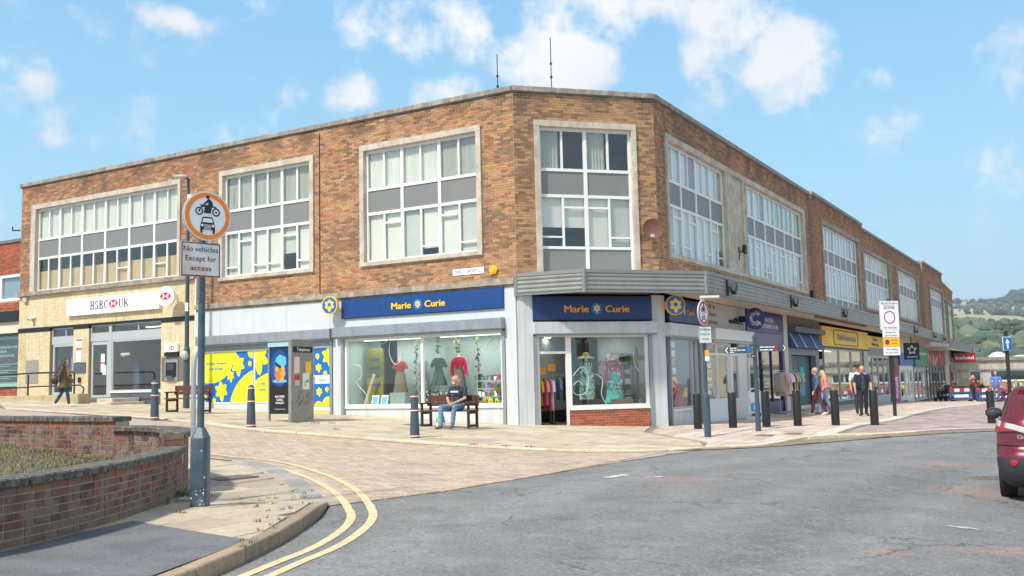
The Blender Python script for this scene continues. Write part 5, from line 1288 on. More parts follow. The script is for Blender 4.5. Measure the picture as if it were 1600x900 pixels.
# fluorescent fittings: real in the corner shop, elsewhere added to brighten the interiors
M_tube = bpy.data.materials.new('lit_tube'); M_tube.use_nodes = True; _b = M_tube.node_tree.nodes['Principled BSDF']; _b.inputs['Emission Color'].default_value = (1, .97, .92, 1); _b.inputs['Emission Strength'].default_value = 1.6
def fitting(label, M, x, dep, z, ln, watts):
    T = M @ Matrix.Translation((x, dep, z)); t = thing('ceiling_light', label, 'light', T=T)
    part('housing', MB().box(-ln / 2, ln / 2, -.06, .06, .0, .05, T), M_swhite, t); part('tube', MB().box(-ln / 2 + .03, ln / 2 - .03, -.03, .03, -.03, -.001, T), M_tube, t)
    ld = bpy.data.lights.new('tube_light', 'AREA'); ld.shape = 'RECTANGLE'; ld.size = ln; ld.size_y = .2; ld.energy = watts; ld.color = (1, .97, .92)
    lo = bpy.data.objects.new('tube_light', ld); COL.objects.link(lo); lo.parent = t; lo.location = (0, 0, -.05)
fitting('added strip light brightening the left half of the big shop window', FL, -4.9, .55, 2.96, 2.4, 13); fitting('added strip light brightening the right half of the big shop window', FL, -1.9, .55, 2.96, 2.4, 13)
fitting('strip light inside the corner shop above the dresses', FC, 2.5, .9, 2.88, 1.6, 13); fitting('strip light inside the corner shop near the door', FC, 1.1, 2.2, 2.88, 1.2, 10)
fitting('added strip light brightening the window right of the corner', FR, 1.7, .8, 2.88, 1.8, 7); fitting('added strip light brightening the estate agent', FR, 5.2, 1.0, 2.74, 2.2, 10); fitting('added strip light brightening the purple shop', FR, 11.2, 1.0, 2.74, 2.4, 10)
fitting('added strip light brightening the left of the yellow shop', FR, 22.5, 1.4, 2.84, 3.0, 15); fitting('added strip light brightening the right of the yellow shop', FR, 27, 1.4, 2.84, 3.0, 15); fitting('added strip light brightening the magenta goods from behind', FR, 34.5, 1.4, 2.84, 4.0, 16)
fitting('added strip light brightening the inside of the bank', FL, -16.8, 1.5, 4.0, 2.0, 9); fitting('added strip light brightening the green fascia optician', FR, 51, 1.2, 2.74, 4.0, 13); fitting('added strip light brightening the blue fascia shop', FR, 45, 1.2, 2.74, 3.0, 10); fitting('added strip light brightening the frozen food shop', FR, 60, 1.2, 2.84, 5.0, 15)
# ================================================================== shops of the right wing
SH = FR
def rshop(label, x0, x1, root_loc=None):
    return thing('shop_unit', label, 'shop', Rp((x0 + x1) / 2, -1) + (gu(FR, (x0 + x1) / 2),))
part('party_wall', MB().box(3.42, 3.6, -3, .04, -.2, 4.0, FR), M_pale2, cb)
# estate agent
u = rshop('grey fronted estate agent with white shutter box and posters in its window', 3.6, 8.2)
part('fascia_board', MB().box(3.6, 8.25, -.1, .03, 3.2, 4.05, FR), pm('warm_grey_fascia', 196, 192, 182, .6, ns=3, na=.05), u)
part('shutter_box', MB().box(3.9, 8.3, .03, .36, 2.78, 3.16, FR), pm('white_shutter', 228, 228, 222, .5), u, bevel=.01)
part('shutter_slot', MB().box(3.95, 8.25, .05, .28, 2.7, 2.775, FR), M_greyf, u)
part('stall_riser', MB().box(3.6, 6.15, -.1, .0, -.15, .72, FR), M_swhite, u)
glazed(u, FR, 3.62, 6.2, .72, 2.72, [4.9], m=M_white, fw=.08, rows=[2.3])
dr = part('door', MB().box(6.25, 6.4, -.06, .03, -.1, 2.72, FR).box(7.4, 8.2, -.06, .03, -.1, 2.72, FR).box(6.4, 7.4, -.06, .03, 2.25, 2.4, FR).box(6.4, 7.4, -.06, .03, -.1, .75, FR).box(6.4, 6.55, -.06, .03, .75, 2.25, FR).box(7.25, 7.4, -.06, .03, .75, 2.25, FR), M_white, u)
part('glass_pane', MB().box(6.55, 7.25, -.03, -.022, .75, 2.25, FR), M_glass, dr); part('door_handle', MB().box(6.6, 6.64, .03, .08, .9, 1.4, FR), M_steel, dr)
shop_interior(u, FR, 3.7, 8.1, .0, 2.8, 2.5, M_roomw)
t = thing('fascia_sign', 'william h brown lettering with coloured dots on the warm grey fascia', 'sign', T=FR @ Matrix.Translation((5.2, 0, 3.6)))
l = MB(); text(l, 'william', 4.35, 3.58, .17, 1.15, .031, .004, FR, 0, bold=-.005); text(l, 'h brown', 4.42, 3.32, .17, 1.3, .031, .004, FR, 0, bold=-.005); part('lettering', l, M_ink, t)
dts = MB()
for i, x in enumerate((3.95, 4.15, 4.35, 4.75)): dts.prism(circ(x, 3.9, .085, 14), .03, .034 + i * .0005, FR, i)
part('dots', dts, [pm('dot_olive', 130, 130, 50), pm('dot_orange', 200, 90, 40), M_hred, pm('dot_teal', 50, 130, 130)], t)
solo('ghost_sign', MB().box(6.3, 7.9, .03, .06, 3.42, 3.55, FR).box(6.9, 7.3, .03, .055, 3.55, 3.63, FR), M_black, 'dark ragged lettering strip above the white shutter box', 'sign', T=FR @ Matrix.Translation((7, 0, 3.4)))
for i in range(9):
    x = 3.85 + (i % 3) * .62 + (.1 if i % 3 == 2 else 0); z = .95 + (i // 3) * .45
    T = FR @ Matrix.Translation((x, .14, z)); tt = thing('window_card', f'{("lowest", "middle", "top")[i // 3]} row {("left", "centre", "right")[i % 3]} property card in the estate agent window', 'card', T=T)
    part('card', MB().box(-.2, .2, 0, .01, 0, .34, T), M_swhite, tt); part('photo', MB().box(-.17, .17, .01, .014, .12, .31, T), pm('photo_print', *[(90, 120, 150), (130, 120, 90), (80, 110, 80)][i % 3]), tt)
# purple charity shop
u = rshop('purple fronted charity shop with clothes rail before its window', 8.3, 13.4)
part('fascia_board', MB().box(8.32, 13.4, -.1, .06, 3.22, 4.05, FR), M_purp, u)
part('lower_fascia', MB().box(8.32, 13.4, -.1, .03, 2.72, 3.21, FR), pm('purple_panel', 78, 66, 130, .3), u)
part('pilaster', MB().box(13.1, 13.42, -.1, .05, -.2, 2.715, FR), M_purp, u); part('pilaster', MB().box(8.32, 8.5, -.1, .05, -.2, 2.715, FR), M_white, u)
part('stall_riser', MB().box(10.2, 13.1, -.1, .0, -.2, .45, FR), M_purp, u)
glazed(u, FR, 10.2, 13.1, .45, 2.72, [11.6], m=M_purp, fw=.07)
glazed(u, FR, 8.5, 10.2, .02, 2.72, [], m=M_purp, fw=.09, name='door_window')
shop_interior(u, FR, 8.5, 13.3, .0, 2.8, 3.5, M_roomw)
t = thing('fascia_sign', 'white lettering on the purple fascia under the canopy', 'sign', T=FR @ Matrix.Translation((10.8, 0, 3.6)))
l = MB(); text(l, 'CANCER', 11.1, 3.66, .17, 1.6, .061, .004, FR, bold=.02); text(l, 'RESEARCH UK', 11.5, 3.42, .15, 2.2, .061, .004, FR, bold=.02); part('lettering', l, M_swhite, t)
part('pier', MB().box(13.42, 14.05, -.3, .05, -.2, 4.05, FR), M_cream, cb)
# boarded shop with blue awning box
u = rshop('recessed shop with tilted blue sign box, grey frame and teal doors', 14.05, 19.5)
part('shutter_box', MB().box(14.1, 19.5, .0, .4, 3.38, 3.6, FR), pm('charcoal_shutter', 92, 96, 102, .5), u, bevel=.01)
part('rough_lintel', MB().box(14.05, 19.6, -.1, .1, 3.6, 4.05, FR), pm('dirty_lintel', 128, 118, 108, .9, ns=8, na=.4, bump=.5), u)
bx = MB(); bx.add([(14.1, -.05, 3.35), (19.45, -.05, 3.35), (19.45, -.35, 2.72), (14.1, -.35, 2.72), (14.1, .05, 3.35), (19.45, .05, 3.35), (19.45, .05, 2.72), (14.1, .05, 2.72)], [(3, 2, 1, 0), (4, 5, 6, 7), (0, 1, 5, 4), (2, 3, 7, 6), (0, 4, 7, 3), (1, 2, 6, 5)], FR)
part('sign_box', bx, pm('awning_blue', 52, 88, 140, .5, ns=2, na=.08), u)
for x in (14.35, 15.9, 17.9): part('white_bar', MB().add([(x, -.052, 3.36), (x + .12, -.052, 3.36), (x + .12, -.36, 2.7), (x, -.36, 2.7)], [(0, 1, 2, 3)], FR).add([(x, -.06, 3.36), (x + .12, -.06, 3.36), (x + .12, -.37, 2.7), (x, -.37, 2.7)], [(3, 2, 1, 0)], FR), M_swhite, u)
part('grey_frame', MB().box(14.1, 19.4, -.2, .05, 2.42, 2.7, FR).box(14.1, 14.5, -.2, .05, .05, 2.42, FR).box(18.8, 19.4, -.2, .05, .02, 2.42, FR).box(14.5, 14.7, -.5, -.1, .2, 2.42, FR), pm('mid_grey_frame', 124, 132, 138, .5), u)
part('door', MB().box(14.7, 16.7, -.3, -.25, .22, 2.4, FR), M_dgrey, u); part('door', MB().box(16.7, 17.9, -.3, -.24, .22, 2.4, FR), M_teal, u)
part('door', MB().box(17.9, 18.8, -.3, -.25, .22, 2.4, FR), M_dgrey, u)
part('step', MB().box(14.5, 18.8, -.5, .04, -.05, .2, FR), M_cream, u)
part('bright_panel', MB().box(17.0, 17.7, -.24, -.235, .6, 1.9, FR), pm('bright_teal', 40, 170, 180), u); part('bright_patch', MB().box(17.05, 17.65, -.235, -.23, 1.35, 1.6, FR), M_pyel, u); part('bright_panel', MB().box(14.2, 14.42, .05, .054, .5, 1.95, FR), pm('bright_teal', 0, 0, 0), u)
part('white_scrawl', MB().tube([(15.2, .24, 1.15), (15.8, .24, 1.2), (16.4, .24, 1.12)], .02, 5, FR).tube([(15.2, .24, .95), (15.7, .24, 1.0), (16.3, .24, .85)], .022, 5, FR), M_swhite, u)
# book and craft shop
u = rshop('shop with long yellow fascia and a wide window full of goods', 19.7, 38)
fb = MB().box(19.75, 30.9, -.1, .17, 2.9, 3.86, FR); part('fascia_board', fb, pm('fascia_yellow', 244, 200, 20, .4), u)
part('shutter_lip', MB().box(19.75, 30.9, -.1, .22, 2.8, 2.895, FR), M_black, u)
part('stall_riser', MB().box(20.0, 29.0, -.1, .16, -.3, .2, FR), M_dgrey, u)
glazed(u, FR, 20.0, 29.0, .2, 2.8, [23.3, 26.2], o=.14, m=M_greyf, fw=.08)
part('pilaster', MB().box(29.0, 29.5, -.3, .15, -.4, 2.8, FR), M_black, u); part('pilaster', MB().box(29.5, 30.7, -.3, .17, -.4, 2.8, FR), M_greyf, u)
part('fascia_board', MB().box(31.0, 38, -.1, .05, 3.05, 3.74, FR), pm('fascia_yellow', 0, 0, 0), u); part('fascia_panel', MB().box(31.0, 38, -.1, .03, 2.6, 3.04, FR), pm('grey_panel', 140, 140, 142), u)
part('stall_riser', MB().box(30.75, 38, -.1, .03, -.5, .1, FR), M_greyf, u)
glazed(u, FR, 30.75, 38, .1, 2.6, [32.6, 34.4, 36.2], o=.02, m=M_greyf, fw=.14)
shop_interior(u, FR, 20.1, 38, -.1, 2.9, 4, M_roomw)
t = thing('fascia_sign', 'TheWorks.co.uk lettering in an outlined box on the long yellow fascia', 'sign', T=FR @ Matrix.Translation((25, 0, 3.3)))
l = MB(); text(l, 'TheWorks.co.uk', 25.1, 3.26, .27, 4.6, .172, .06, FR, bold=.03); part('lettering', l, pm('purple_lettering', 110, 98, 150), t)
o_ = MB()
for a, b in (((22.4, 3.02), (27.8, 3.02)), ((27.8, 3.02), (28.0, 3.12)), ((28.0, 3.12), (28.0, 3.64)), ((28.0, 3.64), (27.8, 3.74)), ((27.8, 3.74), (22.4, 3.74)), ((22.4, 3.74), (22.2, 3.64)), ((22.2, 3.64), (22.2, 3.12)), ((22.2, 3.12), (22.4, 3.02))): o_.cyl((a[0], -.18, a[1]), (b[0], -.18, b[1]), .022, M=FR, n=6)
part('outline', o_, pm('purple_brown', 92, 60, 70), t)
for s_, x in ((1, 20.0), (-1, 30.7)):
    r_ = MB()
    for i in range(6): z = 2.98 + i * .13; r_.prism([(x, z), (x, z + .05), (x + s_ * (1.5 - i * .2), z + .1)], .17, .176, FR)
    part('rays', r_, pm('ray_orange', 200, 150, 20), t)
t = thing('fascia_sign', 'smaller yellow fascia sign reading The Works', 'sign', T=FR @ Matrix.Translation((33, 0, 3.3))); l = MB(); text(l, 'The', 33.6, 3.46, .2, 1.5, .051, .01, FR, bold=.04); text(l, 'Works', 33.7, 3.16, .2, 2.3, .051, .01, FR, bold=.04); part('lettering', l, pm('deep_violet_ink', 60, 30, 80), t)
goods('r', FR, 20.4, 23.0, .3, 2.0, -.6, 8, 4, MIX, 'rack of bright goods in the left bay of the yellow shop', 'rack')
goods('r', FR, 23.6, 26.0, .3, 2.3, -.7, 8, 5, [srgb(230, 220, 120), srgb(200, 170, 90), srgb(250, 250, 240), srgb(150, 160, 80)], 'rack of pale goods in the middle bay of the yellow shop', 'rack')
goods('r', FR, 26.5, 28.8, .3, 2.3, -.7, 8, 5, [srgb(230, 220, 120), srgb(220, 200, 90), srgb(90, 140, 90)], 'rack of yellow goods in the right bay of the yellow shop', 'rack')
goods('r', FR, 31.0, 37.6, .3, 2.2, -.5, 22, 5, MIX + [srgb(180, 60, 130)] * 3, 'long rack of magenta and mixed goods right of the grey pilaster', 'rack')
# dark unit with magenta banner, blue and green fascias
u = rshop('narrow dark shop unit with tall magenta banner', 38.1, 41.9)
part('front', MB().box(38.1, 41.9, -.3, .0, -.6, 4.0, FR), pm('dark_front', 44, 42, 46, .6), u)
t = thing('banner', 'tall magenta poster banner with white vertical letters', 'banner', T=FR @ Matrix.Translation((40.5, 0, 0))); part('banner_print', MB().box(39.6, 41.6, .02, .05, -.4, 1.4, FR), pm('magenta', 190, 40, 150), t)
part('portrait', MB().box(39.6, 41.6, .02, .045, 1.4, 2.5, FR).ball((40.6, -.06, 1.95), (.5, .02, .35), 10, FR, 0), pm('portrait_brown', 120, 80, 66), t)
l = MB(); 
for i, ch in enumerate('ESSE'): text(l, ch, 40.6, 1.0 - i * .36, .28, .9, .051, .003, FR, bold=.04)
part('lettering', l, M_swhite, t)
u = rshop('far shop with blue fascia and white framed door', 42, 48)
part('fascia_board', MB().box(41.9, 47.9, -.1, .1, 2.05, 2.9, FR), pm('mid_blue_fascia', 66, 104, 176, .45), u); part('fascia_panel', MB().box(41.9, 47.9, -.1, .05, 2.9, 4.0, FR), M_cream, u)
glazed(u, FR, 42, 44.6, -.3, 2.05, [], m=M_white, fw=.3); glazed(u, FR, 44.7, 47.8, -.5, 2.05, [46.2], m=M_white, fw=.3)
shop_interior(u, FR, 42, 47.9, -.5, 2.8, 3, M_roomw)
goods('r', FR, 42.4, 44.4, .0, 1.9, -.5, 3, 3, [srgb(90, 220, 70), srgb(240, 240, 240)], 'rack with lime green clothing behind the white door', 'rack')
u = rshop('optician with green fascia and white lettering', 48, 54.5)
part('fascia_board', MB().box(47.9, 54.5, -.1, .22, 2.0, 3.45, FR), pm('optician_green', 40, 130, 92, .45), u); l = MB(); text(l, 'Specsavers', 51.4, 2.85, .27, 5.0, .222, .01, FR, bold=.02); part('fascia_lettering', l, M_swhite, u)
part('fascia_panel', MB().box(47.9, 54.5, -.1, .0, 3.45, 4.0, FR), M_cream, u)
glazed(u, FR, 48.2, 54.2, -.5, 2.0, [50.2, 52.2], m=M_greyf, fw=.25); shop_interior(u, FR, 48, 54.5, -.7, 2.8, 3, M_roomw)
goods('r', FR, 48.6, 53.9, -.4, 1.8, -.6, 12, 4, MIX, 'glazed display behind the green fascia', 'rack', .7)
u = rshop('frozen food shop with patterned red fascia and dark glazed front', 55, 66)
part('fascia_board', MB().box(54.6, 66, -.1, .1, 2.15, 3.3, FR), pm('fascia_red', 168, 36, 44, .45), u); part('fascia_panel', MB().box(54.6, 66, -.1, .0, 3.3, 4.1, FR), M_cream, u)
l = MB()
for i in range(12): x = 55.2 + random.uniform(0, 10); z = 2.3 + random.uniform(0, .8); l.prism(circ(x, z, random.uniform(.12, .35), 8), .1, .104 + i * .0003, FR)
part('fascia_pattern', l, pm('faded_pink', 222, 170, 170), u)
glazed(u, FR, 54.8, 65.8, -.75, 2.15, [56.6, 58.4, 60.2, 62, 63.8], m=M_dgrey, fw=.22, rows=[1.6]); shop_interior(u, FR, 54.8, 66, -.8, 2.9, 3, M_roomw)
T = FR @ Matrix.Translation((66.3, -1.6, 2.75)) @ Matrix.Rotation(R(-58), 4, 'Z'); t = thing('projecting_sign', 'dark red hanging sign reading Iceland at the end of the parade', 'sign', T=T)
part('sign_panel', MB().box(-.95, .95, -.06, .06, -.42, .42, T), pm('dark_red_sign', 150, 24, 36, .45), t); l = MB(); text(l, 'Iceland', 0, -.13, .3, 1.6, .061, .004, T, bold=.012); part('lettering', l, M_swhite, t)
part('hanger', MB().box(-.8, -.74, -.02, .02, .42, .75, T).box(.74, .8, -.02, .02, .42, .75, T), M_blk, t)
T = FR @ Matrix.Translation((41.0, -1.0, 2.95)) @ Matrix.Rotation(R(-58), 4, 'Z'); t = thing('projecting_sign', 'black square hanging sign with a white star outline', 'sign', T=T)
part('sign_panel', MB().box(-.5, .5, -.05, .05, -.55, .55, T), M_black, t)
s_ = MB(); P_ = [(.3 * (1 if i % 2 == 0 else .5) * math.sin(i * math.pi / 5), .08 + .3 * (1 if i % 2 == 0 else .5) * math.cos(i * math.pi / 5)) for i in range(10)]
for i in range(10): a, b = P_[i], P_[(i + 1) % 10]; s_.cyl((a[0], -.055, a[1]), (b[0], -.055, b[1]), .03, M=T, n=6)
s_.box(-.35, .35, .05, .056, -.4, -.36, T); part('star', s_, M_swhite, t); part('hanger', MB().box(-.03, .03, -.02, .02, .55, .95, T), M_blk, t)
part('pier', MB().box(66, 66.3, -3, .06, -1.2, 4.0, FR), M_cream, b4)
part('shop_wall', MB().box(.1, 15.4, -.4, .0, -1.5, 4.2, FE), M_cream, b5)
t = thing('wall_poster', 'red wall poster with a dark oval emblem beyond the last red shopfront', 'poster', T=FE @ Matrix.Translation((7, 0, .5)))
part('board', MB().box(5.0, 10, .0, .05, .2, 2.2, FE), pm('poster_red', 200, 40, 50), t); part('emblem', MB().prism(circ(7.4, 1.55, 1.5, 20, .5), .05, .06, FE).prism(circ(7.4, 1.55, 1.7, 20, .6), .05, .055, FE), M_black, t)

# ---------------------------------------------------------------- things in the windows
def mannequin(label, M, x, dep, z, top, skirt=None, skirt_len=.62, stand=.8, slv=None, hat=None, pattern=None, group=None, dress=False, head=False):
    """tailor's dummy on a stand, wearing a bodice and skirt"""
    T = M @ Matrix.Translation((x, dep, z)); t = thing('mannequin', label, 'mannequin', T=T, group=group)
    part('stand', MB().cyl((0, 0, 0), (0, 0, stand), .018, M=T, n=8).cyl((0, 0, 0), (0, 0, .02), .16, M=T, n=14), M_steel, t)
    s = stand
    b = MB().lathe([(.09, s - .05), (.155, s), (.15, s + .08), (.115, s + .2), (.15, s + .38), (.165, s + .46), (.12, s + .54), (.05, s + .57), (.045, s + .66), (.02, s + .67)], 14, T, sx=1.05, sy=.7); part('torso', b, pm('dummy_cream', 226, 214, 196, .7), t, smooth=True)
    mcol = lambda c: c
    if top:
        bt = MB().lathe([(.125, s + .17), (.123, s + .2), (.16, s + .38), (.178, s + .46), (.15, s + .535), (.10, s + .555)], 16, T, 0, top, sx=1.06, sy=.74)
        if slv:
            for a in (-1, 1): bt.tube([(a * .17, 0, s + .49), (a * (.2 + .03), .0, s + .38), (a * (.2 + .06), -.01, s + .38 - slv)], [.05, .055, .06], 8, T, 0, top)
        part('top', bt, M_fab, t, smooth=True, col=True)
    if skirt:
        n = 28; P_ = []; prof = [(.13, s + .2), (.17, s + .08), (.21, s - skirt_len * .4), (.27 if not dress else .2, s - skirt_len)]
        mb = MB(); k = 24; vs = []
        for i, (r_, zz) in enumerate(prof):
            for j in range(k): a = 2 * math.pi * j / k; w = 1 + (.07 * i / 3) * (1 if j % 2 else -1); vs.append((r_ * w * math.cos(a) * 1.05, r_ * w * math.sin(a) * .75, zz))
        fs = [(i * k + j, i * k + (j + 1) % k, (i + 1) * k + (j + 1) % k, (i + 1) * k + j) for i in range(3) for j in range(k)]
        mb.add(vs, fs, T, 0, skirt); part('skirt', mb, M_fab, t, smooth=60, col=True)
    if pattern:
        pc, m2 = pattern; mb = MB(); rnd = random.Random(x)
        for i in range(90):
            a = rnd.uniform(math.pi * 1.05, math.pi * 1.95); h = rnd.uniform(-skirt_len, .5); r_ = .21 if h < 0 else .17
            cx, cy = r_ * 1.1 * math.cos(a), r_ * .86 * math.sin(a); e = rnd.uniform(.012, .035)
            mb.ball((cx, cy, s + h), (e, .012, e * 1.3), 6, T, 0, rnd.choice(pc))
        part('print', mb, M_fab, t, col=True, kind='stuff')
    if hat: part('sun_hat', MB().lathe([(.01, s + .84), (.09, s + .82), (.11, s + .72), (.24, s + .68), (.25, s + .66), (.1, s + .7), (.01, s + .71)], 18, T), pm('straw', 214, 186, 130, .9), t, smooth=True)
    return t
mannequin('mannequin in a red top and long olive brown skirt, left of the white mullion', FL, -4.78, .75, .84, srgb(200, 44, 66), srgb(118, 102, 78), .62, .86, .05)
mannequin('mannequin in dark green dress with pink sleeve, right of the white mullion', FL, -3.3, .75, .84, srgb(58, 74, 66), srgb(52, 68, 62), .3, .92, .12)
mannequin('mannequin in a bright pink cardigan and grey skirt, above the seated man', FL, -2.55, .75, .84, srgb(220, 30, 84), srgb(110, 100, 92), .75, .92, .4)
mannequin('mannequin in pale grey dress half behind the white mullion', FL, -4.05, .95, .84, srgb(170, 176, 176), srgb(130, 136, 136), .8, .86)
DRS = [srgb(30, 160, 150), srgb(230, 60, 100), srgb(250, 250, 245), srgb(40, 130, 110), srgb(240, 120, 150)]
mannequin('straw hatted mannequin in a turquoise and pink flowered dress, left in the corner window', FC, 2.22, .5, .72, srgb(150, 216, 208), srgb(160, 220, 210), .55, .78, None, True, (DRS, 0), dress=True)
mannequin('mannequin in turquoise dress with pink patterned kimono, right in the corner window', FC, 3.1, .5, .72, srgb(190, 80, 130), srgb(80, 206, 196), .72, .84, .45, None, ([srgb(230, 120, 170), srgb(200, 60, 110), srgb(240, 250, 250)], 0))
def garland(x, label, dep=.6, M=FL, n=100, z0=.9, z1=2.95):
    T = M @ Matrix.Translation((x, dep, z1)); mb = MB(); rnd = random.Random(x)
    for i in range(n):
        z = -rnd.uniform(0, z1 - z0); p = Vector((rnd.uniform(-.05, .05), rnd.uniform(-.04, .04), z)); a = rnd.uniform(0, 6.28); s_ = rnd.uniform(.05, .1)
        d = Vector((math.cos(a), .3 * math.sin(a), rnd.uniform(-.6, .6))) * s_; e = Vector((-d.z, 0, d.x)) * .4
        mb.add([tuple(p), tuple(p + d * .5 + e), tuple(p + d), tuple(p + d * .5 - e)], [(0, 1, 2, 3)], T, 0, vary(rnd.choice([srgb(70, 100, 50), srgb(90, 120, 60), srgb(70, 100, 50), srgb(226, 180, 50), srgb(60, 84, 44)]), .2))
    mb.cyl((0, 0, 0), (0, 0, -(z1 - z0)), .006, M=T, c=srgb(60, 80, 40), n=5)
    solo('garland', mb, M_col, label, 'garland', T=T, col=True)
garland(-4.05, 'hanging leaf garland just left of the white window mullion'); garland(-3.2, 'leaf garland hanging above the dark green dress', z0=2.45, n=40); garland(-2.5, 'leaf garland hanging above the pink cardigan', z0=2.45, n=40); garland(-1.75, 'long leaf garland with yellow flowers, right of the pink cardigan')
for i, (x, l) in enumerate(((-3.75, 'low leafy arrangement behind the bollard in the big window'), (-2.75, 'low leafy arrangement under the pink cardigan'), (-3.25, 'low leafy arrangement under the dark green dress'))):
    T = FL @ Matrix.Translation((x, .5, .84)); mb = MB(); rnd = random.Random(i)
    for q in range(90):
        a, h = rnd.uniform(0, 6.28), rnd.uniform(.03, .42); p = Vector((.24 * math.cos(a) * rnd.random(), .16 * math.sin(a), h)); d = Vector((math.cos(a), math.sin(a) * .4, rnd.uniform(-.2, 1))) * .09; e = Vector((-d.z, 0, d.x)) * .35
        mb.add([tuple(p), tuple(p + d * .5 + e), tuple(p + d), tuple(p + d * .5 - e)], [(0, 1, 2, 3)], T, 0, vary(rnd.choice([srgb(40, 56, 40), srgb(60, 84, 56), srgb(226, 226, 214), srgb(36, 40, 38)]), .2))
    solo('flower_arrangement', mb, M_col, l, 'plant', T=T, col=True)
t = thing('display_board', 'tall olive display board with purple lines in the left of the big window', 'board', T=FL @ Matrix.Translation((-5.8, .8, .84)))
part('board', MB().box(-6.15, -5.5, -.85, -.78, .84, 2.7, FL), pm('olive_board', 124, 126, 30, .6), t); l = MB()
for i in range(4): l.box(-6.05, -5.65 + .05 * (i % 2), -.78, -.77, 2.3 - i * .27, 2.38 - i * .27, FL)
part('printed_bars', l, pm('print_violet', 92, 74, 140), t)
for i, (x, rz) in enumerate(((-5.62, R(14)), (-5.25, R(14)))):
    T = FL @ Matrix.Translation((x, .5, .84)) @ Matrix.Rotation(R(-14), 4, 'X'); t = thing('picture_frame', ('left', 'right')[i] + ' of two pale blue framed prints leaning in the window corner', 'frame', T=T)
    part('frame', MB().box(-.14, .14, 0, .025, 0, .36, T), M_swhite, t); part('print', MB().box(-.1, .1, .025, .028, .05, .31, T), pm('print_blue', 120, 180, 214), t)
T = FL @ Matrix.Translation((-6.1, .6, .84)); solo('leaning_plank', MB().box(-.05, .05, 0, .05, 0, 1.1, T @ Matrix.Rotation(R(22), 4, 'Y')), pm('pale_wood', 196, 176, 140, .7), 'pale wooden strut leaning at the left end of the big window', 'plank', T=T)
T = FL @ Matrix.Translation((-4.65, .8, .84)); solo('display_box', MB().box(-.3, .3, 0, .4, 0, .42, T), pm('box_sage', 150, 166, 160, .7), 'pale sage box on the window bed beneath the brown skirt', 'box', T=T, bevel=.01)
goods('r', FL, -1.75, -.75, .86, 1.8, -.55, 9, 4, MIX + [srgb(60, 140, 90)] * 3, 'crowded gift shelves at the right end of the big window', 'rack', .95)
T = FL @ Matrix.Translation((-.82, .35, 1.18)); t = thing('wicker_basket', 'wicker basket with tall hooped handle on the gift shelves', 'basket', T=T)
part('basket', MB().lathe([(.12, 0), (.2, .16), (.19, .17), (.11, .02)], 16, T), pm('wicker', 150, 96, 60, .8), t); part('handle', MB().tube([(.19 * math.cos(a), 0, .16 + .42 * math.sin(a)) for a in [math.pi * i / 12 for i in range(13)]], .012, 6, T), pm('wicker', 0, 0, 0), t)
for i, x in enumerate((-1.28, -1.05, -.85, -.62)):
    T = FL @ Matrix.Translation((x, .18, .86)); t = thing('gift_bag', ('leftmost', 'second', 'third', 'rightmost')[i] + ' small yellow gift bag on the window sill', 'gift bag', T=T, group='small yellow gift bags in the window')
    part('bag', MB().box(-.055, .055, -.03, .03, 0, .2, T), M_pyel if i else M_orange, t); part('flower', MB().prism(circ(0, .1, .03, 8), .03, .034, T), M_ink, t)
# white curly line drawn on the glass
def curl(pts, root, M, name='window_decal'): part(name, MB().tube([(p.x, .018, p.y) for p in smooth(pts, 8)], .011, 6, M), pm('faint_white', 186, 200, 198, .6), root, smooth=True)
curl([(-6.1, 2.2), (-5.8, 2.1), (-5.75, 1.8), (-5.95, 1.6), (-5.6, 1.25), (-5.5, .95)], cb, FL)
curl([(-5.2, 2.9), (-5.0, 2.8), (-4.75, 2.85), (-4.6, 2.95), (-4.65, 2.5), (-4.45, 2.15), (-4.2, 2.25), (-4.15, 2.5)], cb, FL)
curl([(-1.3, 2.9), (-1.35, 2.6), (-1.1, 2.4), (-.75, 2.5), (-.65, 2.8), (-.9, 2.75), (-1.1, 2.55)], cb, FL)
curl([(1.55, 1.55), (1.9, 1.9), (2.1, 1.7), (2.05, 1.2), (1.75, 1.1), (1.6, 1.3), (1.8, 1.5), (1.95, 1.35)], cb, FC)
curl([(3.1, 2.75), (2.95, 2.4), (3.15, 2.2), (3.5, 2.3), (3.55, 2.0), (3.7, 1.75)], cb, FC)
curl([(2.35, 1.7), (2.55, 1.5), (2.5, 1.1), (2.65, .8)], cb, FC)
T = FC @ Matrix.Translation((2.6, .05, 2.0)); t = thing('window_lettering', 'dark mirrored letters Yorkshire P across the corner window', 'lettering', T=T); part('lettering', text(MB(), 'Yorkshire P', 2.45, 1.93, .22, 1.75, -.12, .004, FC, mirror=True), M_ink, t)
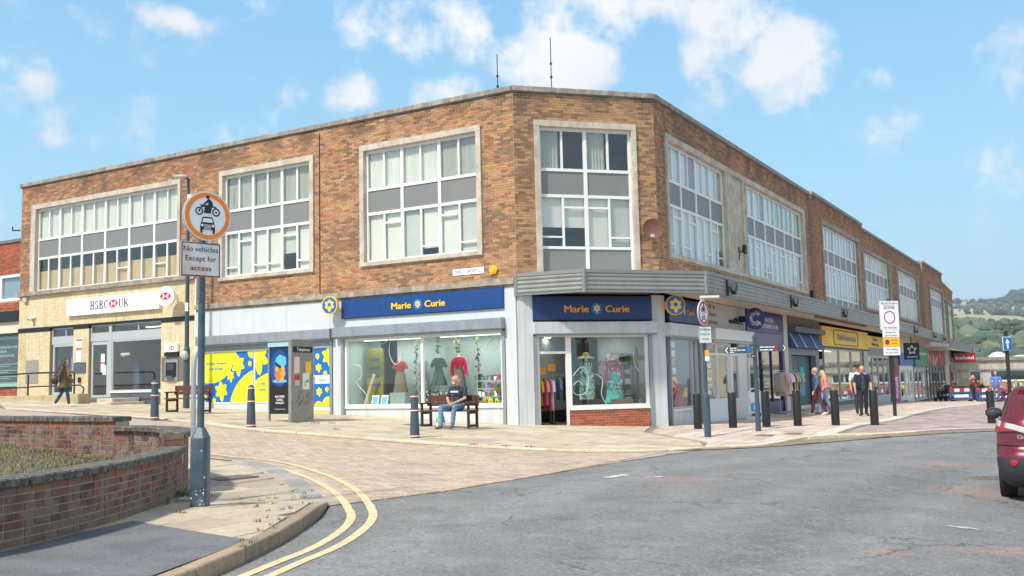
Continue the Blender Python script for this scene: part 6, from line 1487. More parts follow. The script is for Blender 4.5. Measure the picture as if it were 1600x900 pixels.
# inside the corner shop: rails of clothes
def rail(label, M, x0, x1, dep, z0, h, cols, n, glab, group, gl=.75):
    p = M @ Vector(((x0 + x1) / 2, dep, z0)); t = thing('clothes_rail', label, 'clothes rail', (p.x, p.y, p.z))
    part('frame', MB().tube([(x0, dep, z0 + .05), (x0, dep, z0 + h), (x1, dep, z0 + h), (x1, dep, z0 + .05)], .015, 6, M), M_steel, t)
    for xx in (x0, x1): part('foot', MB().cyl((xx, dep - .25, z0 + .06), (xx, dep + .25, z0 + .06), .014, M=M, n=6), M_blk, t)
    for i in range(n):
        x = x0 + .06 + (x1 - x0 - .12) * i / max(1, n - 1); c = cols[i % len(cols)]; T = M @ Matrix.Translation((x, dep, z0 + h)); L_ = gl * random.uniform(.8, 1.05)
        k = 12; prof = [(.05, -.06), (.2, -.12), (.22, -.3), (.2, -L_ * .6), (.23, -L_)]; mb = MB(); vs = []
        for r_, zz in prof:
            for j in range(k): a = 2 * math.pi * j / k; vs.append(((.035 + .012 * (j % 2)) * math.cos(a) * (1 if r_ > .1 else .5), r_ * math.sin(a), zz + random.uniform(-.01, .01)))
        mb.add(vs, [(a * k + j, a * k + (j + 1) % k, (a + 1) * k + (j + 1) % k, (a + 1) * k + j) for a in range(4) for j in range(k)] + [tuple(range(4 * k, 5 * k))], T, 0, c)
        mb.tube([(0, -.19, -.14), (0, -.27, -.3), (0, -.28, -.45)], [.04, .045, .05], 6, T, 0, c)
        gm = solo('garment', mb, M_fab, glab[i % len(glab)] if isinstance(glab, list) else glab, 'garment', T=T, smooth=60, col=True, group=group)
    return t
CN = [(srgb(40, 40, 48), 'black'), (srgb(236, 190, 50), 'yellow striped'), (srgb(200, 40, 50), 'red'), (srgb(200, 200, 200), 'pale grey'), (srgb(230, 60, 110), 'bright pink'), (srgb(240, 240, 236), 'white')]
rail('chrome rail of ties and scarves just inside the corner shop door', FC, .75, 1.3, .9, .19, 1.45, [c for c, _ in CN], 6, [f'{n} garment on the rail just inside the corner shop door' for _, n in CN], 'garments on the rail inside the door', 1.0)
DN = [(srgb(120, 150, 180), 'denim blue'), (srgb(110, 140, 170), 'washed denim'), (srgb(50, 54, 60), 'charcoal'), (srgb(46, 120, 130), 'teal'), (srgb(64, 66, 74), 'dark grey'), (srgb(90, 50, 90), 'plum'), (srgb(70, 72, 76), 'slate'), (srgb(40, 44, 56), 'navy'), (srgb(160, 130, 100), 'tan'), (srgb(56, 58, 62), 'graphite')]
rail('rail of dark and denim clothes behind the corner window', FC, 1.45, 3.5, 1.7, .19, 1.5, [c for c, _ in DN], 10, [f'{n} garment on the rail behind the corner window' for _, n in DN], 'garments behind the corner window')
goods('r', FC, 3.15, 3.8, .75, 2.3, -.9, 3, 5, [srgb(190, 170, 100), srgb(120, 140, 130), srgb(230, 230, 220), srgb(90, 120, 70)], 'shelves of books and frames at the right of the corner window', 'rack')
for i, (x, z, l) in enumerate(((.95, 1.72, 'left'), (1.25, 1.82, 'right'))):
    T = FC @ Matrix.Translation((x, .85, z)); solo('price_card', MB().box(-.12, .12, 0, .01, 0, .2, T), M_orange, l + ' yellow card above the rail inside the corner shop door', 'card', T=T)
T = FC @ Matrix.Translation((3.2, .4, .72)); solo('wicker_hamper', MB().box(-.28, .28, 0, .3, 0, .22, T), pm('hamper_brown', 120, 96, 76, .8, ns=40, na=.3), 'brown wicker hamper on the corner window sill', 'hamper', T=T, bevel=.015)
for i, x in enumerate((3.55, 3.67, 3.8)):
    T = FC @ Matrix.Translation((x, .3, .72)); solo('soft_toy', MB().ball((0, 0, .07), (.06, .06, .07), 8, T).ball((0, -.01, .16), .045, 8, T), pm(('toy_white', 'toy_blue', 'toy_cream')[i], *((235, 235, 235), (110, 150, 190), (225, 205, 180))[i]), ('left white', 'middle blue', 'right cream')[i] + ' soft toy beside the hamper', 'soft toy', T=T, smooth=True)
T = FC @ Matrix.Translation((2.55, .3, .72)); solo('shoe', MB().ball((0, 0, .03), (.12, .05, .035), 8, T).ball((.14, .02, .03), (.1, .045, .03), 8, T), pm('shoe_pink', 220, 130, 170), 'pink shoes on the corner window sill', 'shoes', T=T, smooth=True)
T = FR @ Matrix.Translation((1.9, .35, .6)); t = thing('red_coat', 'bright red coat standing in the window right of the corner', 'coat', T=T); part('coat', MB().lathe([(.3, 0), (.26, .3), (.2, .6), (.12, .72), (.03, .78)], 14, T, sx=1, sy=.7), pm('coat_red', 200, 24, 50, .8), t, smooth=True); part('collar', MB().lathe([(.06, .74), (.08, .8), (.04, .82)], 10, T), pm('coat_red', 0, 0, 0), t)
mannequin('mannequin in a pale blue blouse in the window right of the corner', FR, 1.0, .5, .6, srgb(150, 196, 214), srgb(60, 60, 66), .4, .7)
for i in range(4):
    T = FR @ Matrix.Translation((.95, .08, 2.45 - i * .27)); solo('window_notice', MB().box(-.28, .28, 0, .008, 0, .2, T), [M_swhite, M_swhite, M_orange, M_swhite][i], ('topmost white', 'second white', 'yellow', 'lowest white')[i] + ' notice stuck in the window right of the corner', 'notice', T=T)
# rail of clothes outside
mannequin('headless dummy in a teal jacket inside the purple shop', FR, 12.2, .6, .5, srgb(40, 110, 116), srgb(60, 60, 70), .5, .8, .3)
OC = [(srgb(180, 172, 150), 'stone'), (srgb(186, 176, 150), 'khaki'), (srgb(240, 180, 190), 'pink'), (srgb(236, 120, 140), 'coral'), (srgb(240, 240, 244), 'white'), (srgb(210, 216, 236), 'pale blue'), (srgb(244, 244, 240), 'cream'), (srgb(80, 60, 80), 'plum'), (srgb(200, 50, 90), 'crimson'), (srgb(236, 226, 90), 'yellow'), (srgb(50, 150, 70), 'green'), (srgb(220, 216, 226), 'grey white'), (srgb(60, 60, 64), 'charcoal'), (srgb(150, 190, 200), 'turquoise'), (srgb(210, 160, 120), 'tan'), (srgb(170, 150, 200), 'lilac')]
rail('wheeled rail of second hand clothes on the pavement before the purple shop', FR, 9.3, 12.0, -.9, gu(FR, 10.6, .9) + .04, 1.65, [c for c, _ in OC], 16, [f'{n} garment on the pavement clothes rail' for _, n in OC], 'garments on the pavement rail', .95)
T = FR @ Matrix.Translation((9.0, -.35, gu(FR, 9, .4) + .04)); t = thing('potted_plant', 'dark leafy plant standing at the purple shop door', 'plant', T=T); mb = MB()
for i in range(260):
    a, h = random.uniform(0, 6.28), random.uniform(.5, 2.1); r_ = .28 * random.random() * (2.3 - h) ** .5; p = Vector((r_ * math.cos(a), r_ * math.sin(a), h)); d = Vector((math.cos(a), math.sin(a), random.uniform(-.5, .6))) * .1; e = Vector((-d.y, d.x, 0)) * .35
    mb.add([tuple(p), tuple(p + d * .5 + e), tuple(p + d), tuple(p + d * .5 - e)], [(0, 1, 2, 3)], T, 0, vary(srgb(70, 96, 60), .35))
part('foliage', mb, M_col, t, col=True, kind='stuff'); part('stem', MB().cyl((0, 0, .2), (0, 0, 1.8), .02, M=T, n=6), M_ink, t); part('pot', MB().lathe([(.13, 0), (.18, .28), (.16, .28), (.12, .04)], 14, T), M_dgrey, t)
# pavement board
T = FR @ Matrix.Translation((6.6, -.75, gu(FR, 6.6, .75) + .04)) @ Matrix.Rotation(R(-25), 4, 'Z'); t = thing('pavement_board', 'white round topped pavement board with blue panel behind a black bollard', 'sign', T=T)
part('hoop', MB().tube([(-.33, 0, .05), (-.33, 0, .8), (-.28, 0, .95), (-.15, 0, 1.05), (.15, 0, 1.05), (.28, 0, .95), (.33, 0, .8), (.33, 0, .05)], .028, 8, T), M_swhite, t, smooth=True)
part('panel', MB().box(-.27, .27, -.02, .02, .2, .92, T), M_swhite, t); part('blue_panel', MB().box(-.24, .24, .02, .024, .25, .55, T), pm('cyan_panel', 40, 170, 214), t)
l = MB(); text(l, 'E', 0, .3, .2, .16, .025, .003, T, bold=.03); part('lettering', l, M_swhite, t); part('base', MB().box(-.35, .35, -.15, .15, 0, .06, T), M_swhite, t)
# ================================================================== street furniture
M_slate = pm('slate_blue_paint', 62, 78, 92, .45, ns=20, na=.12)
M_band = pm('band_red', 206, 70, 76, .4); M_bandw = pm('band_white', 236, 228, 224, .4)
M_bol = pm('black_bollard', 34, 31, 30, .38, ns=9, na=.15)
M_wood = pm('bench_timber', 92, 54, 46, .55, ns=16, na=.25, bump=.25)
M_woodd = pm('bench_frame_brown', 52, 40, 36, .5)
# tapered bollards with reflective bands
def tapered(): 
    t = thing('bollard', '', 'bollard', T=I4, group='tapered slate bollards along the pavement edge')
    part('body', MB().lathe([(.115, 0), (.112, .03), (.082, .93), (.08, .94)], 20), M_slate, t, smooth=True)
    part('domed_top', MB().lathe([(.075, .94), (.074, .97), (.058, 1.005), (.03, 1.025), (.003, 1.03)], 20), M_slate, t, smooth=True)
    for z in (.02, .60, .92):
        r_ = .115 - (.033) * z / .93 + .006
        b = part('reflective_band', MB().lathe([(r_, z), (r_ + .002, z + .015), (r_ - .001, z + .045)], 20), M_band, t); part('white_stripe', MB().lathe([(r_ + .002, z + .012), (r_ + .005, z + .014), (r_ + .004, z + .03), (r_ + .001, z + .032)], 20), M_bandw, b)
    return t
B0 = tapered()
for i, (x, y, l) in enumerate(((-9.47, 25.8, 'slate bollard with red bands before the bank, left of the far bench'), (-6.45, 24.0, 'slate bollard with red bands standing before the daffodil posters'), (-2.31, 22.6, 'slate bollard with red bands beside the seated man'))):
    T = TR(x, y, g(x, y) + .035)
    if i == 0: B0.matrix_world = T; B0['label'] = l
    else: copy_thing(B0, T, l)
for o in B0.children_recursive: TOP[o.name] = I4
# plain black bollards
def plain():
    t = thing('bollard', '', 'bollard', T=I4, group='plain black bollards across the parade')
    part('body', MB().lathe([(.112, 0), (.112, .94), (.108, .95)], 24), M_bol, t, smooth=True); part('cap', MB().lathe([(.106, .95), (.10, .962), (.002, .965)], 24), M_bol, t, smooth=True); return t
B1 = plain()
for i, (x, y, l) in enumerate(((5.02, 27, 'black bollard behind the right hand no vehicles sign pole'), (5.98, 27, 'black bollard in front of the white pavement board'), (6.9, 27, 'black bollard just right of the finger post'), (7.76, 27, 'black bollard right of the clothes rail, before the teal door'),
                              (8.8, 27, 'black bollard left of the walking man in the dark waistcoat'), (9.87, 27, 'black bollard between the walking man and the zone sign pole'), (14.05, 29.0, 'lone black bollard next to the red car'))):
    T = TR(x, y, g(x, y) + .035)
    if i == 0: B1.matrix_world = T; B1['label'] = l
    else: copy_thing(B1, T, l)
# benches
def bench():
    t = thing('bench', '', 'bench', T=I4, group='brown slatted benches')
    Lh = .82
    for s_ in (-1, 1):
        x = s_ * (Lh - .09)
        part('leg', MB().box(x - .03, x + .03, .17, .23, 0, .62), M_woodd, t, bevel=.005); part('leg', MB().box(x - .03, x + .03, -.23, -.17, 0, .80), M_woodd, t, bevel=.005)
        part('foot_rail', MB().box(x - .025, x + .025, -.17, .17, .03, .09), M_woodd, t); part('seat_bearer', MB().box(x - .025, x + .025, -.17, .22, .36, .42), M_woodd, t)
        part('armrest', MB().box(x - .045, x + .045, -.17, .28, .62, .66), M_wood, t, bevel=.01)
    for i in range(4): part('seat_slat', MB().box(-Lh, Lh, .26 - i * .115 - .09, .26 - i * .115, .425, .46), M_wood, t, bevel=.006)
    part('back_slat', MB().box(-Lh, Lh, -.18, -.145, .56, .67), M_wood, t, bevel=.006); part('back_slat', MB().box(-Lh, Lh, -.21, -.175, .68, .84), M_wood, t, bevel=.006)
    return t
BN = bench()
AB = math.atan2(-.5066, .8622)
bx_, by_ = -1.72, 25.72; BT = TR(bx_, by_, g(bx_, by_) + .035, AB); BN.matrix_world = BT; BN['label'] = 'brown wooden bench with the seated man, before the big shop window'
copy_thing(BN, TR(-10.05, 30.2, g(-10.05, 30.2) + .035, AB), 'brown wooden bench before the bank corner, behind the near sign pole')

# ---- the near sign pole
def facing(x, y, z, ang): return Matrix.Translation((x, y, z)) @ Matrix.Rotation(R(ang), 4, 'Z')
def motorbike(mb, cx, cz, s, o, M, m):
    """rider on a motorcycle above a motor car, the no-motor-vehicles symbols"""
    for w in (-.42, .42): ring(mb, cx + w * s, cz - .12 * s, .2 * s, .135 * s, o, o + .002, M, m, 18); mb.prism(circ(cx + w * s, cz - .12 * s, .05 * s, 8), o, o + .002, M, m)
    body = [(-.42, -.12), (-.30, .06), (-.12, .10), (.05, .08), (.30, .10), (.42, .06), (.46, .1), (.34, .16), (.12, .16), (-.10, .20), (-.26, .16), (-.34, .22), (-.38, .18), (-.33, .1), (-.47, -.1)]
    mb.prism([(cx + x * s, cz + z * s) for x, z in body], o, o + .0023, M, m)
    mb.prism([(cx + x * s, cz + z * s) for x, z in [(-.2, -.2), (.16, -.2), (.2, .08), (-.14, .1)]], o, o + .0026, M, m)
    mb.prism([(cx + x * s, cz + z * s) for x, z in [(.02, .14), (.26, .12), (.24, .34), (.08, .5), (-.03, .46), (.03, .3)]], o, o + .0029, M, m)
    mb.prism([(cx + x * s, cz + z * s) for x, z in [(.02, .46), (-.26, .2), (-.22, .16), (.08, .36)]], o, o + .0032, M, m)
    mb.prism([(cx + x * s, cz + z * s) for x, z in [(.2, .14), (-.02, .14), (-.06, -.14), (.02, -.14), (.06, .05), (.2, .05)]], o, o + .0035, M, m)
    mb.prism(circ(cx + .0 * s, cz + .58 * s, .09 * s, 10), o, o + .0023, M, m)
def carsym(mb, cx, cz, s, o, M, m, wh):
    P = lambda L_: [(cx + x * s, cz + z * s) for x, z in L_]
    mb.prism(P([(-.5, -.1), (-.44, .12), (-.36, .42), (-.28, .5), (.28, .5), (.36, .42), (.44, .12), (.5, -.1), (.5, -.34), (-.5, -.34)]), o, o + .002, M, m)
    mb.prism(P([(-.36, .14), (-.28, .40), (.28, .40), (.36, .14)]), o + .002, o + .003, M, wh)
    for s_ in (-1, 1): mb.prism(P([(s_ * .5, -.34), (s_ * .34, -.34), (s_ * .34, -.56), (s_ * .47, -.56)]), o, o + .0018, M, m); mb.prism([(cx + (s_ * .37 + x) * s, cz + (-.06 + z) * s) for x, z in circ(0, 0, .09, 12)], o + .002, o + .003, M, wh)
    for z in (-.02, -.1, -.19, -.28): mb.prism(P([(-.24, z - .02), (.24, z - .02), (.24, z + .015), (-.24, z + .015)]), o + .002, o + .003, M, wh)
def noveh(root, T, d, rimc, seed=0):
    part('sign_disc', MB().prism(circ(0, 0, d / 2, 40), 0, .03, T, 0), M_greyf, root, smooth=True)
    f = MB(); f.prism(circ(0, 0, d / 2 * .985, 40), .03, .032, T, 0); ring(f, 0, 0, d / 2 * .94, d / 2 * .755, .032, .0335, T, 1, 48)
    motorbike(f, 0, d * .14, d * .42, .0325, T, 2); carsym(f, 0, -d * .17, d * .31, .0325, T, 2, 0); part('sign_face', f, [M_swhite, rimc, M_ink], root)
def plate(root, T, w, h, lines, cap, gap_, ink=None, face=None, border=True, widths=None, dy=0):
    part('plate', MB().box(-w / 2, w / 2, -.002, .012, -h, 0, T), M_greyf, root, bevel=.004); f = MB()
    if border: f.box(-w / 2 + .006, w / 2 - .006, .012, .0135, -h + .006, -.006, T, 1)
    f.box(-w / 2 + .018, w / 2 - .018, .0135, .0145, -h + .018, -.018, T, 0)
    z = -gap_ - cap - dy
    for i, s_ in enumerate(lines): text(f, s_, 0, z, cap, widths[i] if widths else None, .0145, .001, T, 1, bold=.012); z -= cap + gap_
    part('plate_face', f, [face or M_swhite, ink or M_black], root)
px, py = -3.68, 11.5; pz = g(px, py) + ntop(px, py)
sp = thing('sign_pole', 'near slate blue sign pole with square base, orange ringed round sign and no vehicles plate', 'road sign', (px, py, pz))
bs_ = MB(); 
def octo(r_): return [(r_, -r_ * .62), (r_, r_ * .62), (r_ * .62, r_), (-r_ * .62, r_), (-r_, r_ * .62), (-r_, -r_ * .62), (-r_ * .62, -r_), (r_ * .62, -r_)]
vs = [(px + x, py + y, pz) for x, y in octo(.098)] + [(px + x, py + y, pz + .78) for x, y in octo(.098)] + [(px + x, py + y, pz + .90) for x, y in octo(.045)]
bs_.add(vs, [(i, (i + 1) % 8, 8 + (i + 1) % 8, 8 + i) for i in range(8)] + [(8 + i, 8 + (i + 1) % 8, 16 + (i + 1) % 8, 16 + i) for i in range(8)])
M_pole = pm('near_pole_paint', 66, 84, 100, .4, ns=25, na=.14, bump=.1, col2=srgb(84, 98, 108), ns2=6)
part('base', bs_, M_pole, sp, bevel=.006); part('shaft', MB().cyl((px, py, pz + .88), (px, py, 3.35), .041, n=16), M_pole, sp, smooth=True)
part('access_door', MB().box(px - .06, px + .05, -(py - .101), -(py - .097), pz + .2, pz + .62), M_pole, sp)
chips = MB(); rnd = random.Random(2)
for i in range(26): x, z = px + rnd.uniform(-.08, .08), pz + rnd.choice([rnd.uniform(.02, .2), rnd.uniform(.05, .7)]); e = rnd.uniform(.003, .008); chips.prism([(x + e * math.cos(a) * rnd.uniform(.6, 1.2), z + e * 1.6 * math.sin(a)) for a in (0, 1, 2.2, 3.1, 4.2, 5.3)], -(py - .0985), -(py - .0998))
part('paint_chips', chips, M_bandw, sp, kind='stuff')
Tn = facing(px + .045, py - .05, 3.55, 43)
noveh(sp, Tn @ Matrix.Translation((.02, 0, 0)), .60, pm('faded_orange_ring', 248, 138, 40, .45))
M_platef = mat('weathered_plate_face', srgb(226, 222, 222), .45, ns=3, na=.06, col2=srgb(214, 186, 172), ns2=2.2)
plate(sp, facing(px + .0, py - .06, 3.235, 43), .49, .41, ['No vehicles', 'Except for', 'access'], .062, .05, face=M_platef, widths=[.43, .38, .26])
for z in (3.4, 3.72, 2.95): part('clip', MB().cyl((px, py, z - .02), (px, py, z + .02), .05, n=12), M_greyf, sp)
solo('steel_post', MB().tube([(-3.98, 12.15, g(-3.98, 12.15) + .08), (-3.98, 12.15, 1.75), (-3.975, 12.15, 1.88), (-3.95, 12.16, 1.95), (-3.9, 12.17, 1.88), (-3.885, 12.18, 1.75)], .033, 10), pm('bright_steel', 206, 206, 204, .28, metal=.75, ns=5, na=.1), 'bright steel hoop post beside the near sign pole', 'post', (-3.98, 12.15, g(-3.98, 12.15) + .08), smooth=True)
# ---- right hand sign pole
px, py = 4.79, 24.5; pz = g(px, py) + .035
sp = thing('sign_pole', 'distant no vehicles sign pole with red ringed round sign before the corner canopy', 'road sign', (px, py, pz))
part('base', MB().cyl((px, py, pz), (px, py, pz + 1.0), .085, n=10).cyl((px, py, pz + 1.0), (px, py, pz + 1.1), .085, .05, n=10), M_slate, sp, bevel=.004); part('shaft', MB().cyl((px, py, pz + 1.09), (px, py, 3.5), .048, n=14), M_slate, sp, smooth=True)
noveh(sp, facing(px - .02, py - .06, 3.13, 54), .62, M_hred); plate(sp, facing(px + .02, py - .07, 2.80, 30), .42, .44, ['No vehicles', 'Except for', 'access'], .06, .055, widths=[.36, .32, .22])
part('top_light', MB().box(px - .06, px + .42, -(py - .1), -(py + .05), 3.5, 3.56).cyl((px, py, 3.4), (px, py, 3.52), .05), pm('pale_fitting', 214, 216, 206, .5), sp, bevel=.01)
part('sticker', MB().box(px + .0, px + .1, -(py - .05), -(py - .056), 2.05, 2.2), M_orange, sp); part('sticker', MB().box(px + .0, px + .1, -(py - .05), -(py - .056), 1.93, 2.04), M_swhite, sp)
# ---- finger post
px, py = 6.3, 25.5; pz = g(px, py) + .035
fpst = thing('finger_post', 'slate finger post with arms pointing left and right before the estate agent', 'signpost', (px, py, pz))
part('post', MB().lathe([(.075, 0), (.07, .1), (.055, 1.0), (.05, 2.2), (.058, 2.24), (.05, 2.28), (.05, 2.36)], 16, TR(px, py, pz)), M_slate, fpst, smooth=True)
part('finial', MB().lathe([(.03, 2.36), (.055, 2.42), (.05, 2.46), (.02, 2.52), (.003, 2.56)], 14, TR(px, py, pz)), M_slate, fpst, smooth=True)
def arm(x0, x1, z, h, lines, tilt, end, y=0):
    T = Matrix.Translation((px, py - .02, z)) @ Matrix.Rotation(R(tilt), 4, 'Z'); d = 1 if x1 > x0 else -1
    a = part('arm', MB().prism([(x0, -h / 2), (x1 - d * .06, -h / 2), (x1, 0), (x1 - d * .06, h / 2), (x0, h / 2)], -.012, .012, T), M_slate, fpst)
    f = MB(); k = len(lines)
    for i, ws in enumerate(lines):      # lines of small words, too small to read
        x = min(x0, x1) + (.16 if d < 0 else .05); zc = h / 2 - (i + .75) * h / (k + .35); hh = h / (k + 1.1) * .26
        for w_ in ws: f.box(x, x + w_, .012, .014, zc - hh, zc + hh, T); x += w_ + .018
    f.prism([(x1 - d * .03, 0), (x1 - d * .09, h * .42), (x1 - d * .12, h * .42), (x1 - d * .06, 0), (x1 - d * .12, -h * .42), (x1 - d * .09, -h * .42)], .012, .014, T)
    part('arm_lettering', f, M_swhite, a)
    return a, T
a, T = arm(-.08, -.80, 2.21, .17, [(.08, .07), (.09, .05, .11, .09), (.1,)], -6, 1); part('arm_symbol', MB().box(-.2, -.1, .012, .016, -.07, .07, T), M_blue, a)
a, T = arm(.08, .86, 2.24, .17, [(.11, .1, .06, .08), (.07, .14, .1)], 4, 1); part('arm_symbol', MB().box(.52, .58, .012, .016, -.075, -.01, T), M_hred, a); part('arm_symbol', MB().box(.52, .58, .012, .016, .01, .075, T), M_hred, a)
arm(-.06, -.32, 2.05, .1, [(.1, .06)], 40, 1)
# ---- pedestrian zone sign
px, py = 13.15, 34.0; pz = g(px, py) + .035
sp = thing('sign_pole', 'tall black pole with the big PEDESTRIAN ZONE sign', 'road sign', (px, py, pz))
part('pole', MB().cyl((px, py, pz), (px, py, 4.1), .06, n=14), M_blk, sp, smooth=True)
T = facing(px - .03, py - .09, 4.02, 14); HW = .365; f = MB()
part('backing', MB().box(-HW - .02, HW + .02, -.02, .0, -1.0, .02, T), M_greyf, sp)
part('main_panel', MB().box(-HW, HW, 0, .012, -.99, 0, T), M_swhite, sp, bevel=.003)
text(f, 'PEDESTRIAN', 0, -.11, .07, .62, .013, .001, T, bold=.01); text(f, 'ZONE', 0, -.27, .12, .44, .013, .001, T, bold=.015); text(f, 'No vehicles', 0, -.95, .07, .5, .013, .001, T, bold=.008); part('lettering', f, M_black, sp)
f = MB(); ring(f, 0, -.56, .225, .185, .013, .015, T, 0, 40); part('red_ring', f, M_hred, sp)
for i, (z0_, z1_, fc, ls) in enumerate(((-1.0, -1.26, M_swhite, ['Except for', 'permit holders']), (-1.27, -1.58, pm('plate_yellow', 250, 196, 30, .4), ['At any', 'time']), (-1.59, -1.88, M_swhite, ['No loading', 'at any time']))):
    b = part('sub_plate', MB().box(-HW + .05, HW - .02, 0, .012, z1_, z0_, T), fc, sp, bevel=.003); f = MB()
    for k, s_ in enumerate(ls): text(f, s_, .02 if i != 1 else .14, z0_ - .11 - k * .11, .06, (.48 if k else .42) if i != 1 else .24, .013, .001, T, bold=.008)
    part('lettering', f, M_black, b)
    if i == 1:
        e = MB(); e.prism(circ(-.15, -1.425, .095, 22), .012, .014, T, 0); e.prism(circ(-.15, -1.425, .07, 22), .014, .015, T, 1)
        e.prism([(-.205, -1.37), (-.19, -1.355), (-.095, -1.48), (-.11, -1.495)], .015, .016, T, 0); part('no_waiting_symbol', e, [M_hred, pm('symbol_blue', 50, 60, 160)], b)
# ---- one way arrow
px, py = 15.15, 30.0; pz = g(px, py) + .035
sp = thing('sign_pole', 'black pole with a blue square white arrow sign beyond the red car', 'road sign', (px, py, pz)); part('pole', MB().cyl((px, py, pz), (px, py, 2.72), .055, n=12), M_blk, sp, smooth=True)
T = facing(px - .02, py - .08, 2.34, 22); part('sign_panel', MB().box(-.19, .19, 0, .015, -.21, .21, T), M_swhite, sp, bevel=.01); part('blue_face', MB().box(-.175, .175, .015, .018, -.195, .195, T), M_blue, sp)
part('arrow', MB().prism([(-.035, -.15), (.035, -.15), (.035, .02), (.1, .02), (0, .15), (-.1, .02), (-.035, .02)], .018, .021, T), M_swhite, sp)
# ---- lamp column
px, py = -11.25, 33.6; pz = g(px, py) + .035
lc = thing('street_lamp', 'tall slate street lamp column beside the bank with a small head pointing left', 'street lamp', (px, py, pz))
part('base', MB().cyl((px, py, pz), (px, py, pz + 2.0), .11, n=14).cyl((px, py, pz + 2.0), (px, py, pz + 2.15), .11, .07, n=14), M_slate, lc, smooth=True)
part('column', MB().cyl((px, py, pz + 2.1), (px, py, 8.85), .075, .05, n=14), M_slate, lc, smooth=True)
part('lamp_head', MB().lathe([(.02, -.03), (.16, -.02), (.17, .02), (.1, .07), (.02, .09)], 14, Matrix.Translation((px - .22, py - .15, 8.9)), sx=1.6, sy=.7), M_greyf, lc, smooth=True)
part('bracket', MB().tube([(px, py, 8.6), (px, py, 8.86), (px - .1, py - .05, 8.9)], .045, 8), M_slate, lc)
part('camera', MB().ball((px + .12, py - .05, 8.15), .12, 10).box(px - .02, px + .1, -py - .0, -py + .06, 8.1, 8.3), M_swhite, lc, smooth=True)
part('grey_box', MB().ball((px - .03, py - .12, 2.68), (.13, .1, .17), 10), M_greyf, lc, smooth=True); part('notice', MB().box(px - .05, px + .06, -(py - .08), -(py - .09), 4.2, 4.5), M_swhite, lc)

# ---- telephone kiosk
T = TR(-6.1, 26.75, g(-6.1, 26.4) + .03, R(59)); S = .43
M_kio = pm('brushed_grey_steel', 150, 148, 142, .45, metal=.35, ns=9, na=.16, bump=.06)
kk = thing('telephone_kiosk', 'grey steel telephone box with dark poster on its left side, stickers on its front', 'phone box', T=T)
# local x right, front face towards -y; the advert covers the left (-x) side
H = 2.16
part('front_panel', MB().box(-S, S, S - .04, S, 0, H, T), M_kio, kk); part('right_panel', MB().box(S - .04, S, -S, S - .045, 0.25, H, T), M_kio, kk)
part('rear_post', MB().box(-S, -S + .05, -S, -S + .05, 0, H, T), M_kio, kk); part('front_post', MB().box(-S - .012, -S + .05, S - .1, S + .006, 0, H, T), M_kio, kk)
part('roof', MB().box(-S - .02, S + .02, -S - .02, S + .02, H, H + .06, T), M_kio, kk, bevel=.012)
TA = T @ Matrix.Rotation(R(-90), 4, 'Z')       # frame of the left side: its local -y points to -x of the kiosk
part('advert_panel', MB().box(-S + .05, S - .08, S - .05, S - .01, .22, H - .02, TA), M_black, kk)
ad = MB()
z1 = H - .2; ad.box(-.37, .34, S - .01, S - .006, 1.0, z1, TA, 0)
for i in range(5): ad.prism(circ(-.02, 1.45, .34 - i * .06, 26, .5 - i * .085), S - .006 + i * .0006, S - .0054 + i * .0006, TA, 1 + min(i, 3) // 2)
ad.prism([(-.18, 1.55), (.05, 1.42), (.24, 1.56), (.22, 1.74), (.0, 1.82), (-.14, 1.72)], S - .002, S + .0, TA, 3); ad.prism([(-.18, 1.55), (.05, 1.42), (.06, 1.5), (-.16, 1.63)], S + .0, S + .001, TA, 4)
for i, (x, z) in enumerate(((-.1, 1.42), (.02, 1.38), (.12, 1.42), (-.04, 1.3), (.08, 1.28), (-.12, 1.26), (.15, 1.3), (.0, 1.2), (.1, 1.17), (-.08, 1.16))): ad.prism(circ(x, z, .065, 9, .075), S + .0, S + .0012 + .0003 * i, TA, 6 + i % 2)
ad.prism(circ(0, 1.1, .27, 20, .05), S - .002, S - .001, TA, 3)
for i, s_ in enumerate(('BLACK PEPPER', '& GARLIC', 'McNUGGETS')): text(ad, s_, 0, .66 - i * .085, .055, [.34, .24, .3][i], S - .01, .003, TA, 5, bold=.02)
ad.box(-.2, .2, S - .01, S - .007, .345, .352, TA, 5)
part('advert_print', ad, [pm('advert_navy', 16, 40, 92, .3), pm('advert_blue', 22, 70, 140, .3), pm('advert_bright', 30, 110, 190, .3), pm('advert_cyan', 90, 180, 226, .3), M_ink, M_swhite, pm('nugget_gold', 232, 160, 50, .5), pm('nugget_brown', 200, 116, 34, .5)], kk)
part('top_strip', MB().box(-.44, .42, S - .01, S + .004, H - .13, H - .02, TA), pm('strip_blue', 150, 196, 226, .4), kk)
part('header', MB().box(-S + .06, S - .05, S, S + .006, H - .30, H - .14, T), M_black, kk); l = MB(); text(l, 'Telephone', .02, H - .26, .085, .5, S + .006, .003, T, bold=.02); part('lettering', l, M_swhite, kk)
for nm, x0, x1, z0_, z1_, c in (('pink_sticker', -.33, -.12, 1.3, 1.74, (236, 206, 206)), ('red_sticker', -.3, -.12, 1.12, 1.24, (206, 50, 56)), ('pale_sticker', -.3, -.13, .98, 1.11, (214, 190, 186)), ('yellow_sticker', .12, .33, 1.28, 1.62, (246, 206, 60)), ('white_sticker', .0, .26, .86, 1.3, (232, 236, 226)), ):
    part(nm, MB().box(x0, x1, S, S + .003 + (.001 if nm[0] in 'w' else 0), z0_, z1_, T), pm(nm + '_paper', *c, .6), kk)
l = MB(); rnd = random.Random(4)
for i in range(24):
    x, z = rnd.uniform(-.2, .2), rnd.uniform(.5, .8); pts = [(x, -S - .002, z)]
    for k in range(3): x += rnd.uniform(-.05, .07); z += rnd.uniform(-.09, .09); pts.append((x, -S - .002, z))
    l.tube(pts, .003, 4, T)
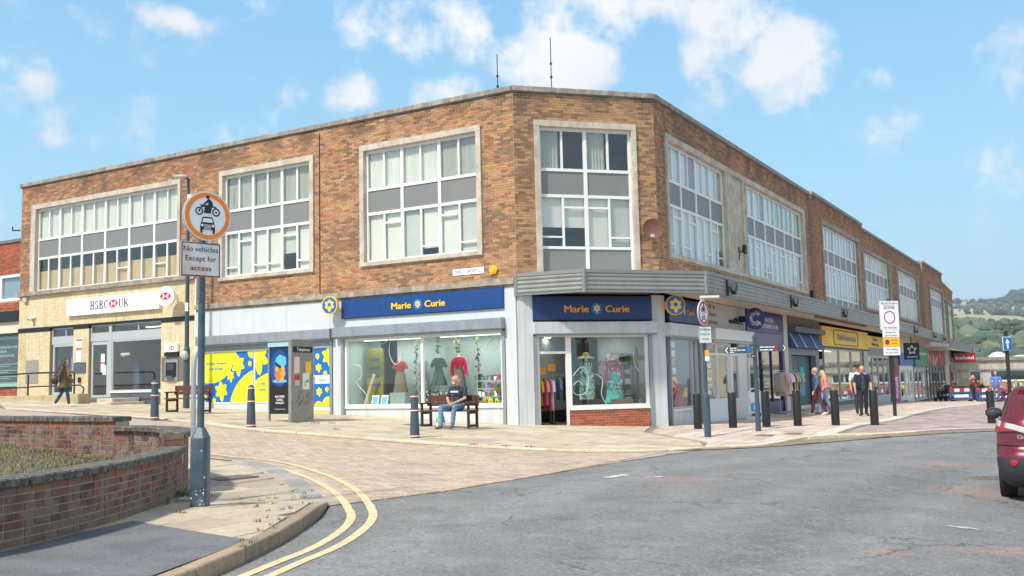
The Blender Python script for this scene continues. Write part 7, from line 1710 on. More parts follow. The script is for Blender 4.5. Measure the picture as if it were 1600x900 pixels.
for i in range(6): x, z = .1 + rnd.uniform(-.05, .1), 1.0 + rnd.uniform(-.05, .16); l.tube([(x, -S - .005, z), (x + .03, -S - .005, z + .05), (x + .06, -S - .005, z)], .008, 4, T)
part('graffiti', l, pm('graffiti_grey', 92, 92, 92), kk, kind='stuff')

# ---- shopping bag by the man's feet is built with him; barriers far up the street
def barrier(label, x, y, rz):
    T = TR(x, y, g(x, y) + .03, rz); t = thing('barrier', label, 'barrier', T=T, group='blue plastic pedestrian barriers')
    fr_ = MB().box(-1, 1, -.03, .03, .12, .24, T).box(-1, 1, -.03, .03, .62, .7, T).box(-1, -.92, -.03, .03, .12, 1.0, T).box(.92, 1, -.03, .03, .12, 1.0, T)
    for i in range(9): fr_.box(-.8 + i * .2 - .025, -.8 + i * .2 + .025, -.02, .02, .24, .62, T)
    part('frame', fr_, pm('barrier_blue', 44, 88, 160, .45), t)
    for i in range(5): part('reflective_board', MB().box(-.95 + i * .38, -.95 + (i + 1) * .38, -.035, .035, .72, .94, T), M_hred if i % 2 == 0 else M_swhite, t)
    for s_ in (-1, 1): part('foot', MB().box(s_ * .7 - .04, s_ * .7 + .04, -.3, .3, 0, .1, T), M_black, t)
    part('white_mark', MB().box(-.6, .5, .03, .034, .3, .5, T), M_swhite, t)
for i, (x, y, rz) in enumerate(((32.6, 71.5, 0.1), (34.6, 71.4, -.05), (36.4, 71.3, .05), (37.3, 72.2, 1.2))): barrier(('leftmost', 'second', 'third', 'turned end')[i] + ' blue plastic barrier with red and white boards up the street', x, y, rz)
# ================================================================== people
def human(name, label, x, y, heading, J, cols, h=1.72, voxel=.011, z=None, hair=None, beard=None, group=None, extra=None, seatz=0, detail=True):
    """one continuous skinned figure: tapered limbs, torso, neck, head with features and five-fingered hands fused by remeshing.
    J holds joints (local x to the figure's right, y forward, z up), cols the colour of each region."""
    k = h / 1.72; prim = []          # (p0, p1, r0, r1, flat, region)
    def add(a, b, r0, r1, reg, flat=1.0): prim.append((Vector(a) * k, Vector(b) * k, r0 * k, r1 * k, flat, reg))
    pel, che, nek, hd = J['pelvis'], J['chest'], J['neck'], J['head']; up = (Vector(nek) - Vector(pel)).normalized()
    wt = J.get('belly', 1.0); sx = Vector(J.get('side', (1, 0, 0)))
    P = lambda a, b, t: tuple(Vector(a) + (Vector(b) - Vector(a)) * t)
    add(pel, P(pel, che, .5), .135 * wt, .135 * wt, 'torso', .8); add(P(pel, che, .5), che, .135 * wt, .145, 'torso', .78); add(che, P(che, nek, .62), .15, .11, 'torso', .72)
    for s in (-1, 1): add(Vector(che) + sx * .05 * s, Vector(J['sh'][0 if s < 0 else 1]) * .96 + Vector(che) * .04, .095, .068, 'torso')
    add(Vector(pel) - sx * .06, Vector(pel) + sx * .06, .13, .13, 'legs', .85)
    add(P(che, nek, .75), P(nek, hd, .45), .055, .05, 'skin')
    for i in (0, 1):
        sh, el, wr = J['sh'][i], J['el'][i], J['wr'][i]
        sl = J.get('sleeve', 1.0)
        if sl >= 1: add(sh, el, .062, .050, 'torso'); add(el, P(el, wr, .93), .048, .037, 'torso'); add(P(el, wr, .9), wr, .028, .026, 'skin')
        else: add(sh, P(sh, el, sl), .064, .058, 'torso'); add(P(sh, el, sl * .8), el, .045, .038, 'skin'); add(el, wr, .04, .027, 'skin')
        hip, kn, an = J['hip'][i], J['kn'][i], J['an'][i]
        add(hip, kn, .092, .062, 'legs'); add(kn, P(kn, an, .35), .062, .064, 'legs'); add(P(kn, an, .35), an, .064, .052, 'legs')
        toe = J['toe'][i]; a_ = Vector(an) - Vector((0, 0, .035)); add(a_ - (Vector(toe) - a_).normalized() * .03, P(a_, toe, .55), .045, .043, 'shoe', .85); add(P(a_, toe, .5), toe, .045, .034, 'shoe', .75)
        # hand: palm, four fingers of different lengths with a bend, and a thumb from the side
        w = Vector(wr); d = Vector(J.get('hd', [None, None])[i] or (w - Vector(el))).normalized(); s_ = Vector(J.get('thumb', [(0, 1, 0), (0, 1, 0)])[i]); s_ = (s_ - d * s_.dot(d)).normalized(); nrm = d.cross(s_) * (1 if i else -1)
        add(w, w + d * .075, .026, .033, 'skin', .6)
        for q, (o_, ln) in enumerate(((.027, .068), (.009, .078), (-.009, .072), (-.026, .056))):
            b_ = w + d * .085 + s_ * o_; m_ = b_ + d * ln * .5 + nrm * .008; e_ = m_ + d * ln * .42 + nrm * .024; add(b_, m_, .0095, .009, 'skin'); add(m_, e_, .009, .0075, 'skin')
        b_ = w + d * .03 + s_ * .028; m_ = b_ + d * .03 + s_ * .022; add(b_, m_, .012, .010, 'skin'); add(m_, m_ + d * .028 + nrm * .006, .010, .008, 'skin')
    hf = Vector(J.get('face', (0, 1, 0))).normalized(); H_ = Vector(hd); hs = hf.cross(Vector((0, 0, 1))).normalized()
    add(H_ + Vector((0, 0, .035)) - hf * .015, H_ + Vector((0, 0, .03)) + hf * .015, .088, .085, 'skin'); add(H_ - Vector((0, 0, .02)) + hf * .02, H_ - Vector((0, 0, .085)) + hf * .045, .066, .040, 'skin')
    add(H_ + hf * .088 + Vector((0, 0, .015)), H_ + hf * .112 - Vector((0, 0, .022)), .009, .014, 'skin')
    add(H_ + hf * .088 - hs * .03 + Vector((0, 0, .03)), H_ + hf * .088 + hs * .03 + Vector((0, 0, .03)), .012, .012, 'skin')
    add(H_ + hf * .09 - hs * .016 - Vector((0, 0, .052)), H_ + hf * .09 + hs * .016 - Vector((0, 0, .052)), .008, .008, 'lip')
    for s in (-1, 1): add(H_ + hs * .086 * s + Vector((0, 0, .01)), H_ + hs * .09 * s - Vector((0, 0, .022)), .014, .010, 'skin')
    mb = MB()
    for p0, p1, r0, r1, fl, reg in prim:
        w = p1 - p0; L_ = w.length
        if L_ < 1e-5: w = Vector((0, 0, 1)); L_ = .001
        w = w.normalized(); a = (sx - w * sx.dot(w)); a = a.normalized() if a.length > .1 else Vector((0, 1, 0)) - w * w.y; a = a.normalized(); b = w.cross(a); n = 12; R_ = []
        for t in range(4, 0, -1): an_ = t / 4 * math.pi / 2; R_.append((p0 - w * r0 * math.sin(an_) * .98, max(.0004, r0 * math.cos(an_))))
        R_.append((p0, r0)); R_.append((p1, r1))
        for t in range(1, 5): an_ = t / 4 * math.pi / 2; R_.append((p1 + w * r1 * math.sin(an_) * .98, max(.0004, r1 * math.cos(an_))))
        vs = [c + a * r_ * math.cos(2 * math.pi * j / n) + b * r_ * fl * math.sin(2 * math.pi * j / n) for c, r_ in R_ for j in range(n)]; m = len(R_)
        mb.add(vs, [(i * n + j, i * n + (j + 1) % n, (i + 1) * n + (j + 1) % n, (i + 1) * n + j) for i in range(m - 1) for j in range(n)] + [tuple(range(n - 1, -1, -1)), tuple(range((m - 1) * n, m * n))])
    me = _mesh('tmp', mb, M_fab, I4); ob = bpy.data.objects.new('tmp', me); COL.objects.link(ob)
    rm = ob.modifiers.new('r', 'REMESH'); rm.mode = 'VOXEL'; rm.voxel_size = voxel; sm = ob.modifiers.new('s', 'SMOOTH'); sm.factor = .5; sm.iterations = 2
    bpy.context.view_layer.update(); me2 = bpy.data.meshes.new_from_object(ob.evaluated_get(bpy.context.evaluated_depsgraph_get())); bpy.data.objects.remove(ob); me2.name = 'body'
    nv = len(me2.vertices); co = np.empty(nv * 3); me2.vertices.foreach_get('co', co); co = co.reshape(-1, 3)
    npn = len(me2.polygons); cen = np.empty(npn * 3); me2.polygons.foreach_get('center', cen); cen = cen.reshape(-1, 3)
    best = np.full(npn, 1e9); reg = np.zeros(npn, int); regs = ['torso', 'legs', 'skin', 'shoe', 'lip']
    for p0, p1, r0, r1, fl, rg in prim:
        a = np.array(p0); d = np.array(p1) - a; t = np.clip(((cen - a) @ d) / max(1e-9, d @ d), 0, 1); dist = np.linalg.norm(cen - a - t[:, None] * d, axis=1) / (r0 + (r1 - r0) * t)
        u_ = dist < best; best[u_] = dist[u_]; reg[u_] = regs.index(rg)
    # folds in the cloth
    if detail:
        vn = np.empty(nv * 3); me2.vertices.foreach_get('normal', vn); vn = vn.reshape(-1, 3); vr = np.zeros(nv)
        fv = np.zeros(nv)
        for p in me2.polygons:
            if reg[p.index] < 2:
                for v in p.vertices: fv[v] = 1
        dz = np.array([noise.noise(Vector((c[0] * 11, c[1] * 11, c[2] * 17))) for c in co]); co += vn * (dz * .010 * fv)[:, None]; me2.vertices.foreach_set('co', co.ravel())
    me2.materials.clear()
    for r_ in regs:
        c = cols.get(r_, cols.get('skin')); me2.materials.append(mat(f'{r_}_{c[0]}_{c[1]}_{c[2]}', srgb(*c), .8 if r_ in ('torso', 'legs') else .55, ns=14 if r_ != 'legs' else 7, na=.14 if r_ in ('torso', 'legs') else .05, bump=.3 if r_ in ('torso', 'legs') else 0, bs=40))
    me2.polygons.foreach_set('material_index', reg.tolist()); me2.polygons.foreach_set('use_smooth', [True] * npn); me2.update()
    zz = (g(x, y) + .035) if z is None else z; T = TR(x, y, zz, R(heading))
    t = thing(name, label, 'person', T=T, group=group)
    o = bpy.data.objects.new('body', me2); COL.objects.link(o); o.parent = t; TOP[o.name] = T
    ey = MB()
    for s in (-1, 1): ey.ball(tuple((H_ + hf * .094 + hs * .03 * s + Vector((0, 0, .012))) * k), .008 * k, 6, T)
    part('eyes', ey, M_ink, t)
    if hair:
        kind, c = hair; hb_ = MB(); hm = mat(f'hair_{c[0]}_{c[1]}_{c[2]}', srgb(*c), .6, ns=40, na=.35, bump=.6, bs=60); q = H_ * k
        if kind in ('short', 'long', 'grey'):
            hb_.ball(tuple(q + (Vector((0, 0, .052)) - hf * .022) * k), (.096 * k, .096 * k, .085 * k), 14, T)
            hb_.ball(tuple(q + (Vector((0, 0, -.0)) - hf * .045) * k), (.08 * k, .075 * k, .09 * k), 12, T)
        if kind == 'fringe': hb_.ball(tuple(q + (Vector((0, 0, .0)) - hf * .05) * k), (.076 * k, .07 * k, .07 * k), 12, T)
        if kind == 'long':
            for i in range(16):
                a = math.pi * (i / 15) ; e = -hf * math.sin(a) * .075 + hs * math.cos(a) * .085
                hb_.tube([tuple((H_ + e * .8 + Vector((0, 0, .07))) * k), tuple((H_ + e * 1.25 - Vector((0, 0, .02))) * k), tuple((H_ + e * 1.4 - hf * .05 - Vector((0, 0, .16))) * k), tuple((H_ + e * 1.3 - hf * (.1 + .04 * math.sin(i * 2.1)) - Vector((0, 0, .30 + .05 * math.sin(i * 3)))) * k)], [.03 * k, .034 * k, .03 * k, .006 * k], 6, T)
        if kind == 'cap':
            hb_.ball(tuple(q + Vector((0, 0, .055)) * k), (.097 * k, .1 * k, .07 * k), 14, T); hb_.ball(tuple(q + (hf * .12 + Vector((0, 0, .045))) * k), (.07 * k, .07 * k, .012 * k), 10, T)
        part('hair' if kind != 'cap' else 'cap', hb_, hm, t, smooth=True)
    if beard: 
        b_ = MB(); q = H_ * k; b_.ball(tuple(q + (hf * .055 - Vector((0, 0, .075))) * k), (.050 * k, .045 * k, .04 * k), 12, T); b_.ball(tuple(q + (hf * .09 - Vector((0, 0, .036))) * k), (.03 * k, .016 * k, .01 * k), 8, T)
        part('beard', b_, mat('beard_white', srgb(*beard), .8, ns=60, na=.3, bump=.6, bs=80), t, smooth=True)
    return t, T, k
def walkJ(step=.28, arms=((.0, -.08), (.0, .12)), lean=.02, sw=.19, face=(0, 1, 0), hipz=.93):
    """left leg forward by step, right leg back"""
    return dict(pelvis=(0, 0, .96), chest=(0, lean, 1.27), neck=(0, lean * 1.6, 1.46), head=(0, lean * 1.6 + .025, 1.605), face=face,
        sh=[(-sw, lean, 1.40), (sw, lean, 1.40)], el=[(-sw - .06, arms[0][0] - .03, 1.13), (sw + .06, arms[1][0] - .03, 1.13)], wr=[(-sw - .05, arms[0][1] + .03, .89), (sw + .05, arms[1][1] + .03, .89)],
        hip=[(-.09, 0, hipz), (.09, 0, hipz)], kn=[(-.10, -.02 - step * .15, .50), (.10, step * .62, .52)], an=[(-.10, -step * .95, .14), (.10, step * .85, .10)], toe=[(-.11, -step * .95 + .15, .04), (.12, step * .85 + .19, .05)])
# headings: 0 faces +y (away from the camera), +90 faces -x
# the seated man: the bench's front faces the street
HB = math.degrees(AB) + 180
sj = dict(pelvis=(0, -.04, .59), chest=(0, -.03, .88), neck=(0, .03, 1.09), head=(.015, .07, 1.235), face=(.5, 1, -.08), belly=1.28, sleeve=.72,
    sh=[(-.205, -.02, 1.02), (.205, -.02, 1.02)], el=[(-.27, .07, .77), (.27, .07, .77)], wr=[(-.085, .28, .66), (.085, .28, .645)], hd=[(.8, .45, -.3), (-.8, .4, -.38)], thumb=[(0, .3, 1), (0, .3, 1)],
    hip=[(-.10, .02, .55), (.10, .02, .55)], kn=[(-.20, .46, .56), (.22, .46, .56)], an=[(-.10, .42, .10), (.17, .54, .10)], toe=[(-.13, .60, .04), (.20, .72, .04)])
Mb = BT @ Matrix.Translation((.30, -.03, 0)); hp = Mb.translation
_, T, k = human('person', 'bald man with white beard in navy T-shirt and jeans seated on the bench', hp.x, hp.y, HB, sj, dict(torso=(44, 50, 68), legs=(104, 138, 172), skin=(196, 148, 124), shoe=(98, 90, 86), lip=(186, 116, 104)), h=1.74, voxel=.0095, hair=('fringe', (216, 210, 204)), beard=(196, 190, 184))
man = _
# printed shirt lettering: pale blocks across the chest
pr_ = MB()
for i in range(6): pr_.box(-.115 + i * .04, -.115 + i * .04 + .03, -.005, .012, .93, .975, T @ Matrix.Translation((0, .155, 0)) @ Matrix.Rotation(R(180), 4, 'Z'))
part('shirt_print', pr_, M_swhite, man)
# carrier bag between his foot and the bollard
bp = Mb @ Vector((-.36, -.28, 0)); bz = g(bp.x, bp.y) + .035
T = TR(bp.x, bp.y, bz, AB); t = thing('shopping_bag', 'white and green supermarket bag standing by the seated man', 'bag', T=T)
M_bagw = pm('bag_white', 226, 232, 226, .5, bump=.8, bs=9); M_bagg = pm('bag_green', 34, 152, 76, .5, bump=.8, bs=9)
part('bag_bottom', MB().lathe([(.10, 0), (.125, .06), (.125, .14)], 10, T, sx=1, sy=.75), M_bagw, t, smooth=True)
part('bag_middle', MB().lathe([(.125, .14), (.12, .2), (.105, .30)], 10, T, sx=1, sy=.75), M_bagg, t, smooth=True)
part('bag_top', MB().lathe([(.105, .30), (.08, .38), (.04, .46), (.012, .5)], 10, T, sx=1, sy=.75), M_bagw, t, smooth=True)
part('bag_stripe', MB().tube([(-.03, -.098, .05), (-.01, -.1, .2), (-.02, -.08, .34)], .014, 6, T), M_bagw, t)

SK = (208, 156, 130)
# woman crossing on the left
wx, wy = -15.22, 33.0
wj = walkJ(.30, ((.10, .16), (-.02, -.10)), .03, .18, face=(-.1, 1, 0)); wj['wr'][0] = (-.12, .18, 1.22); wj['el'][0] = (-.27, .02, 1.12); wj['hd'] = [(.3, .2, .9), None]
wm, T, k = human('person', 'woman with long dark hair in an olive coat and jeans walking past the bank', wx, wy, -84, wj, dict(torso=(92, 78, 60), legs=(48, 66, 100), skin=SK, shoe=(230, 226, 224), lip=(190, 110, 100)), h=1.60, voxel=.012, hair=('long', (52, 38, 34)))
ct = MB(); kk_ = 20; vs = []; prof = [(.135, 1.28), (.165, 1.1), (.18, .92), (.21, .78), (.235, .68)]
for i, (r_, zz) in enumerate(prof):
    for j in range(kk_): a = 2 * math.pi * j / kk_; w = 1 + .05 * i / 3 * math.sin(j * 2.3 + i); vs.append((r_ * w * math.cos(a), r_ * w * .92 * math.sin(a) + .01, zz * k))
ct.add(vs, [(i * kk_ + j, i * kk_ + (j + 1) % kk_, (i + 1) * kk_ + (j + 1) % kk_, (i + 1) * kk_ + j) for i in range(4) for j in range(kk_)], T, 0, srgb(92, 80, 60))
part('coat', ct, mat('olive_coat', srgb(96, 82, 62), .85, ns=12, na=.2, bump=.5, bs=22), wm, smooth=60); part('scarf', MB().tube([(0, .1 * k, 1.42 * k), (.02, .15 * k, 1.28 * k), (.01, .17 * k, 1.08 * k)], [.04, .045, .03], 8, T), pm('scarf_pink', 206, 130, 110, .8), wm, smooth=True)
Tb = T @ Matrix.Translation((.06, -.24, .90)); t = thing('shoulder_bag', 'big dark grey shoulder bag on the back of the walking woman', 'bag', T=Tb); part('bag', MB().ball((0, 0, 0), (.13, .17, .16), 14, Tb), pm('bag_charcoal', 62, 56, 62, .5, bump=.4, bs=14), t, smooth=True); part('strap', MB().tube([(0, .08, .12), (-.05, .2, .42), (-.02, .14, .45), (0, -.05, .14)], .012, 6, Tb), pm('bag_charcoal', 0, 0, 0), t)
Tb = T @ Matrix.Translation((-.14, .16, .86)); t = thing('handbag', 'small brown handbag held in front of the walking woman', 'bag', T=Tb); part('bag', MB().box(-.05, .05, -.12, .12, -.09, .07, Tb), pm('bag_brown', 150, 100, 82, .5), t, bevel=.02); part('strap', MB().tube([(0, -.1, .06), (.02, 0, .3), (0, .1, .06)], .008, 6, Tb), pm('bag_brown', 0, 0, 0), t)
# men near the yellow shop
mx, my = 12.15, 34.2
mj = walkJ(.16, ((.05, .12), (.02, .10)), .01, .21, face=(.25, 1, -.1)); mj['sleeve'] = .7; mj['belly'] = 1.1; mj['toe'] = [(-.14, .02, .04), (.17, .26, .05)]
mm, T, k = human('person', 'man in navy polo shirt, black waistcoat and black trousers walking towards the street', mx, my, 168, mj, dict(torso=(56, 62, 84), legs=(34, 34, 38), skin=(206, 150, 124), shoe=(28, 26, 26), lip=(180, 110, 96)), h=1.74, voxel=.0115, hair=('short', (168, 146, 122)))
vst = MB()
for s in (-1, 1):
    vst.add([tuple(Vector(p) * k) for p in ((s * .06, .145, 1.43), (s * .19, .10, 1.42), (s * .215, .0, 1.30), (s * .20, .08, .98), (s * .08, .165, .97))], [(0, 1, 2, 3, 4)], T); vst.add([tuple(Vector(p) * k) for p in ((s * .19, .10, 1.42), (s * .215, 0, 1.30), (s * .20, -.10, 1.28), (s * .15, -.12, .97), (s * .20, .08, .98))], [(0, 1, 2, 3, 4)], T)
vst.add([tuple(Vector(p) * k) for p in ((-.17, -.11, 1.40), (.17, -.11, 1.40), (.17, -.14, .97), (-.17, -.14, .97))], [(0, 1, 2, 3)], T)
w_ = part('waistcoat', vst, pm('waistcoat_black', 30, 31, 36, .7), mm); sd_ = w_.modifiers.new('thickness', 'SOLIDIFY'); sd_.thickness = .02; sd_.offset = 1
hj = walkJ(.2, ((.02, .05), (.04, .12)), .01, .21); hj['sleeve'] = .7
human('person', 'man in white T-shirt and black cap behind the man in the dark waistcoat', 12.62, 36.0, 172, hj, dict(torso=(226, 226, 224), legs=(44, 46, 56), skin=(196, 150, 120), shoe=(50, 60, 56), lip=(170, 110, 96)), h=1.80, voxel=.014, hair=('cap', (30, 30, 32)))
# couple walking left past the teal door
cj = walkJ(.26, ((.06, .12), (-.02, -.06)), .04, .2, face=(.1, 1, -.15))
human('person', 'grey haired man in a denim jacket and maroon trousers walking left by the yellow shop', 11.05, 35.7, 78, cj, dict(torso=(72, 106, 134), legs=(92, 44, 58), skin=(206, 150, 124), shoe=(226, 220, 212), lip=(180, 110, 96)), h=1.72, voxel=.0125, hair=('short', (196, 176, 160)))
human('person', 'fair haired woman in a pink top and pale jeans walking behind the man in denim', 11.52, 36.4, 86, walkJ(.24, ((.02, .05), (.04, .10)), .03, .17), dict(torso=(226, 142, 140), legs=(150, 176, 206), skin=(214, 164, 140), shoe=(130, 60, 80), lip=(190, 110, 100)), h=1.62, voxel=.014, hair=('long', (214, 180, 140)))
# customer inside the corner shop
cp_ = FC @ Vector((.80, 1.5, .19)); human('person', 'customer in a cream top and jeans just inside the corner shop door', cp_.x, cp_.y, 100, walkJ(.05, ((.2, .3), (.2, .3)), .05, .18), dict(torso=(206, 192, 168), legs=(90, 110, 140), skin=(190, 140, 116), shoe=(60, 60, 60), lip=(170, 100, 90)), h=1.66, voxel=.015, z=.19, hair=('long', (60, 44, 38)))
# far up the street
human('person', 'bald man in a bright blue shirt and grey trousers standing far up the street', 28.6, 58.2, 150, {**walkJ(.1, ((.05, .2), (.1, .25)), .0, .22), 'belly': 1.2}, dict(torso=(96, 124, 196), legs=(98, 110, 132), skin=(214, 156, 134), shoe=(40, 40, 44), lip=(180, 110, 96)), h=1.80, voxel=.016)
fj = walkJ(.12, ((.1, .2), (.1, .2)), .02, .18); fj['wr'] = [(-.08, .2, 1.48), (.2, .2, 1.3)]; fj['el'] = [(-.24, .12, 1.25), (.26, .05, 1.15)]
human('person', 'person in a rust brown top and black trousers beside the man in the blue shirt', 28.2, 60.3, 200, fj, dict(torso=(120, 62, 54), legs=(36, 32, 40), skin=(214, 160, 140), shoe=(210, 206, 200), lip=(180, 110, 96)), h=1.62, voxel=.016, hair=('long', (200, 160, 120)))
# mobility scooter with its rider, seen from behind
sx_, sy_ = 31.6, 72.0; T = TR(sx_, sy_, g(sx_, sy_) + .035, R(20)); t = thing('mobility_scooter', 'black mobility scooter seen from behind, far up the street by the red shopfront', 'mobility scooter', T=T)
part('base', MB().box(-.28, .28, -.6, .5, .2, .38, T), M_black, t, bevel=.04); part('seat', MB().box(-.24, .24, -.25, .25, .55, .66, T), M_black, t, bevel=.03); part('backrest', MB().box(-.27, .27, .2, .3, .62, 1.2, T), M_black, t, bevel=.05)
for a, b in ((-.3, .35), (.3, .35), (-.25, -.7), (.25, -.7)): part('wheel', MB().cyl((a - .05, -b, .14), (a + .05, -b, .14), .14, M=T, n=14), M_black, t)
part('tiller', MB().tube([(0, .7, .4), (0, .55, .95), (-.2, .5, 1.0), (.2, .5, 1.0)], .03, 6, T), M_black, t); part('number_plate', MB().box(-.12, .12, .5, .52, .3, .4, T), M_swhite, t)
rj = {**sj, 'belly': 1.1, 'sleeve': 1.0}; rj = {a: b for a, b in rj.items()}; rj['face'] = (0, 1, 0); rj['wr'] = [(-.2, .42, .86), (.2, .42, .86)]; rj['el'] = [(-.32, .1, .82), (.32, .1, .82)]; rj['hd'] = [(0, 1, 0), (0, 1, 0)]; rj['an'] = [(-.12, .5, .14), (.12, .5, .14)]; rj['toe'] = [(-.12, .68, .1), (.12, .68, .1)]
human('person', 'rider in a cream coat and white hat on the mobility scooter', sx_, sy_, 20, rj, dict(torso=(206, 190, 168), legs=(50, 50, 60), skin=SK, shoe=(40, 40, 44), lip=(180, 110, 96)), h=1.72, voxel=.018, z=g(sx_, sy_) + .15, hair=('cap', (240, 236, 232)))
human('person', 'person in black sitting behind the blue barriers', 35.2, 74.0, 190, {**sj, 'belly': 1.0, 'face': (0, 1, 0)}, dict(torso=(34, 34, 38), legs=(40, 40, 50), skin=SK, shoe=(40, 40, 44), lip=(180, 110, 96)), h=1.72, voxel=.018, z=g(35, 74) + .2, hair=('short', (90, 60, 50)))
T = TR(35.2, 74.0, g(35.2, 74) + .03, R(10)); t = thing('bench', 'dark stool under the person in black behind the barriers', 'bench', T=T); part('seat', MB().box(-.5, .5, -.25, .25, .5, .6, T), M_wood, t); part('leg', MB().box(-.45, -.38, -.2, .2, 0, .5, T), M_woodd, t); part('leg', MB().box(.38, .45, -.2, .2, 0, .5, T), M_woodd, t)
# ================================================================== the red car, seen from behind at the right edge
M_red = mat('car_paint_red', srgb(104, 12, 26), .28, .25, coat=.9, ns=2, na=.05)
M_clad = pm('dark_cladding', 46, 48, 52, .6, ns=30, na=.1)
M_cgl = mat('car_glass', (.03, .045, .05), .06, 0, spec=.8)
M_tyre = pm('tyre_rubber', 32, 32, 34, .85, ns=30, na=.15)
M_chrome = mat('rail_silver', srgb(196, 198, 202), .3, .7)
M_lampr = pm('lamp_red', 160, 12, 24, .15, coat=1); M_lampw = pm('lamp_clear', 186, 182, 182, .12, coat=1)
cxp, cyp = 7.2, 12.78
CT = TR(cxp, cyp, g(7.4, 14.2) + .005, R(-28.6))
car = thing('parked_car', 'dark red crossover car seen from behind at the right edge of the road', 'car', T=CT)
LEN, HWID = 4.33, .89
# body levels: z, half width, rear y, front y, corner radius
LV = [(.22, .76, .22, 4.10, .22), (.30, .84, .06, 4.26, .26), (.40, .875, .01, 4.32, .28), (.55, .89, .0, 4.33, .30), (.66, .892, .02, 4.31, .32), (.74, .89, .085, 4.25, .34), (.86, .885, .105, 4.10, .36), (.98, .872, .125, 3.7, .37), (1.08, .845, .155, 3.25, .37),
      (1.14, .815, .19, 3.05, .36), (1.24, .775, .27, 2.85, .33), (1.34, .735, .36, 2.62, .30), (1.44, .695, .46, 2.36, .28), (1.50, .655, .44, 2.12, .26), (1.545, .60, .46, 1.95, .24), (1.57, .45, .6, 1.7, .2)]
NS = 72
def outline(z, s):
    """point on the plan outline at height z; s runs 0..1 from the middle of the tail round by the left side to the nose and back"""
    i = max(0, min(len(LV) - 2, next((j for j in range(len(LV) - 1) if LV[j + 1][0] >= z), len(LV) - 2))); a, b = LV[i], LV[i + 1]; t = (z - a[0]) / (b[0] - a[0]); t = max(0, min(1, t))
    w, yr, yf, rc = [a[q] + (b[q] - a[q]) * t for q in (1, 2, 3, 4)]
    mir = s > .5; q = (1 - s if mir else s) * 2      # 0..1 tail centre to nose centre
    if q < .18: x, y = -(w - rc) * q / .18, yr
    elif q < .34: an = (q - .18) / .16 * math.pi / 2; x, y = -(w - rc) - rc * math.sin(an), yr + rc * .8 * (1 - math.cos(an))
    elif q < .72: u = (q - .34) / .38; x, y = -w, yr + rc * .8 + (yf - yr - rc * 1.8) * u
    elif q < .86: an = (q - .72) / .14 * math.pi / 2; x, y = -(w - rc) - rc * math.cos(an), yf - rc + rc * math.sin(an)
    else: x, y = -(w - rc) * (1 - (q - .86) / .14), yf
    # gentle crown of the tail and tumble of the flanks
    if q < .34: y += -.03 * math.cos(min(1, q / .34) * math.pi / 2) + .03
    return Vector((-x if mir else x, y, z))
mb = MB(); Z = [l[0] for l in LV]; ZZ = []
for i in range(len(Z) - 1): ZZ += [Z[i], (Z[i] + Z[i + 1]) / 2]
ZZ.append(Z[-1])
vs = [outline(z, j / NS) for z in ZZ for j in range(NS)]; fs = []; ms = []
for i in range(len(ZZ) - 1):
    for j in range(NS):
        fs.append((i * NS + j, i * NS + (j + 1) % NS, (i + 1) * NS + (j + 1) % NS, (i + 1) * NS + j)[::-1]); z = (ZZ[i] + ZZ[i + 1]) / 2
        ms.append(1 if z < .60 else 0)
mb.add(vs, fs, CT); mb.m = ms
top = MB(); n0 = len(mb.v); mb.v.append(CT @ Vector((0, 1.15, 1.585))); 
for j in range(NS): mb.f.append(((len(ZZ) - 1) * NS + j, (len(ZZ) - 1) * NS + (j + 1) % NS, n0)[::-1]); mb.m.append(0); mb.c.append((1, 1, 1))
mb.f.append(tuple(range(NS))[::1]); mb.m.append(1); mb.c.append((1, 1, 1)); 
while len(mb.c) < len(mb.f): mb.c.append((1, 1, 1))
body = part('body', mb, [M_red, M_clad], car, smooth=35)
# wheel arches cut out
cut = MB()
for y in (.88, 3.5): cut.cyl((-1.1, y, .33), (-.55, y, .33), .375, n=28, M=CT).cyl((.55, y, .33), (1.1, y, .33), .375, n=28, M=CT)
co_ = bpy.data.objects.new('cutter', _mesh('cutter', cut, M_clad, CT)); COL.objects.link(co_); co_.matrix_world = CT
bpy.context.view_layer.update()
bo = body.modifiers.new('arches', 'BOOLEAN'); bo.operation = 'DIFFERENCE'; bo.object = co_; bo.solver = 'EXACT'
bpy.context.view_layer.update(); me_ = bpy.data.meshes.new_from_object(body.evaluated_get(bpy.context.evaluated_depsgraph_get())); body.modifiers.clear(); body.data = me_; bpy.data.objects.remove(co_)
def patch_on(name, z0, z1, s0, s1, off, m, nz=6, nsg=10, shape=None, parent=None):
    """a panel that follows the body, standing off it by a few millimetres; shape(u, v) keeps a cell or not"""
    mb = MB(); P = []
    for i in range(nz + 1):
        for j in range(nsg + 1):
            u, v = j / nsg, i / nz; ss = s0 + (s1 - s0) * u; zz = z0 + (z1 - z0) * v
            if shape: ss, zz = shape(u, v)
            p = outline(zz, ss % 1); a = outline(zz, (ss + .004) % 1) - outline(zz, (ss - .004) % 1); b = outline(min(1.56, zz + .01), ss % 1) - outline(max(.23, zz - .01), ss % 1); n = a.cross(b).normalized()
            c = Vector((0, 2, zz))
            if n.dot(p - c) < 0: n = -n
            P.append(p + n * off)
    k = nsg + 1
    mb.add([tuple(p) for p in P], [(i * k + j, i * k + j + 1, (i + 1) * k + j + 1, (i + 1) * k + j) for i in range(nz) for j in range(nsg)], CT)
    o = part(name, mb, m, parent or car, smooth=True); s_ = o.modifiers.new('thickness', 'SOLIDIFY'); s_.thickness = .012; s_.offset = -1; return o
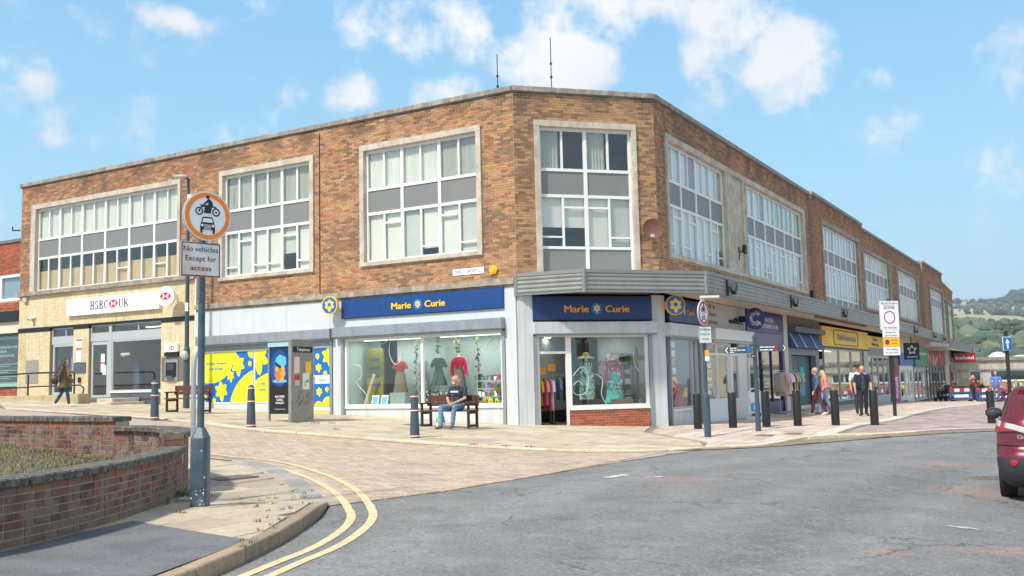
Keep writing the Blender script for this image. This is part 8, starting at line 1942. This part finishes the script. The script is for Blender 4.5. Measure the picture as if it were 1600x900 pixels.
# s around the left corner: .09 = start of corner, .17 = end of corner
for sg in (1, -1):
    S_ = (lambda s: s) if sg == 1 else (lambda s: 1 - s)
    patch_on('tail_lamp', 0, 0, 0, 0, .010, M_lampr, shape=lambda u, v, S_=S_: (S_(.088 + u * .097), .955 - .065 * u + v * (.05 + .17 * u) + .02 * u))
    patch_on('clear_lens', 0, 0, 0, 0, .017, M_lampw, shape=lambda u, v, S_=S_: (S_(.090 + u * .040), .93 + v * .07 + u * .070 - .02 * abs(u - .5)))
    patch_on('clear_lens', 0, 0, 0, 0, .017, M_lampw, shape=lambda u, v, S_=S_: (S_(.142 + u * .036), 1.0 + v * .075 + u * .03))
    patch_on('rear_quarter_glass', 1.17, 1.40, S_(.176), S_(.212), .006, M_cgl)
    patch_on('side_window', 1.16, 1.43, S_(.218), S_(.268), .006, M_cgl); patch_on('side_window', 1.16, 1.42, S_(.274), S_(.33), .006, M_cgl)
    patch_on('door_seam', .42, 1.1, S_(.27), S_(.2715), .002, M_black, nsg=1)
    patch_on('reflector', .50, .585, S_(.098), S_(.112), .012, M_lampr, 5, 5, shape=lambda u, v, S_=S_: (S_(.105 + .0085 * math.cos((u - .5) * math.pi) * (2 * v - 1)), .545 + .045 * math.sin((u - .5) * math.pi)))
patch_on('rear_window', 1.165, 1.43, -.082, .082, .006, M_cgl, 8, 16, shape=lambda u, v: ((-.082 + .164 * u) * (1 - .16 * v) % 1, 1.165 + v * .265))
patch_on('spoiler', 1.47, 1.53, -.085, .085, .05, M_red, 4, 14, shape=lambda u, v: ((-.085 + .17 * u) % 1, 1.47 + v * .06))
patch_on('tailgate_seam', 0, 0, 0, 0, .002, M_black, 12, 1, shape=lambda u, v: (.0835 + .0013 * u, .66 + v * .80)); patch_on('tailgate_seam', 0, 0, 0, 0, .002, M_black, 12, 1, shape=lambda u, v: (1 - .0835 - .0013 * u, .66 + v * .80))
patch_on('bumper_seam', 0, 0, 0, 0, .003, M_black, 1, 24, shape=lambda u, v: ((-.175 + .35 * u) % 1, .765 + v * .008))
patch_on('number_plate', .84, .95, -.026, .026, .012, M_pyel if False else pm('plate_rear_yellow', 236, 200, 50, .4), 1, 4)
Tt = CT @ Matrix.Translation((0, .10, 0))
l = MB(); text(l, 'QASHQAI', -.44, .865, .045, .36, .03, .004, Tt, bold=.02); part('model_lettering', l, M_chrome, car)
for s in (-1, 1):
    part('roof_rail', MB().tube([(s * .60, .62, 1.545), (s * .61, .75, 1.60), (s * .63, 1.5, 1.625), (s * .62, 2.1, 1.59), (s * .61, 2.2, 1.54)], .018, 8, CT), M_chrome, car, smooth=True)
    mr_ = part('wing_mirror', MB().ball((s * 1.0, 2.72, 1.10), (.125, .075, .085), 16, CT), M_black, car, smooth=True); part('mirror_glass', MB().ball((s * 1.0, 2.665, 1.10), (.105, .03, .068), 14, CT), M_cgl, mr_, smooth=True); part('mirror_cap', MB().ball((s * 1.0, 2.75, 1.125), (.128, .06, .07), 14, CT), M_red, mr_, smooth=True)
    part('mirror_arm', MB().tube([(s * .82, 2.75, 1.07), (s * .95, 2.74, 1.08)], .03, 8, CT), M_black, car)
    for y in (.88, 3.5):
        cxw = s * .79; w = part('wheel', MB().lathe([(.20, -.095), (.205, .095)], 28, CT @ Matrix.Translation((cxw, y, .33)) @ Matrix.Rotation(R(90), 4, 'Y')), M_chrome, car)
        Tw = CT @ Matrix.Translation((cxw, y, .33)) @ Matrix.Rotation(R(90), 4, 'Y')
        ty = MB().lathe([(.21, -.10), (.30, -.105), (.328, -.09), (.333, -.06), (.333, .06), (.328, .09), (.30, .105), (.21, .10), (.205, 0)], 40, Tw); part('tyre', ty, M_tyre, w, smooth=30)
        gr = MB()
        for zz in (-.055, -.018, .018, .055): gr.lathe([(.3345, zz - .004), (.335, zz), (.3345, zz + .004)], 40, Tw)
        part('tread_groove', gr, M_black, w)
        sp_ = MB()
        for q in range(5): a = q * 2 * math.pi / 5; sp_.box(.02, .2, -.03, .03, s * .07 - .015, s * .07 + .015, Tw @ Matrix.Rotation(a, 4, 'Z'))
        part('spokes', sp_, M_chrome, w)
part('underside', MB().box(-.7, .7, -4.0, -.3, .2, .34, CT).cyl((-.45, .25, .27), (-.45, .05, .27), .03, M=CT, n=8), M_black, car)
part('shelf_and_seats', MB().box(-.6, .6, -2.4, -.9, .7, 1.12, CT), M_dark, car)
# ================================================================== neighbour on the left
nb_ = thing('neighbour_shop', 'red brick neighbour building with white window at the left edge', 'building', FL @ Vector((-27, .5, 1.3)))
NBM = FL @ Matrix.Translation((-23.78, .22, 0))     # its front stands just behind the bank's
brick_wall(nb_, 'brick_wall', NBM, -8, -.0, 4.95, 7.85, [(-1.75, -.16, 5.38, 6.5)], red_col, 61, mort=mat('plain_mortar', srgb(186, 140, 116), .95))
part('coping_stone', MB().box(-8.05, .0, -.3, .06, 7.85, 7.97, NBM), M_lead, nb_); part('window_frame', MB().box(-1.75, -.16, -.12, -.02, 5.38, 5.5, NBM).box(-1.75, -.16, -.12, -.02, 6.38, 6.5, NBM).box(-.3, -.16, -.119, -.018, 5.5, 6.38, NBM).box(-1.75, -1.61, -.119, -.018, 5.5, 6.38, NBM), M_white, nb_)
part('glass_pane', MB().box(-1.62, -.29, -.08, -.074, 5.49, 6.39, NBM), M_glassu, nb_)
cu_ = MB(); vs = []
for i in range(41): vs += [(-1.65 + i * .035, .16 + (.03 if i % 2 else -.03), 5.4), (-1.65 + i * .035, .16 + (.02 if i % 2 else -.02), 6.5)]
cu_.add(vs, [(2 * i, 2 * i + 2, 2 * i + 3, 2 * i + 1) for i in range(40)], NBM); part('curtain', cu_, pm('blue_grey_curtain', 160, 182, 200, .85), nb_)
part('dark_fascia', MB().box(-8, .0, -.2, .25, 4.5, 4.93, NBM), M_black, nb_); part('beige_fascia', MB().box(-8, .0, -.2, .12, 4.02, 4.495, NBM), M_cream, nb_)
part('soffit', MB().box(-8, .0, -1.2, -.0, 3.92, 4.015, NBM), M_dgrey, nb_); part('spotlight', MB().ball((-.45, .4, 3.9), (.12, .1, .03), 10, NBM), M_swhite, nb_)
brick_wall(nb_, 'brick_plinth', NBM, -8, -.0, 1.2, 1.75, (), red_col, 62, back=.15, mort=mat('plain_mortar'))
glazed(nb_, NBM, -7.9, -.15, 1.8, 3.92, [-3.0], m=pm('mint_frame', 150, 184, 172, .5), fw=.14, o=-.1)
part('grey_panel', MB().box(-.15, .0, -.2, -.02, 1.75, 3.92, NBM), M_dgrey, nb_)
shop_interior(nb_, NBM, -7.9, -.2, 1.6, 3.95, 3, M_roomw)
part('window_film', MB().box(-2.6, -.5, -.30, -.28, 1.9, 3.75, NBM), pm('film_dark', 52, 56, 54, .6), nb_); l = MB()
for s_, z in (('CONFIGURE YOUR', 3.42), ('EUROPA', 3.24), ('MODULAR SOFA', 3.06)): text(l, s_, -2.05, z, .1, None, -.28, .004, NBM, align='L', bold=.02)
for i in range(4): l.box(-2.3, -.62, -.28, -.276, 2.74 - i * .26, 2.76 - i * .26, NBM); l.box(-2.3, -1.3 - .1 * (i % 2), -.28, -.276, 2.66 - i * .26, 2.68 - i * .26, NBM)
part('window_lettering', l, pm('mint_print', 176, 224, 210), nb_)
part('roof', MB().box(-8, .0, -10, -.29, 7.3, 7.5, NBM), M_roof, nb_); part('side_wall', MB().box(-8.2, -8, -10, .0, .8, 7.8, NBM), mat('plain_brick'), nb_); part('back_wall', MB().box(-8, .0, -4.2, -4.0, .8, 7.3, NBM), M_roomw, nb_)

# ================================================================== low building across the end of the street
FT = frame(38.5, 92.0, 1, -.05)
tb = thing('low_building', 'low flat roofed concrete and brick building closing the end of the street', 'building', (46, 92, -1.2))
gy = -1.35
part('concrete_band', MB().box(0, 30, -.3, .3, 1.7, 2.75, FT), M_stone, tb); part('roof_edge', MB().box(-.1, 30.1, -.5, .5, 2.55, 2.85, FT), M_stoned, tb)
part('gravel_roof', MB().box(0, 30, -14, -.31, 2.3, 2.7, FT), pm('gravel_roof', 176, 150, 128, .9, ns=4, na=.3), tb)
HWN = [(x, x + w) for x, w in ((1.0, 1.9), (4.1, 1.2), (6.0, 5.4), (12.4, 5.0), (18.5, 5.0))]
for x0_, x1_ in ((0, 1.0), (2.9, 4.1), (5.3, 6.0), (11.4, 12.4), (17.4, 18.5), (23.5, 30)): part('concrete_pier', MB().box(x0_, x1_, -.3, .12, .2, 1.7, FT), M_stone, tb)
for a, b in HWN: glazed(tb, FT, a, b, .55, 1.7, [a + (b - a) * k / max(1, round((b - a) / 1.6)) for k in range(1, max(1, round((b - a) / 1.6)))], m=M_white, fw=.16, rows=[])
brick_wall(tb, 'brick_wall', FT, 0, 30, -.55, .53, (), lambda x, z, s: vary(random.choice([srgb(176, 128, 104), srgb(156, 112, 92), srgb(190, 150, 124)]), .12), 71, bl=.45, bh=.15, mort=M_mortd)
part('pale_ledge', MB().box(0, 30, -.3, .7, -.95, -.56, FT), M_swhite, tb)
part('shop_wall', MB().box(0, 30, -.4, -.3, -2.0, -.95, FT), M_dgrey, tb); part('inner_wall', MB().box(0, 30, -4, -3.9, .2, 2.3, FT), M_roomw, tb); part('side_wall', MB().box(0, .3, -14, -.3, -2, 2.5, FT).box(29.7, 30, -14, -.3, -2, 2.5, FT), M_stone, tb)
for i, (x, w) in enumerate(((5.2, 1.6), (7.6, 1.2), (9.5, 1.8), (12, 1.5))): part('red_stall_front', MB().box(x, x + w, .1, .5, -2.0, -.96, FT), pm('stall_red', 170, 44, 50, .6), tb)
for i, (x, h, l) in enumerate(((4.8, .5, 'left'), (8.2, .7, 'middle'), (10.4, .35, 'right'))): T = FT @ Matrix.Translation((x, 3, 2.7)); solo('skylight', MB().lathe([(.9, 0), (.8, h * .5), (.4, h * .9), (.05, h)], 12, T), pm('skylight_white', 214, 220, 224, .4), l + ' pale skylight dome on the low flat roof', 'skylight', T=T, smooth=True)
T = FT @ Matrix.Translation((8.5, .0, .1)); solo('wall_sign', MB().box(-.4, .4, .05, .12, -.1, .3, T), pm('sign_lime', 206, 226, 90), 'pale lime sign on the brick wall of the low building', 'sign', T=T)
for i, (x, y) in enumerate(((35.5, 76.5), (30.9, 62.0))):
    T = TR(x, y, g(x, y), R(20 + i * 30)); t = thing('picnic_bench', ('dark red picnic table beyond the blue barriers', 'dark red picnic table right of the man in the blue shirt')[i], 'bench', T=T); mr2 = pm('table_red', 150, 40, 46, .6)
    part('table_top', MB().box(-.95, .95, -.38, .38, .72, .77, T), mr2, t); part('seat', MB().box(-.95, .95, -.75, -.5, .43, .47, T), mr2, t); part('seat', MB().box(-.95, .95, .5, .75, .43, .47, T), mr2, t)
    for s in (-.7, .7): part('leg', MB().cyl((s, -.65, 0), (s, .3, .74), .045, M=T, n=6), mr2, t); part('leg', MB().cyl((s, .65, 0), (s, -.3, .74), .045, M=T, n=6), mr2, t)

# ================================================================== hillside beyond
def hz_(x, y):
    d = y; v = -22 + 0 * x
    prof = [(140, -10), (300, -12), (450, 0), (700, 22), (1000, 42), (1300, 56), (1700, 96), (2100, 142), (2500, 176), (2900, 186), (3600, 176)]
    for (a, za), (b, zb) in zip(prof, prof[1:]):
        if a <= d <= b: t = (d - a) / (b - a); t = t * t * (3 - 2 * t) * .5 + t * .5; v = za + (zb - za) * t; break
    return v + 14 * noise.noise(Vector((x / 420, y / 420, 1))) * min(1, d / 900) + 5 * noise.noise(Vector((x / 120, y / 120, 2))) * min(1, d / 900) + max(0, (x - 1250)) * .06 * min(1, max(0, (d - 1900) / 600))
m = bpy.data.materials.new('hill_fields'); m.use_nodes = True; t_ = m.node_tree; b_ = t_.nodes['Principled BSDF']; co = t_.nodes.new('ShaderNodeTexCoord').outputs['Object']
mp = t_.nodes.new('ShaderNodeMapping'); mp.inputs['Scale'].default_value = (.0035, .0022, 0); t_.links.new(co, mp.inputs[0]); vo = t_.nodes.new('ShaderNodeTexVoronoi'); vo.inputs['Scale'].default_value = 1.0; t_.links.new(mp.outputs[0], vo.inputs['Vector'])
rp = t_.nodes.new('ShaderNodeValToRGB'); rp.color_ramp.elements[0].color = (*srgb(168, 160, 124), 1); rp.color_ramp.elements[1].color = (*srgb(206, 184, 152), 1); e = rp.color_ramp.elements.new(.45); e.color = (*srgb(146, 150, 112), 1)
sp3 = t_.nodes.new('ShaderNodeSeparateColor'); t_.links.new(vo.outputs['Color'], sp3.inputs[0]); t_.links.new(sp3.outputs[0], rp.inputs['Fac']); t_.links.new(rp.outputs[0], b_.inputs['Base Color']); b_.inputs['Roughness'].default_value = .95
ys = list(np.arange(140, 500, 30)) + list(np.arange(500, 3601, 50)); vs = []; NX = 60
for y in ys:
    for i in range(NX + 1): x = -.35 * y + (1.5 * y) * i / NX; vs.append((x, y, hz_(x, y)))
fs = [(a * (NX + 1) + i, a * (NX + 1) + i + 1, (a + 1) * (NX + 1) + i + 1, (a + 1) * (NX + 1) + i) for a in range(len(ys) - 1) for i in range(NX)]
solo('hills', MB().add(vs, fs), m, kind='structure', smooth=180)
M_tree = mat('far_foliage', attr='pcol', rough=.9)
def wood(name, label, area_, n, size, cols, keep):
    mb = MB(); rnd = random.Random(n); c = 0
    # one lumpy crown mesh per tree, built of a few overlapping leafy clumps
    for _ in range(n * 6):
        if c >= n: break
        y = math.sqrt(rnd.uniform(area_[0] ** 2, area_[1] ** 2)); az = rnd.uniform(R(21), R(31.5)); x = y * math.tan(az)
        if not keep(x, y): continue
        c += 1; s = size * rnd.uniform(.6, 1.35); z = hz_(x, y); cc = vary(rnd.choice(cols), .22)
        for q in range(3 if s * 1500 / y > 9 else 2):
            dx, dy, dz = rnd.uniform(-.35, .35) * s, rnd.uniform(-.35, .35) * s, rnd.uniform(.25, .75) * s; r_ = s * rnd.uniform(.32, .5); k = 7
            vv = [(x + dx, y + dy, z + dz - r_)]
            for lz, lr in ((-.5, .85), (.15, 1.0), (.7, .65)):
                for j in range(k): a = 2 * math.pi * (j + .5 * (lz > 0)) / k; rr = r_ * lr * rnd.uniform(.75, 1.2); vv.append((x + dx + rr * math.cos(a), y + dy + rr * math.sin(a), z + dz + lz * r_ * rnd.uniform(.8, 1.2)))
            vv.append((x + dx, y + dy, z + dz + r_)); ff = []
            for j in range(k):
                ff += [(0, 1 + (j + 1) % k, 1 + j), (1 + 2 * k + j, 1 + 2 * k + (j + 1) % k, 1 + 3 * k)]
                for l_ in (0, 1): ff.append((1 + l_ * k + j, 1 + l_ * k + (j + 1) % k, 1 + (l_ + 1) * k + (j + 1) % k, 1 + (l_ + 1) * k + j))
            mb.add(vv, ff, c=vary(cc, .12))
    return solo(name, mb, M_tree, label, None, kind='stuff', col=True)
GRN = [srgb(78, 92, 72), srgb(90, 102, 78), srgb(66, 82, 68), srgb(102, 110, 84), srgb(82, 94, 84)]  # greens greyed so that distance haze is put into the foliage colour
wood('woodland', 'dense wooded slope behind the low building', (430, 1300), 6000, 8.5, GRN, lambda x, y: noise.noise(Vector((x / 90, y / 90, 4))) > -.52)
wood('hedgerows', 'scattered trees and hedges between the pale fields on the hill', (1330, 2450), 620, 8, GRN, lambda x, y: noise.noise(Vector((x / 150, y / 260, 7))) > .16 or abs(noise.noise(Vector((x / 260, y / 200, 9)))) < .02)
wood('ridge_trees', 'dark trees along the ridge of the hill', (2450, 2750), 420, 10, [srgb(58, 76, 60), srgb(66, 84, 66)], lambda x, y: noise.noise(Vector((x / 160, 0, 3))) > -.05 or x > 1270)
for az, y, w, l in ((26.05, 900, 8, 'small white gabled house among the trees of the far hillside'), (24.9, 2520, 12, 'tiny pale house on the ridge, leftmost of the three'), (25.5, 2540, 16, 'tiny pale house on the ridge, middle of the three'), (26.2, 2500, 11, 'tiny pale house on the ridge, rightmost of the three')):
    x = y * math.tan(R(az)); T = TR(x, y, hz_(x, y) + (5 if y < 1000 else 3), R(w * 7 - 80)); t = thing('farmhouse', l, 'house', T=T)
    part('wall', MB().box(-w / 2, w / 2, -3, 3, -6, 4, T), M_cream, t); part('roof', MB().add([(-w / 2, -3.4, 4), (w / 2, -3.4, 4), (w / 2, 3.4, 4), (-w / 2, 3.4, 4), (-w / 2, 0, 6.5), (w / 2, 0, 6.5)], [(0, 1, 5, 4), (2, 3, 4, 5), (0, 4, 3), (1, 2, 5), (3, 2, 1, 0)], T), M_roof, t)
wood('ridge_copse', 'dark copse standing high at the right end of the ridge', (2350, 2700), 260, 24, [srgb(58, 76, 60), srgb(66, 84, 66)], lambda x, y: x / y > .508)
# thin haze over the valley
hzm = bpy.data.materials.new('haze'); hzm.use_nodes = True; tt_ = hzm.node_tree; tt_.nodes.clear(); oo = tt_.nodes.new('ShaderNodeOutputMaterial'); pv = tt_.nodes.new('ShaderNodeVolumePrincipled'); pv.inputs['Color'].default_value = (.80, .90, 1, 1); pv.inputs['Density'].default_value = .0002; pv.inputs['Anisotropy'].default_value = .3
tt_.links.new(pv.outputs[0], oo.inputs['Volume']); 
HAZE = True
if HAZE:
    hb2 = solo('haze', MB().box(-3200, 3700, -3700, 700, -60, 300), hzm, kind='stuff')
